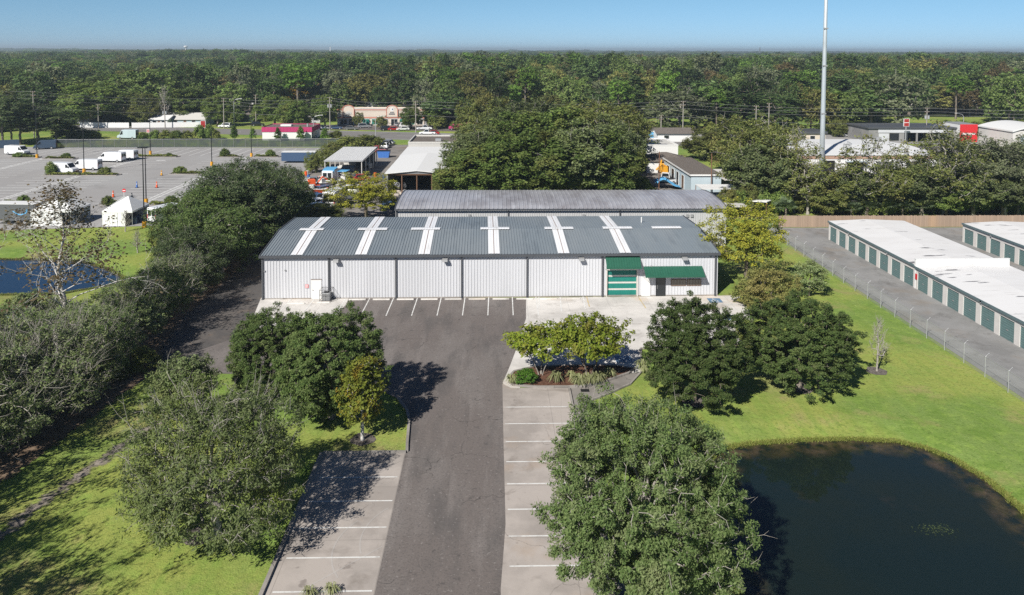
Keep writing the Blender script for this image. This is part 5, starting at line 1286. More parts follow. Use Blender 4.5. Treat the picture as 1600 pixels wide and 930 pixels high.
for i, ((a, b), py, lb) in enumerate(ISLS):
    x0, y0 = G(a, py); x1, _ = G(b, py); w = x1-x0
    kerb([(x0-.6,y0),(x1+.6,y0),(x1+.9,y0+1.1),(x1+.6,y0+2.2),(x0-.6,y0+2.2),(x0-.6,y0)], .34, .16)
    h = link('hedge', HEDGE); h.location = ((x0+x1)/2, y0+1.1, .05); h.scale = (w/5.0, 1.2, 1); tag(h, 'low olive hedge in the kerbed island '+lb, 'hedge', 'low hedges in the lot islands')
for i, (px, py, tp, w, lb) in enumerate(((29,246,238,16,'bush in the island near the lot entrance'),(104,247,239,12,'bush at the right end of the island behind the light pole'),(79,273,253,15,'conical bush left of the front white van'),(165,273,261,16,'round bush right of the front white van'),(281,271,260,18,'bush in the island at the head of the right walkway'),(37,317,305,17,'bush in the island above the dark trailer'),(267,320,306,20,'bush in the island above the white van'),(168,322,306,16,'bush behind the right white tent'),(351,245,232,14,'bush in the island beside the fence conifer'),(422,245,234,14,'bush in the island below the pink roofed building'),(264,245,239,10,'small bush right of the white van row'))):
    T('leafy_bush', lb, 'darkbush', px, py, tp, w, cat='bush')
# light poles
def light_pole(label, px, py, top, two=False, base=True):
    x, y = G(px, py); h = ztop(px, top, y); r = empty('light_pole', label, 'light pole', (x, y, .02))
    m = MB(); m.tube([(0,0,.75),(0,0,h)], [.11,.07], 8); m.build('pole', MT['black'], r)
    m = MB(); m.tube([(0,0,0),(0,0,.95)], .34, 12); m.build('base', MT['yellow'], r)
    m = MB(); m.box(-.75,-.15,-.15,.15,h-.1,h+.06); m.box(.15,.75,-.15,.15,h-.1,h+.06); m.box(-.2,.2,-.04,.04,h-.06,h); m.build('lamp_head', MT['black'], r)
for px, py, tp, lb in ((58,247,171,'near the lot entrance'),(131.5,270,190,'standing in front of the van row'),(235,241.5,168,'behind the hedge right of the vans'),(331,259,182,'in the middle of the lot without a bush'),(393,245,183,'left of the pink roofed building'),(228.5,319,230,'rising from the island above the right tent'),(225.5,356,231,'at the corner of the right white tent')):
    light_pole('thin black light pole on yellow base '+lb, px, py, tp)
# cones and barriers
def cone(label, px, py, mat_, h=.95):
    x, y = G(px, py); r = empty('traffic_cone', label, 'traffic cone', (x, y, .03))
    m = MB(); m.box(-.3,.3,-.3,.3,0,.06); m.build('base', MT['black'], r); m = MB(); m.tube([(0,0,.06),(0,0,h)], [.22,.07], 10); b = m.build('cone', MT[mat_], r)
    m = MB(); m.tube([(0,0,h*.55),(0,0,h*.72)], [.145,.11], 10); m.build('reflective_band', MT['white'], b)
cone('tall yellow marker cone alone in the middle of the lot', 252.5, 274.5, 'yellow', 1.2); cone('blue marker cone in the big parking lot', 214, 293.5, 'blue', 1.3); cone('orange red cone right of the blue one', 245, 293.5, 'orange', 1.3); cone('orange red cone left of the small stop board', 177, 308.5, 'orange', 1.3); cone('small dark cone right of the small stop board', 206, 309, 'carblack', .9)
x, y = G(194, 309); r = empty('stop_board', 'small red round board on a white pole between two cones', 'sign', (x, y, .03)); m = MB(); m.tube([(0,0,0),(0,0,1.1)], .05); m.box(-.3,.3,-.25,.25,0,.06); m.build('pole', MT['white'], r)
m = MB(); m.prof([(.38*math.cos(R(22.5+45*k)),1.35+.38*math.sin(R(22.5+45*k))) for k in range(8)], 'y', -.03, .03); b = m.build('board', MT['red'], r); m = MB(); m.box(-.26,.26,-.04,-.031,1.27,1.42); m.build('lettering', MT['white'], b)

# ------------------------------------------------------------------ screened fence, white fence
def screen_fence():
    a = Vector(G(85,231.6)); b = Vector(G(530,229.8)); d = b-a; L = d.length
    r = empty('screened_fence', 'long chain fence with dark privacy screen at the back of the big lot', 'fence', (a.x, a.y, 0), math.atan2(d.y, d.x))
    m = MB(); m.add([(0,0,.05),(L,0,.05),(L,0,2.45),(0,0,2.45)], [(0,1,2,3)]); m.build('screen', MT['screen'], r)
    m = MB(); m.tube([(0,-.05,2.48),(L,-.05,2.48)], .035, 5); m.tube([(0,-.05,.1),(L,-.05,.1)], .03, 5); m.build('rail', MT['galv'], r)
    pm = MB().tube([(0,-.06,0),(0,-.06,2.5)], .04, 6).mesh('post', MT['grey'])
    n = int(L/3.3)
    for k in range(n+1): p = link('post', pm, r); p.location = (k*L/n, 0, 0)
screen_fence()
def board_fence(name, label, pa, pb, h, m_, gate=None):
    a = Vector(G(*pa)); b = Vector(G(*pb)); d = b-a; L = d.length
    r = empty(name, label, 'fence', (a.x, a.y, 0), math.atan2(d.y, d.x)); m = MB(); x = 0; rr = random.Random(int(L))
    while x < L-.3: m.box(x, x+.29, -.02, .02+rr.uniform(0,.02), .05, h+rr.uniform(-.04,.04)); x += .3
    m.build('boards', MT[m_], r)
    pm = MB().box(-.06,.06,.05,.17,0,h+.08).mesh('post', MT[m_])
    for k in range(int(L/2.4)+1): p = link('post', pm, r); p.location = (k*2.4, 0, 0)
board_fence('white_fence', 'white board fence along the far verge in front of the bungalows, left stretch', (125,199.5), (202,200), 1.9, 'white')
board_fence('white_fence', 'white board fence along the far verge, longer right stretch with greenery', (206,200), (312,199), 1.9, 'white')
board_fence('brown_fence', 'brown board fence across the road behind the pale blue shed', (1073,208), (1112,208.5), 2.0, 'wood')
a = G(0, 236)
board_fence('dark_fence', 'dark screened fence at the left edge behind the lone white van', (-20,233), (31,231), 2.4, 'navy')

# ------------------------------------------------------------------ buildings in the background
def bld(name, label, cat, x0, x1, y0, y1, h, wall, roof, style='flat', rise=1.0, over=.3, rim=.35, wins=(), doors=(), open_front=False, roofm_z=.15, trim=None, rz=0.0):
    """x0..x1, y0..y1 footprint; wins/doors: (face, u0, u1, z0, z1, material)"""
    W_, D = x1-x0, y1-y0; r = empty(name, label, cat, (x0, y0, 0), rz)
    m = MB()
    if open_front:
        m.box(0,.25,0,D,0,h); m.box(W_-.25,W_,0,D,0,h); m.box(.25,W_-.25,D-.25,D,0,h)
    else: m.box(0,W_,0,D,0,h)
    if style == 'gable_y': m.add([(0,0,h),(W_,0,h),(W_/2,0,h+rise),(0,D,h),(W_,D,h),(W_/2,D,h+rise)], [(0,1,2),(3,5,4)])
    m.build('wall', MT[wall], r)
    m = MB(); t = roofm_z
    if style == 'flat':
        m.box(-over,W_+over,-over,D+over,h+.005,h+t)
    elif style == 'parapet':
        m.box(.25,W_-.25,.25,D-.25,h+.005,h+.06)
    elif style == 'gable_y':
        m.prof([(-over,h-rise*over/(W_/2)+.01),(W_/2,h+rise+.01),(W_+over,h-rise*over/(W_/2)+.01),(W_+over,h-rise*over/(W_/2)+t),(W_/2,h+rise+t),(-over,h-rise*over/(W_/2)+t)], 'y', -over, D+over)
    elif style == 'gable_x':
        m.prof([(-over,h-rise*over/(D/2)+.01),(D/2,h+rise+.01),(D+over,h-rise*over/(D/2)+.01),(D+over,h-rise*over/(D/2)+t),(D/2,h+rise+t),(-over,h-rise*over/(D/2)+t)], 'x', -over, W_+over)
        w = MB(); w.add([(0,0,h),(0,D,h),(0,D/2,h+rise)], [(0,2,1)]); w.add([(W_,0,h),(W_,D,h),(W_,D/2,h+rise)], [(0,1,2)]); w.build('gable', MT[wall], r)
    elif style == 'hip':
        o = over; i = min(W_, D)/2
        v = [(-o,-o,h),(W_+o,-o,h),(W_+o,D+o,h),(-o,D+o,h)]+([(i,D/2,h+rise),(W_-i,D/2,h+rise)] if W_ >= D else [(W_/2,i,h+rise),(W_/2,D-i,h+rise)])
        f = [(0,1,5,4),(1,2,5),(2,3,4,5),(3,0,4)] if W_ >= D else [(0,1,4),(1,2,5,4),(2,3,5),(3,0,4,5)]
        m.add([(p[0],p[1],p[2]+.01) for p in v], f+[(3,2,1,0)])
    m.build('roof', MT[roof], r)
    if style == 'parapet':
        m = MB(); m.box(-.05,W_+.05,-.05,.25,h+.01,h+rim); m.box(-.05,W_+.05,D-.25,D+.05,h+.01,h+rim); m.box(-.05,.25,.25,D-.25,h+.01,h+rim); m.box(W_-.25,W_+.05,.25,D-.25,h+.01,h+rim); m.build('parapet', MT[trim or wall], r)
    for lst, nm in ((wins, 'window'), (doors, 'door')):
        for (fc, u0, u1, z0, z1, mt) in lst:
            m = MB(); g = MB(); e = .07
            def bx(mm, a, b, c, d, o0, o1):
                if fc == 'f': mm.box(a,b,-o1,-o0,c,d)
                elif fc == 'r': mm.box(W_+o0,W_+o1,a,b,c,d)
                else: mm.box(-o1,-o0,a,b,c,d)
            bx(m,u0-e,u0,z0,z1,.003,.08); bx(m,u1,u1+e,z0,z1,.003,.08); bx(m,u0-e,u1+e,z1,z1+e,.003,.08)
            f_ = m.build(nm, MT['white' if mt != 'white' else 'grey'], r); bx(g,u0,u1,z0,z1,.003,.04); g.build('pane' if nm == 'window' else 'leaf', MT[mt], f_)
    return r
# white building with magenta fascia
x0, y0 = G(410, 219.5); x1 = G(487, 219.5)[0]
b = bld('roadside_building', 'low white building with magenta roof fascia behind the screened fence', 'building', x0, x1, y0, y0+11.5, 2.7, 'white', 'magenta', 'flat', over=.0, roofm_z=.02, doors=(('r',1.0,2.0,.1,2.2,'white'),('r',5,6.5,.1,2.2,'darkglass')))
W_ = x1-x0
m = MB(); m.ribbed((-.15,-.15,2.65), (1,0,0), (0,0,1.55), (0,-1,0), W_+.3, .45, .1, .04); m.ribbed((W_+.15,-.15,2.65), (0,1,0), (0,0,1.55), (1,0,0), 11.8, .45, .1, .04); m.ribbed((W_+.15,11.65,2.65), (-1,0,0), (0,0,1.55), (0,1,0), W_+.3, .45, .1, .04); m.ribbed((-.15,11.65,2.65), (0,-1,0), (0,0,1.55), (-1,0,0), 11.8, .45, .1, .04); m.build('fascia', MT['magenta'], b)
m = MB(); m.box(-.1,W_+.1,-.1,11.6,3.85,3.95); m.build('roof_deck', MT['mulch_grey'], b)
m = MB(); m.box(W_*.28,W_*.5,5,7.2,3.95,4.5); m.build('roof_unit', MT['white'], b); m = MB(); m.tube([(W_*.86,4,3.95),(W_*.86,4,4.9)], .3, 10); m.build('roof_vent', MT['galv'], b)
m = MB(); m.box(W_*.98+.17,W_+.24,0.4,3.2,0.1,2.6); m.build('side_panel', MT['carblue'], b)
# beige shops
x0, y0 = G(527, 196); x1 = G(663, 196)[0]; W_ = x1-x0
b = bld('shop_building', 'beige shop row with salmon trim and two round topped signs across the road', 'shop', x0, x1, y0, y0+16, 5.2, 'cream', 'offwhite', 'parapet', rim=.55, trim='cream')
m = MB(); m.box(-.12,W_+.12,-.16,-.055,5.75,6.05); m.box(-.12,W_+.12,-.16,-.055,2.75,3.15); m.box(-.12,-.055,-.1,16,5.75,6.05); m.build('trim_band', MT['salmon'], b)
for px in (545, 613):
    cx = G(px, 196)[0]-x0; hw = 2.1
    pts = [(cx-hw,3.2)]+[(cx-hw*math.cos(t), 6.1+1.5*math.sin(t)) for t in np.linspace(0, math.pi, 13)]+[(cx+hw,3.2)]
    m = MB(); m.prof(pts, 'y', -.34, -.165); m.build('sign_gable', MT['cream'], b)
    m = MB()
    for i in range(len(pts)-1):
        p, q = Vector((pts[i][0],-.36,pts[i][1])), Vector((pts[i+1][0],-.36,pts[i+1][1])); m.tube([p, q], .17, 5)
    m.build('arch_trim', MT['salmon'], b)
    m = MB()
    if px < 580:
        m.prof([(cx+1.2*math.cos(t), 4.7+.75*math.sin(t)) for t in np.linspace(0, 6.28, 17)[:-1]], 'y', -.40, -.345); s_ = m.build('shop_sign', MT['offwhite'], b)
        m = MB(); [m.box(cx-.8+.32*k,cx-.62+.32*k,-.43,-.401,4.5+.08*(k % 2),4.82) for k in range(6)]; m.build('lettering', MT['grey'], s_)
    else:
        m.prof([(cx+.75*math.cos(t), 6.1+.75*math.sin(t)) for t in np.linspace(0, 6.28, 17)[:-1]], 'y', -.40, -.345); s_ = m.build('shop_sign', MT['white'], b)
        m = MB(); m.prof([(cx-.1,5.75),(cx+.5,6.1),(cx+.25,6.55),(cx+.05,6.2)], 'y', -.43, -.401); [m.box(cx-1.2+.4*k,cx-.95+.4*k,-.43,-.345,4.1,4.55) for k in range(6)]; [m.box(cx-.7+.4*k,cx-.45+.4*k,-.43,-.345,4.75,5.1) for k in range(4)]; m.build('lettering', MT['navy'], s_)
for k, (u0, u1, mt) in enumerate(((1.2,3.6,'darkglass'),(4.4,5.9,'lblue'),(6.2,8.2,'darkglass'),(9.5,12,'teal'),(13,15.5,'teal'),(17,19,'darkglass'),(20.2,22.6,'lblue'),(23.4,26,'teal'),(27,29,'teal'),(30,32,'darkglass'))):
    if u1 > W_-.5: continue
    m = MB(); m.box(u0-.1,u1+.1,-.08,-.003,2.4,2.55); m.box(u0-.1,u0,-.08,-.003,.1,2.4); m.box(u1,u1+.1,-.08,-.003,.1,2.4); m.box((u0+u1)/2-.04,(u0+u1)/2+.04,-.08,-.003,.1,2.4); f_ = m.build('window', MT['white'], b)
    m = MB(); m.box(u0,u1,-.05,-.003,.35 if mt != 'lblue' else .05,2.4); m.build('pane', MT['darkglass' if mt != 'teal' else 'teal'], f_)
# open shelter
sh = empty('open_shelter', 'white flat roofed open shelter on posts full of stored gear', 'shelter', (-37.2, 169, 0))
m = MB(); m.ribbed((0,0,4.05), (1,0,0), (0,22,.25), (0,0,1), 8.4, .4, .12, .05); m.add([(0,0,3.95),(8.4,0,3.95),(8.4,22,4.2),(0,22,4.2)], [(0,3,2,1)]); m.build('roof', MT['white'], sh)
m = MB(); m.box(-.05,8.45,-.12,-.0,3.8,4.1); m.box(8.4,8.5,0,22,3.8,4.1); m.build('fascia', MT['galv'], sh)
for x in (.15, 8.2):
    for y in (.15, 5.5, 11, 16.5, 21.8): m = MB(); m.tube([(x,y,0),(x,y,3.95)], .11, 8); m.build('post', MT['offwhite'], sh)
m = MB(); rr = random.Random(4)
for k in range(3): m.box(.4,8.0,20.5-k*.0-.1,20.6,.0,3.9) if k == 0 else None
m.build('back_wall', MT['cargrey'], sh)
for k in range(16):
    x = -36.7+rr.uniform(.6,7.2); y = 169+rr.uniform(1.2,18); s = rr.uniform(.5,1.1); m = MB()
    m.box(-s,s,-s*.6,s*.6,0,s*rr.uniform(.8,1.8)); m.box(-s*.8,s*.3,-s*.7,s*.2,0,s*1.3)
    mm = rr.choice(['brown','cargrey','offwhite','blue','grey','carblack'])
    o = m.build('storage_crate', MT[mm], bevel=.04); o.location = (x, y, .03); o.rotation_euler = (0,0,rr.uniform(0,3)); tag(o, {'brown':'brown','cargrey':'dark grey','offwhite':'pale','blue':'blue','grey':'grey','carblack':'black'}[mm]+' crate stored under the white open shelter', 'crate', 'crates stored under the open shelter')
# long white shed, open at the front
b = bld('long_shed', 'long white roofed shed with dark open front facing the galvanised warehouse', 'shed', -20.6, -9.0, 148, 173, 4.5, 'grey', 'white', 'gable_y', rise=.55, over=.35, open_front=True)
for x in (2.9, 5.8, 8.7): m = MB(); m.box(x-.1,x+.1,.2,.4,0,4.4); m.build('front_post', MT['brown'], b)
m = MB(); m.box(.3,11.3,.1,.25,4.2,4.5); m.build('lintel', MT['brown'], b)
b = bld('long_shed', 'plain white roofed shed section between the long shed and the flat grey roof', 'shed', -21.0, -9.2, 173.4, 190, 4.3, 'white', 'white', 'flat', over=.2, doors=(('l',3,6,.1,3,'grey'),))
b = bld('flat_building', 'flat building with grey roof and pale parapet beside the road', 'building', -21.6, -8.6, 195, 211.5, 4.6, 'offwhite', 'mulch_grey', 'parapet', rim=.5, wins=(('l',3,5,1,2.2,'darkglass'),('l',8,10,1,2.2,'darkglass')))
m = MB(); m.box(6.5,8.0,5,6.2,4.67,5.3); m.build('roof_unit', MT['galv'], b)
rr = random.Random(8)
for k in range(22):
    x = -20.2+rr.uniform(0,3.4); y = 148.6+rr.uniform(-1.5,2); r_ = rr.uniform(.28,.42); z = .03+rr.choice([0,0,.7,1.4,2.0]); a = rr.uniform(0,3.1)
    m = MB(); n = 14
    for i in range(n):
        t0 = 6.283*i/n; t1 = 6.283*(i+1)/n; m.tube([(r_*math.cos(t0),0,r_+r_*math.sin(t0)),(r_*math.cos(t1),0,r_+r_*math.sin(t1))], .045, 4, False)
    for i in range(3): t = i*1.047; m.tube([(-r_*math.cos(t),0,r_-r_*math.sin(t)),(r_*math.cos(t),0,r_+r_*math.sin(t))], .02, 3, False)
    o = m.build('spoked_hoop', MT[rr.choice(['galv','offwhite','cargrey'])]); o.location = (x,y,z); o.rotation_euler = (rr.uniform(-.2,.2),0,a); tag(o, 'spoked metal hoop heaped at the open front of the long shed', 'hoop', 'metal hoops at the shed')
# junk yard: box truck, boats
def boat(label, px, py, hd, hull, top, L=6.0, canopy=True):
    x, y = G(px, py); r = empty('motor_boat', label, 'boat', (x, y, .3), R(hd)); w = 1.1
    m = MB(); st = [(-L/2,w,.35),(0,w*1.05,.3),(L*.3,w*.75,.3),(L/2,.05,.55)]; V = []
    for (sx, sw, k) in st: V += [(sx,-sw,1.15+.1*(sx > 1)),(sx,-sw*.5,k),(sx,0,k-.15),(sx,sw*.5,k),(sx,sw,1.15+.1*(sx > 1))]
    F = [(i*5+j, (i+1)*5+j, (i+1)*5+j+1, i*5+j+1) for i in range(3) for j in range(4)]+[(0,1,2,3,4)]
    m.add(V, F); m.build('hull', MT[hull], r)
    m = MB(); m.add([(-L/2,-w,1.1),(0,-w*1.05,1.1),(L*.3,-w*.75,1.12),(L/2,0,1.2),(L*.3,w*.75,1.12),(0,w*1.05,1.1),(-L/2,w,1.1)], [tuple(range(7))]); m.build('deck', MT['white'], r)
    m = MB(); m.box(-.5,.5,-.45,.45,1.12,1.9); m.build('console', MT['offwhite'], r)
    if canopy:
        m = MB(); m.box(-1.3,1.1,-.95,.95,2.9,2.98); c = m.build('canopy', MT[top], r)
        m = MB(); [m.tube([(a,b_,1.1),(a,b_,2.9)], .03) for a in (-1.2,1) for b_ in (-.85,.85)]; m.build('canopy_frame', MT['galv'], r)
    m = MB(); m.box(-L/2+.4,L/2-1.4,-.6,.6,-.1,.12); [m.tube([(-1,s*1.0,.05),(-1,s*.8,.05)], .32, 10) for s in (-1,1)]; m.build('trailer_frame', MT['grey'], r)
boat('white motor boat with blue canopy in the junk yard', 537, 291, 260, 'white', 'lblue')
boat('orange boat lying at the junk yard fence', 487, 306, 175, 'orange', 'blue', canopy=False)
boat('blue and white boat behind the round yellow green tree', 530, 305, 250, 'blue', 'blue', canopy=False)
boat('small white boat beside the white box truck', 503, 296, 240, 'white', 'blue', 5, canopy=False)
at(van, 'white box truck parked nose away in the junk yard behind the warehouse', 524, 322, 80, L=6.5, W=2.3, H=3.1, cat='truck')
at(van, 'white motor home with blue tarp beside the open shelter', 518, 286, 85, L=6, W=2.3, H=3.0, cat='motor home')
x, y = G(517, 286); m = MB(); m.add([(-1.2,-2.4,3.1),(1.2,-2.4,3.1),(1.3,0,3.2),(1.2,2.2,3.1),(-1.2,2.2,3.1),(-1.3,0,3.2),(-1.25,-2.4,2.6),(1.25,-2.4,2.6)], [(0,1,2,5),(5,2,3,4),(6,7,1,0)]); o = m.build('blue_tarp', MT['lblue']); o.location = (x, y, 0.06); tag(o, 'blue tarpaulin spread over the roof of the motor home', 'tarp')
def bin_(label, px, py, m_, s=1.6):
    x, y = G(px, py); r = empty('waste_bin', label, 'bin', (x, y, .03)); m = MB(); m.prof([(-s*.6,0),(s*.6,0),(s*.75,s*.8),(-s*.75,s*.8)], 'y', -s*.5, s*.5); m.build('body', MT[m_], r); m = MB(); m.box(-s*.78,s*.78,-s*.54,s*.54,s*.8,s*.86); m.build('lid', MT['black'], r)
bin_('blue waste bin at the end of the open shelter', 600, 246, 'blue', 2.2); bin_('grey bin among the boats', 497, 302, 'grey'); bin_('purple blue bin behind the galvanised warehouse corner', 611, 327, 'carblue', 2.2); bin_('pale crate at the shed front', 622, 305, 'cream', 1.4)
for px, py, m_, lb in ((480,310,'cargrey','dark grey car wreck at the junk yard fence'),(498,314,'carblue','blue car wreck below the orange boat'),(512,312,'silver','silver car wreck beside the box truck'),(492,330,'vanwhite','white car roof behind the warehouse corner'),(545,312,'cargrey','grey car wreck under the round yellow green tree'),(560,283,'carred','red car wreck at the shelter front'),(470,318,'carblack','black car wreck by the oaks')):
    at(car, lb, px, py, (px*37) % 360, m_, 'sedan', group=None)
rr = random.Random(12)
CL = [('car',p) for p in ((490,290),(505,288),(478,300),(500,305),(515,303),(548,296),(556,303),(495,322),(508,326),(540,270),(532,276))]
for i, (_, (px, py)) in enumerate(CL):
    m_, nm = rr.choice([('cargrey','grey'),('vanwhite','white'),('carblue','dark blue'),('silver','silver'),('carred','dull red'),('offwhite','pale')])
    at(car, nm+' car wreck packed into the crowded junk yard', px, py, rr.uniform(0, 360), m_, rr.choice(['sedan','suv','pickup']), group='wrecks packed in the junk yard')
def drum(px, py, m_, label):
    x, y = G(px, py); r = empty('steel_drum', label, 'drum', (x, y, .03), 0, 'drums in the junk yard'); m = MB(); m.tube([(0,0,0),(0,0,.9)], .3, 12); m.build('body', MT[m_], r); m = MB(); [m.tube([(0,0,z),(0,0,z+.05)], .33, 12) for z in (.28,.6,.88)]; m.build('rings', MT[m_], r)
for k in range(16): drum(rr.uniform(475, 640), rr.uniform(272, 312), *rr.choice([('blue','blue steel drum in the junk yard'),('orange','orange steel drum in the junk yard'),('cargrey','dark steel drum in the junk yard'),('offwhite','pale steel drum in the junk yard')]))
for k in range(22):
    px, py = rr.uniform(470, 575), rr.uniform(270, 325); x, y = G(px, py); s = rr.uniform(.4, .9); m = MB(); m.box(-s*1.4,s*1.4,-s*.7,s*.7,0,s*.9); m.box(-s,s*.2,-s*.5,s*.5,s*.9,s*1.5); m.tube([(-s,0,s*.5),(s*1.8,.3,s*1.2)], .07, 5)
    mm = rr.choice(['rust','cargrey','offwhite','lblue','grey','orange','galv']); o = m.build('scrap_pile', MT[mm], bevel=.05); o.location = (x, y, .03); o.rotation_euler = (0, 0, rr.uniform(0, 3)); tag(o, {'rust':'rusty','cargrey':'dark grey','offwhite':'pale','lblue':'light blue','grey':'grey','orange':'orange','galv':'bare metal'}[mm]+' heap of scrap parts in the junk yard', 'scrap', 'scrap heaps in the junk yard')
x, y = G(485, 300); t = empty('skip_loader', 'orange machine with raised arm in the junk yard', 'machine', (x, y, .03), .4); m = MB(); m.box(-1.8,1.8,-1,1,.5,1.4); m.box(-.4,.9,-.8,.8,1.4,2.5); m.build('body', MT['orange'], t, bevel=.05); m = MB(); m.tube([(1.2,0,1.4),(2.4,0,2.9),(3.4,0,2.2)], .16, 6); m.build('arm', MT['orange'], t); wheels(t, (-1, 1.1), 2.1, .5)
for px, py, hd, lb in ((1040,283,70,'white car behind the rusty pole beside the grove'),(1060,286,20,'white pickup in front of the pale blue shed')): at(car, lb, px, py, hd, 'vanwhite', 'pickup')
x, y = G(1036, 270); t = empty('orange_digger', 'orange yellow digger at the left of the pale blue shed', 'machine', (x, y, .03), 1.2); m = MB(); m.box(-1.5,1.5,-.9,.9,.7,1.7); m.box(-.2,1.0,-.7,.7,1.7,2.8); m.build('body', MT['yellow'], t, bevel=.05); m = MB(); m.tube([(-1.4,0,1.5),(-2.6,0,3.2),(-3.9,0,2.2),(-4.1,0,.8)], .18, 6); m.build('arm', MT['yellow'], t); wheels(t, (-1, 1), 2.0, .5)
# right-hand yard buildings
b = bld('blue_shed', 'pale blue metal shed with grey roof and white trimmed openings', 'shed', 39.2, 45.2, 150, 174, 3.9, 'paleblue', 'mulch_grey', 'flat', over=.25, roofm_z=.12, doors=(('l',14,16.5,.1,2.8,'black'),('l',18.5,21,.1,2.8,'black'),('l',5.5,7.5,.1,2.8,'brown'),('l',10,12,.1,2.8,'black')))
m = MB(); m.box(-.3,6.3,-.33,-.26,3.75,4.05); m.box(-.33,-.26,-.33,24.3,3.75,4.05); m.build('fascia', MT['white'], b)
b = bld('gabled_house', 'small white house with grey gabled roof behind the pale blue shed', 'house', 35.8, 46, 177, 186, 2.7, 'white', 'mulch_grey', 'hip', rise=1.6, over=.5, doors=(('f',2.8,4.2,.1,2.1,'brick'),), wins=(('f',6,7.2,1,2,'darkglass'),))
b = bld('flat_building', 'flat white building with pale roof beside the central grove', 'building', 34.5, 46.5, 191, 206, 4.6, 'white', 'offwhite', 'parapet', rim=.3, wins=(('f',3,4.2,1.5,2.6,'darkglass'),), doors=(('f',6.5,9.5,.1,2.6,'brick'),))
b = bld('bungalow', 'white bungalow with brown grey roof across the road behind the flat white building', 'house', *G(1004,208.5)[:1], G(1053,208.5)[0], 238, 247, 2.7, 'white', 'mulch_grey', 'gable_x', rise=1.2, over=.6, wins=(('f',2,3.5,1,2,'darkglass'),))
x, y = G(1027, 217); c = empty('canopy', 'small pale canopy with blue front beside the road', 'canopy', (x, y, 0)); m = MB(); m.box(-3.2,3.2,-2,2,2.5,2.75); m.build('roof', MT['white'], c); m = MB(); m.box(-3.1,.4,-1.9,-1.8,0.4,2.3); m.build('front_panel', MT['lblue'], c); m = MB(); [m.tube([(a,b_,0),(a,b_,2.5)], .06) for a in (-3,3) for b_ in (-1.8,1.8)]; m.build('post', MT['white'], c)
x, y = G(1045, 277); c = empty('skip_loader', 'yellow machine with angled arm beside the pale blue shed', 'machine', (x, y, .03)); m = MB(); m.box(-1.6,1.8,-1,1,.5,1.5); m.box(-1.4,-.2,-.8,.8,1.5,2.4); m.build('body', MT['yellow'], c, bevel=.05); m = MB(); m.tube([(1.2,0,1.4),(-1.6,0,3.0),(-2.9,0,1.6)], .2, 6); m.build('arm', MT['yellow'], c); wheels(c, (-1, 1.1), 2.1, .5)
x, y = G(1043, 294); m = MB(); n = 8; V = []
for i in range(n+1):
    for j in range(n+1): V.append((-2.6+5.2*i/n, -2.2+4.4*j/n, 1.0+.9*math.sin(i*.5+.4)+.3*math.sin(j*1.3+i)))
m.add(V, [(i*(n+1)+j, (i+1)*(n+1)+j, (i+1)*(n+1)+j+1, i*(n+1)+j+1) for i in range(n) for j in range(n)]); o = m.build('blue_tarp', [MT['lblue']], smooth=True); o.location = (x, y, 0); tag(o, 'rumpled light blue tarpaulin over goods behind the galvanised warehouse', 'tarp')
def lowroof(label, pts, z, m_):
    m = MB(); m.sheet(pts, z); q = [(p[0], p[1]) for p in pts]; m = MB(); m.prism(q, z-.12, z); r = empty('lean_to', label, 'lean-to', (0, 0, 0)); m.build('roof', MT[m_], r)
    m = MB(); [m.tube([(p[0]*.97+sum(a[0] for a in q)/len(q)*.03, p[1]*.97+sum(a[1] for a in q)/len(q)*.03, 0), (p[0]*.97+sum(a[0] for a in q)/len(q)*.03, p[1]*.97+sum(a[1] for a in q)/len(q)*.03, z-.12)], .07) for p in q]; m.build('post', MT['rust'], r)
lowroof('white lean-to roof in front of the pale blue shed', [(39.5,143),(47,143),(46.5,148),(39.5,148)], 2.4, 'white')
lowroof('tilted white sheet roof right of the galvanised warehouse', [(39.5,132),(47,129.5),(50,133),(44,138.5)], 2.6, 'canvas')
lowroof('grey low roof between the pale blue shed and the trees', [(46.5,152),(51,152),(51,166),(46.5,166)], 2.6, 'storage_wall')
lowroof('long pale low roof at the back of the galvanised warehouse', [(31,127),(43,127),(43,131),(31,131)], 2.3, 'offwhite')
lowroof('pale low roof behind the galvanised warehouse ridge', [(30,135),(38,135),(38,139),(30,139)], 2.2, 'offwhite')
for px, py, tp, lb in ((1029.5,300,237,'thin rusty pole at the edge of the central grove'),(1111,305,240,'thin rusty pole before the pale blue shed')):
    x, y = G(px, py); m = MB(); m.tube([(0,0,0),(0,0,ztop(px, tp, y))], .09, 6); o = m.build('rusty_pole', MT['rust']); o.location = (x, y, 0); tag(o, lb, 'pole')
# white hall by the mast
b = bld('white_hall', 'wide white roofed hall with salmon band behind the trees at the mast', 'hall', 68, 104, 175, 206, 4.4, 'white', 'white', 'gable_x', rise=.5, over=.3, doors=(('f',8.2,11.2,.1,3.2,'black'),('f',14,18,.1,3.0,'black'),('f',21,25,.1,3,'cargrey'),('f',28,31,.1,3,'black')), wins=())
m = MB(); m.box(-.1,36.1,-.12,-.01,3.55,4.2); m.build('band', MT['tanband'], b)
m = MB(); m.box(13.5,18.5,-1.4,-.1,3.0,3.1); m.build('door_awning', MT['paleblue'], b)
m = MB(); m.tube([(16.5,6.5,4.5),(16.5,6.5,6.0),(17.2,6.5,6.5),(17.9,6.5,6.0)], .45, 10); m.build('roof_vent', MT['galv'], b)
m = MB(); m.box(33,34.4,24,25,4.9,5.9); m.build('roof_unit', MT['grey'], b)
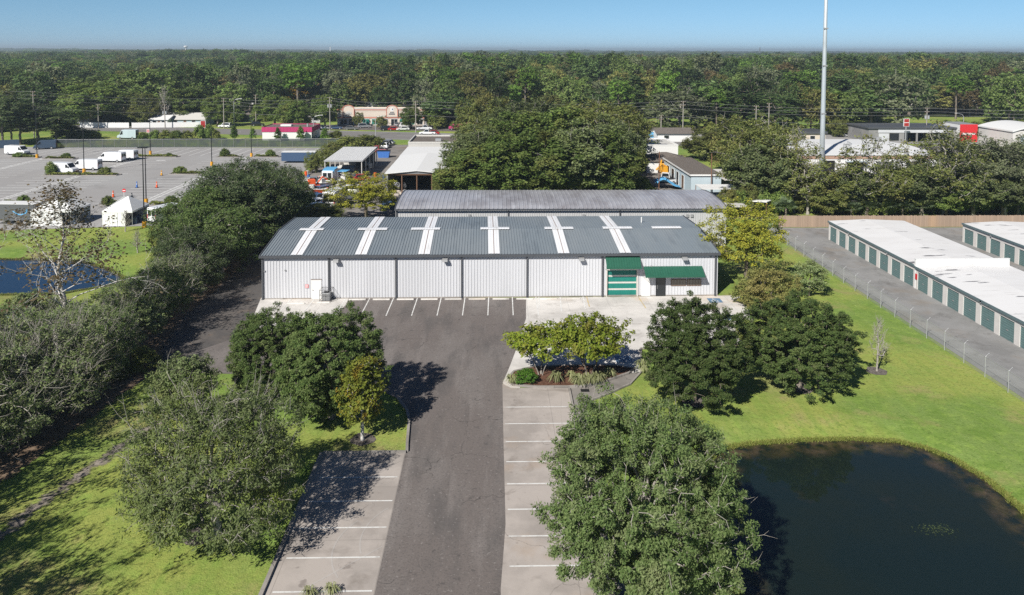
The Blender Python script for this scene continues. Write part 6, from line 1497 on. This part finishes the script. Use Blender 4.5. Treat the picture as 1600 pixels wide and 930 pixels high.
# steel mast
x, y = G(1283.5, 273); m = MB(); m.tube([(0,0,-.2),(0,0,12),(0,0,30),(0,0,48)], [.60,.53,.44,.34], 18)
ms_ = empty('steel_mast', 'very tall tapered grey steel mast rising beyond the top beside the white hall', 'mast', (x, y, 0)); m.build('shaft', MT['mast'], ms_, smooth=True)
m = MB(); m.tube([(0,0,-.1),(0,0,.12)], .95, 18); m.build('base_plate', MT['galv'], ms_)
m = MB()
for k in range(16): m.box(.5-.008*k*2,.72-.008*k*2,-.05,.05,2+k*2.2,2.05+k*2.2)
m.build('step_bolt', MT['galv'], ms_)
for z in (14, 25, 33.5): m = MB(); m.box(-.52,.52,-.52,-.36,z,z+.3); m.build('hand_hole', MT['grey'], ms_)
# grey repair shop with open bays
x0, y0 = G(1357, 220.5); x1 = G(1500, 220.5)[0]; y0 = 236.0; x0 = Wl(1357,210,y0)[0]; x1 = Wl(1500,210,y0)[0]; W_ = x1-x0; H_ = 4.4
sh = empty('repair_shop', 'long grey repair shop with open dark bays across the road', 'workshop', (x0, y0, 0), 0)
def U(px): return Wl(px, 210, y0)[0]-x0
m = MB(); m.box(0,.3,0,14,0,H_); m.box(W_-.3,W_,0,14,0,H_); m.box(.3,W_-.3,13.7,14,0,H_); m.box(.3,U(1390),0,.3,0,H_); m.box(U(1405),U(1418.5),0,.3,0,H_)
m.box(U(1390),U(1405),0,.3,0,.6); m.box(U(1390),U(1405),0,.3,2.95,H_); m.box(U(1418.5),W_-.3,0,.3,3.1,H_); m.box(U(1486),W_-.3,0,.3,0,3.1)
for px in (1433, 1450.5, 1468): m.box(U(px)-.25,U(px)+.25,0,.3,0,3.1)
m.build('wall', MT['storage_pave'], sh)
m = MB(); m.box(U(1372),U(1486),-.12,-.003,3.15,H_-.2); m.box(U(1373),U(1389),-.06,-.003,.1,2.9); m.build('front_panel', MT['wall'], sh)
m = MB(); m.box(U(1390),U(1405),.1,.16,.6,2.95); m.build('window', MT['darkglass'], sh)
m = MB(); m.box(-.4,W_+.3,-.5,14.3,H_+.01,H_+.45); m.build('roof', MT['trim'], sh)
for px in (1430, 1484): m = MB(); m.box(U(px)-.6,U(px)+.6,5,6,H_+.46,H_+1.1); m.build('roof_unit', MT['galv'], sh)
# red shop block
x0 = Wl(1500.3,205,234)[0]; x1 = Wl(1527,205,234)[0]; W_ = x1-x0; zt_ = Wl(1510,194.5,234)[1]
b = empty('red_shop', 'bright red shop block with white lettering band beside the grey repair shop', 'shop', (x0, 234, 0)); m = MB(); m.box(0,W_,0,9,0,zt_-.1); m.build('wall', MT['white'], b)
m = MB(); m.box(-.1,W_+.02,-.12,-.003,.5,zt_); m.build('facade', MT['red'], b); m = MB(); [m.box(W_*.09+.36*k,W_*.09+.30+.36*k-.05*(k % 3 == 0),-.15,-.121,zt_*.46,zt_*.46+.5+.10*(k % 2)) for k in range(int(W_*.82/.36))]; m.build('lettering', MT['white'], b); m = MB(); m.box(-.05,W_+.05,.0,9.1,zt_-.09,zt_+.05); m.build('roof', MT['grey'], b)
# cream building and others on the far right
b = bld('roadside_building', 'cream low building with dark flat roof left of the steel mast across the road', 'building', Wl(1244,205,238)[0], Wl(1290,205,238)[0], 238, 247, 2.6, 'cream', 'trim', 'flat', over=.5, roofm_z=.7, wins=(('f',1.5,3,.9,1.9,'darkglass'),('f',4.5,6,.9,1.9,'darkglass')))
hx0 = Wl(1583,200,222)[0]; hg = empty('round_roofed_barn', 'pale barn with rounded white roof at the right edge', 'barn', (hx0, 222, 0)); Wb = 18
m = MB(); m.box(0,Wb,0,16,0,5.2); m.build('wall', MT['storage_wall'], hg)
m = MB(); pr = [(-.3+ (Wb+.6)*t, 5.2+2.2*math.sin(math.pi*(.08+.84*t))-.5) for t in np.linspace(0,1,13)]; m.prof(pr+[(p[0],p[1]-.4) for p in pr[::-1]], 'y', -.4, 16.4); m.build('roof', MT['white'], hg)
m = MB(); m.ribbed((2.4,-.02,.1), (1,0,0), (0,0,3.4), (0,-1,0), 5, .3, .08, .03); m.build('roll_up_door', MT['paleblue'], hg)
# bungalows behind the white fence
for (px0, px1, py, dep, h, rise, wl, rf, nm, lb) in (
 (235,262,198,9,2.6,1.2,'white','white','gable_x','white bungalow with blue door panels behind the white fence'),
 (263,320,196.5,10,2.4,2.0,'paleblue','offwhite','gable_x','bungalow with long pale sloping roof behind the white fence'),
 (57,93,190,10,2.6,1.8,'cream','mulch_grey','hip','cream bungalow with grey hip roof among trees on the far left'),
 (365,395,190,10,2.6,1.7,'paleblue','mulch_grey','hip','grey blue bungalow behind the street lamp'),
 (552,590,180,12,4.6,2.2,'offwhite','grey','hip','pale two storey house with grey roof behind the beige shops'),
 (120,140,193,8,2.6,1.2,'white','white','gable_x','small white house behind the left end of the white fence'),
 (700,735,196,8,2.6,1.2,'pink','trim','gable_x','pink fronted house with dark roof right of the shops'),
 (1110,1140,205,9,2.6,1.3,'offwhite','mulch_grey','hip','pale house behind the brown board fence'),
 (660,700,196,6,2.2,.8,'grey','trim','gable_x','low grey house with dark roof beside the shops'),
 (470,500,192,7,2.4,.9,'wall2','storage_pave','gable_x','pale low house under the trees left of the shops'),
):
    x0, y0 = G(px0, py); x1 = G(px1, py)[0]; W_ = x1-x0
    bld('bungalow', lb, 'house', x0, x1, y0, y0+dep, h, wl, rf, nm, rise=rise, over=.5, wins=(('f',W_*.15,W_*.15+1.3,1,2.1,'darkglass'),('f',W_*.65,W_*.65+1.3,1,2.1,'darkglass')), doors=(('f',W_*.42,W_*.42+1,.1,2.1,'brown'),))
x, y = G(735, 202.5); van('pink food van parked beside the pink fronted house', x, y, 0, paint='pink', L=6.5, W=2.2, H=2.4, cat='van'); x, y = G(712, 203); van('dark pink small truck left of the pink food van', x, y, R(185), paint='magenta', L=5, H=2.1, cat='truck')

# ------------------------------------------------------------------ utility poles, wires, lamps, signs
poles = {}
def upole(label, px, py, top, trans=False, arms=True, mat_='bark_grey'):
    x, y = G(px, py); h = ztop(px, top, y); r = empty('utility_pole', label, 'utility pole', (x, y, 0)); m = MB(); m.tube([(0,0,-.2),(0,0,h)], [.19,.13], 7); m.build('pole', MT[mat_], r)
    if arms:
        m = MB(); [m.box(-.7,.7,-.06,.06,h-.35-1.1*k,h-.22-1.1*k) for k in range(2)]; m.build('crossarm', MT['brown'], r)
        m = MB(); [m.tube([(s*.6,0,h-.22-1.1*k),(s*.6,0,h+.02-1.1*k)], .06, 6) for s in (-1,1) for k in range(2)]; m.build('insulator', MT['offwhite'], r)
    if trans:
        for s in (-.5,.5): m = MB(); m.tube([(s,-.1,h-3.6),(s,-.1,h-2.5)], .3, 10); m.build('transformer', MT['galv'], r)
    poles[px] = (x, y, h)
for a in ((53.7,216,142.5,False,'tall pole at the left beside the dark pines'),(83.5,190,151.5,False,'shorter pole beside the cream bungalow'),(154,201,163,False,'pole at the left end of the white fence'),(258,200.5,163,True,'pole with transformer in the white fence'),(350,201,153,False,'pole beside the grassy drive'),(515.7,205,152,True,'pole left of the beige shops'),(649.7,207.5,157.5,False,'pole in front of the beige shops'),(1066.7,217.5,158,False,'tall pole beyond the flat white building'),(1032.6,219,180,False,'short pole behind the flat white building'),(1180.5,222,165,False,'slim pole above the light trees'),(1200.5,222,161,False,'taller slim pole next to the slim one'),(1447,219,168.5,True,'pole with transformers before the grey repair shop'),(400,192,148,False,'pole above the pink roofed building at left')):
    upole('grey wooden utility '+a[4], a[0], a[1], a[2], a[3])
def wires(label, seq, dz, off):
    m = MB(); pts = []
    for i in range(len(seq)-1):
        a, b = seq[i], seq[i+1]
        for k in range(9):
            t = k/8; s = 1.1*4*t*(1-t); pts.append((a[0]+(b[0]-a[0])*t+off, a[1]+(b[1]-a[1])*t, a[2]+(b[2]-a[2])*t-s-dz))
    m.tube(pts, .032, 4); o = m.build('power_line', MT['wirecol']); tag(o, label, 'wire', 'power lines along the road')
A_ = (-330, 330, 13); Z_ = (330, 185, 12)
main = [A_, poles[53.7], poles[350], poles[515.7], poles[649.7], poles[1066.7], poles[1447], Z_]
for k, (dz, of, nm) in enumerate(((.1,-.6,'top'),(1.2,.6,'second'),(2.3,-.6,'third'),(5.0,.2,'lowest'))): wires('%s sagging wire strung along the road poles' % nm, main, dz, of)
def street_lamp(label, px, py, top, d=1):
    x, y = G(px, py); h = ztop(px, top, y); r = empty('street_lamp', label, 'street lamp', (x, y, 0)); m = MB(); m.tube([(0,0,0),(0,0,h-1.2),(d*.5,0,h-.4),(d*2.2,0,h)], [.14,.10,.08,.06], 7); m.build('pole', MT['galv'], r); m = MB(); m.box(min(d*2.2,d*3),max(d*2.2,d*3),-.15,.15,h-.08,h+.1); m.build('lamp_head', MT['offwhite'], r)
street_lamp('galvanised street lamp with long curved arm by the grassy drive', 366, 198, 154, 1); street_lamp('grey street lamp in front of the red shop block', 1504.5, 215, 177, -1); street_lamp('thin grey lamp post before the beige shops', 587, 212, 181, 1); street_lamp('slim grey lamp post beside the pink roofed building', 490, 217, 180, 1)
def pole_sign(label, px, py, top, w, h, cols, mat_='galv'):
    x, y = G(px, py); H_ = ztop(px, top, y); r = empty('pole_sign', label, 'sign', (x, y, 0)); m = MB(); m.tube([(0,.1,0),(0,.1,H_)], .14, 8); m.build('pole', MT[mat_], r); m = MB(); m.box(-w/2,w/2,-.2,.2,H_-h,H_); s_ = m.build('sign_box', MT['white'], r)
    for k, c in enumerate(cols): m = MB(); hh = h/len(cols); m.box(-w/2+.08,w/2-.12,-.23,-.201,H_-h+hh*k+.1,H_-h+hh*(k+1)-.1); m.build('sign_face', MT[c], s_)
pole_sign('white pole sign with two dark red panels before the grey repair shop', 1415, 226, 185.5, 1.7, 2.4, ('carred','carred')); pole_sign('red roadside sign on a pole between the palms', 318, 216, 188.5, 1.6, 2.3, ('carred',), 'offwhite'); pole_sign('small red and white stop board beside the road hedge', 232, 214, 202, 1.0, 1.1, ('signred',))
# roadside planting
for i, (px, py, tp, w, k, lb) in enumerate(((366,219,197,13,'conifer','young pine at the drive before the screened fence'),(395,219,201,11,'conifer','young pine left of the pink roofed building'),(434.5,221,200,13,'conifer','young pine in front of the white wall, left one'),(470,221,198,14,'conifer','young pine in front of the white wall, right one'),(507,219,201,14,'conifer','young pine right of the pink roofed building'),(525,217,205,18,'bush','round bush right of the pink roofed building'))): T('young_pine' if k == 'conifer' else 'leafy_bush', lb, k, px, py, tp, w, cat='tree' if k == 'conifer' else 'bush')
for i, (px, py, tp, w) in enumerate(((243,218,203,16),(258,218,204,17),(275,218,204,22),(293,218,205,18),(128,217,203,34),(145,217,204,26),(115,218,206,22),(209,216,206,12),(224,217,207,16),(337,218,203,12))): T('roadside_shrub', 'rounded shrub in the planted strip between screened fence and road', 'bush' if i % 2 else 'darkbush', px, py, tp, w, group='shrubs along the road strip', cat='shrub')
for px, py, tp, w, lb in ((312,218,195,18,'left'),(327,218,194,16,'right')): T('dark_shrub', 'tall dark shrub at the foot of the red roadside sign', 'darkbush', px, py, tp, w, group='dark shrubs at the red sign', cat='shrub')
for px, py, tp, w, lb in ((505,262,232,30,'young green tree at the left corner of the open shelter'),(520,246,222,34,'bright green tree behind the open shelter'),(545,236,214,36,'leafy shrub row end by the road'),(575,232,212,44,'long clipped shrub between shelter and road'),(488,270,240,26,'bright young tree beside the blue trailer'),(560,234,216,26,'round olive shrub in the shrub row'),(720,222,205,24,'palm like green shrub at the corner of the flat grey roofed building')): T('leafy_shrub', lb, 'bright' if px not in (575,545,560) else 'bush', px, py, tp, w, cat='shrub')
for px, py, tp, w, lb in ((462,205,158,46,'dark spreading oak left of the shops'),(430,198,150,56,'wide oak above the pink roofed building'),(508,200,150,40,'dark oak at the left end of the beige shops'),(560,198,176,18,'small round tree before the shop front'),(596,201,181,20,'small tree in front of the shop windows'),(642,202,168,36,'oak at the right end of the beige shops'),(680,200,165,40,'dark oak between shops and pink house'),(708,196,168,34,'tree left of the pink house')): T('street_tree', lb, 'mid1' if w > 30 else 'mid3', px, py, tp, w)
for px, py, tp, w, lb in ((4,228,150,60,'dark pine at the far left edge'),(32,226,158,60,'dark pine with bare stem left of the tall pole'),(60,224,176,60,'spreading dark pine beside the tall pole'),(18,222,168,50,'dark pine behind the leftmost pines'),(88,222,172,60,'low dark pine above the screened fence end'),(105,220,196,40,'dark bushy tree at the fence end')): T('pine_tree', lb, 'pine' if py > 221 else 'mid1', px, py, tp, w)
T('oak_tree', 'big round olive oak behind the white fence on the left', 'mid1', 143, 196.5, 132, 100); T('oak_tree', 'light green oak behind the white fence near the transformer pole', 'mid3', 228, 196, 146, 50); T('oak_tree', 'dark oak over the long pale roof', 'mid1', 290, 192, 140, 70); T('oak_tree', 'oak beside the grassy drive and street lamp', 'mid1', 340, 198, 150, 44); T('bare_sapling', 'leafless grey tree crown over the white fence', 'baretree', 256, 196, 138, 30)
T('palm_tree', 'rounded palm like tree right of the steel mast', 'bright', 1311, 214, 186, 32)

# ------------------------------------------------------------------ the wood beyond the road
rnd = random.Random(77)
KINDS = (('f_dark','dark green broadleaf tree'),('f_dark2','dense dark tree'),('f_mid','mid green tree'),('f_mid2','wide mid green tree'),('f_olive','olive green tree'),('f_brown','brownish autumn tree'),('f_moss','grey mossy oak'),('f_pine','bright green tall pine'))
WT = (18,12,18,15,12,4,12,13)
ZONES = ((0,125,'beyond the dark pines'),(125,330,'behind the white fence'),(330,520,'behind the pink roofed building'),(520,670,'behind the beige shops'),(670,1000,'beyond the central grove'),(1000,1240,'behind the brown board fence'),(1240,1360,'behind the steel mast'),(1360,1530,'behind the grey repair shop'),(1530,1700,'behind the rounded barn'))
first = []; seen = {}
def forest_tree(x, y, k, h, s):
    px = P(x, y, 8)[0]; zn = next((z for a, b, z in ZONES if a <= px < b), ZONES[0][2] if px < 0 else ZONES[-1][2])
    (lm, tm), H0, R0 = PROTO[k]; lb = dict(KINDS).get(k, 'golden leaved tree')
    o = empty('forest_tree', '%s in the wood %s' % (lb, zn), 'tree', (x, y, 0), rnd.uniform(0, 6.28), 'wood '+zn)
    o.scale = (s, s, h/H0); c = link('crown', lm, o); link('trunk', tm, o)
    if k not in seen: seen[k] = c
pts = []
def ok(x, y, dmin):
    return all((x-a)**2+(y-b)**2 > dmin*dmin for a, b in pts)
def front(x):       # the near edge of the wood, metres
    px = P(x, 300, 0)[0]
    if px < 110: return 262
    if px < 330: return 300
    if px < 520: return 300
    if px < 680: return 318
    if px < 1000: return 268
    if px < 1240: return 256
    if px < 1360: return 262
    if px < 1530: return 256
    return 246
n = 0; tries = 0
while n < 262 and tries < 60000:
    tries += 1
    y = 246+190*rnd.random()**1.25; x = rnd.uniform(-.76, .74)*y
    if y < front(x)+4 or not ok(x, y, 8.2+y*.003): continue
    pts.append((x, y)); k = rnd.choices([a for a, _ in KINDS], WT)[0]
    big = rnd.choice((.75, .9, 1.0, 1.15, 1.45))*rnd.uniform(.9, 1.1); h = (17.5 if k != 'f_pine' else 20)*rnd.uniform(.70, 1.24)
    if x > 60: h *= .92
    forest_tree(x, y, k, h, big); n += 1
x, y = G(478, 176); forest_tree(x+0, 330, 'f_gold', 14, 1.0)

for i in range(120):
    x = -215+3.7*i+rnd.uniform(-1, 1); y = front(x)+rnd.uniform(0, 9)
    px = P(x, y, 0)[0]; zn = next((z for a, b, z in ZONES if a <= px < b), ZONES[0][2] if px < 0 else ZONES[-1][2])
    if rnd.random() < .25: continue
    tree('undergrowth_bush', 'bush in the thick edge of the wood '+zn, rnd.choice(['bush','darkbush','darkbush']), x, y, rnd.uniform(2.5, 5.5), rnd.uniform(2.2, 3.8), group='undergrowth at the edge of the wood', cat='bush')
# everything farther off: one mass, leaf crowns set on scattered points
def far_wood():
    rng = np.random.default_rng(9); X = []; S = []
    d = 395.0
    while d < 8800:
        sp = 9.0 if d < 800 else 9.0*(d/800)**1.15; m_ = int(1.52*d/sp)
        xs = (np.arange(m_)+rng.uniform(0, 1, m_))*sp-.77*d; ys = d+rng.uniform(-.5, .5, m_)*sp*1.1
        keep = (np.array([all((a-b[0])**2+(c-b[1])**2 > 36 for b in pts) for a, c in zip(xs, ys)]) if d < 450 else np.ones(m_, bool))
        clear = np.sin(xs*.011+1.3)*np.sin(ys*.007+.5) > .93
        keep &= ~clear
        X.append(np.stack([xs, ys, np.zeros(m_)], 1)[keep]); S.append(np.full(keep.sum(), max(1.0, sp/9.0)))
        d += sp*.9
    X = np.concatenate(X); S = np.concatenate(S); n_ = len(X)
    hz = 1+.20*np.sin(X[:, 0]*.006+.8)*np.sin(X[:, 1]*.004)+.12*np.sin(X[:, 0]*.019+2)*np.sin(X[:, 1]*.013+1)
    wd = rng.choice([.7, .85, 1.0, 1.25, 1.6], n_)*rng.uniform(.9, 1.1, n_)
    sc = np.stack([S*wd, S*wd*rng.uniform(.9, 1.1, n_), hz*rng.uniform(.60, 1.22, n_)*np.where(X[:, 1] > 4000, 1.22, 1.0)], 1)
    me = bpy.data.meshes.new('far_wood'); me.vertices.add(n_); me.vertices.foreach_set('co', X.astype(np.float32).ravel())
    a = me.attributes.new('tree_scale', 'FLOAT_VECTOR', 'POINT'); a.data.foreach_set('vector', sc.astype(np.float32).ravel())
    a = me.attributes.new('turn', 'FLOAT', 'POINT'); a.data.foreach_set('value', rng.uniform(0, 6.28, n_).astype(np.float32))
    wt = np.array(WT, float); ki = rng.choice(len(KINDS), n_, p=wt/wt.sum())
    patch = np.sin(X[:, 0]*.013+.4)*np.sin(X[:, 1]*.010+2)+.5*np.sin(X[:, 0]*.031+X[:, 1]*.017)
    ki = np.where((patch > .75) & (rng.uniform(size=n_) < .6), rng.choice([4, 6, 7], n_), ki); ki = np.where((patch < -.7) & (rng.uniform(size=n_) < .7), rng.choice([0, 1], n_), ki)
    a = me.attributes.new('tree_kind', 'INT', 'POINT'); a.data.foreach_set('value', ki.astype(np.int32))
    o = link('far_wood', me, kind='stuff'); o['label'] = 'endless green wood reaching to the horizon'
    ng = bpy.data.node_groups.new('far_wood', 'GeometryNodeTree'); N = ng.nodes; L = ng.links
    ng.interface.new_socket('Geometry', in_out='INPUT', socket_type='NodeSocketGeometry'); ng.interface.new_socket('Geometry', in_out='OUTPUT', socket_type='NodeSocketGeometry')
    gi = N.new('NodeGroupInput'); go = N.new('NodeGroupOutput'); jn = N.new('GeometryNodeJoinGeometry')
    ip = N.new('GeometryNodeInstanceOnPoints')
    def attr(nm, ty):
        q = N.new('GeometryNodeInputNamedAttribute'); q.data_type = ty; q.inputs['Name'].default_value = nm; return q.outputs['Attribute']
    for k, _ in reversed(KINDS):
        if k not in seen: continue
    objs = [seen.get(k) or next(iter(seen.values())) for k, _ in KINDS]
    g2i = N.new('GeometryNodeGeometryToInstance')
    for ob in reversed(objs):
        oi = N.new('GeometryNodeObjectInfo'); oi.transform_space = 'ORIGINAL'; oi.inputs['As Instance'].default_value = True; oi.inputs['Object'].default_value = ob
        L.new(oi.outputs['Geometry'], jn.inputs[0])
    L.new(gi.outputs[0], ip.inputs['Points']); L.new(jn.outputs[0], ip.inputs['Instance']); ip.inputs['Pick Instance'].default_value = True
    L.new(attr('tree_kind', 'INT'), ip.inputs['Instance Index']); L.new(attr('tree_scale', 'FLOAT_VECTOR'), ip.inputs['Scale'])
    cx = N.new('ShaderNodeCombineXYZ'); L.new(attr('turn', 'FLOAT'), cx.inputs['Z']); L.new(cx.outputs[0], ip.inputs['Rotation'])
    L.new(ip.outputs[0], go.inputs[0])
    md = o.modifiers.new('far_wood', 'NODES'); md.node_group = ng
    print('far trees', n_)
far_wood()
# far landmarks on the skyline
def far_tower(label, px, top, Y, kind):
    x, z = Wl(px, top, Y); r = empty('water_tower' if kind == 'tank' else 'radio_mast', label, 'tower', (x, Y, 0))
    m = MB(); m.tube([(0,0,0),(0,0,z-(5 if kind == 'tank' else 0))], [2.2,1.4] if kind == 'tank' else ([2.0,1.2] if kind == 'pole' else [5.0,1.5]), 8); m.build('shaft', MT['white'] if kind != 'lattice' else MT['cargrey'], r)
    if kind == 'tank': m = MB(); m.tube([(0,0,z-7),(0,0,z-4.5),(0,0,z-1.5),(0,0,z)], [2,5.2,5.2,2], 12); m.build('tank', MT['white'], r)
    else: m = MB(); m.tube([(0,0,z),(0,0,z+2)], .5, 5); m.build('aerial', MT['grey'], r)
far_tower('white water tower on the left skyline', 290, 71.5, 2300, 'tank'); far_tower('thin white mast on the skyline above the shops', 516, 73, 2600, 'pole'); far_tower('dark lattice tower on the right skyline', 1187.5, 74, 3000, 'lattice'); far_tower('thin dark mast left of the lattice tower', 1114, 77.5, 3300, 'lattice'); far_tower('short white mast above the wood on the right', 1431.5, 92, 900, 'pole')
for px, py, Y, w, lb in ((305,99,820,14,'white box building deep in the wood on the left'),(331,92,1500,34,'pale building block near the left skyline'),(406,147,400,16,'pale roof among trees behind the pink roofed building')):
    x, z = Wl(px, py, Y); bld('distant_building', lb, 'building', x-w/2, x+w/2, Y, Y+10, z, 'white', 'offwhite', 'flat', over=.3)

# ------------------------------------------------------------------ air
m = MB(); m.box(-9400, 9400, -9400, 9400, -3.2, 52)
hz = m.build('haze', [bpy.data.materials.new('haze')], kind='stuff'); hm = hz.data.materials[0]; hm.use_nodes = True
n_ = hm.node_tree.nodes; n_.remove(n_['Principled BSDF']); pv = n_.new('ShaderNodeVolumePrincipled'); pv.inputs['Color'].default_value = (.74, .89, 1.0, 1); pv.inputs['Density'].default_value = .00023; pv.inputs['Anisotropy'].default_value = .2
hm.node_tree.links.new(pv.outputs[0], n_['Material Output'].inputs['Volume'])
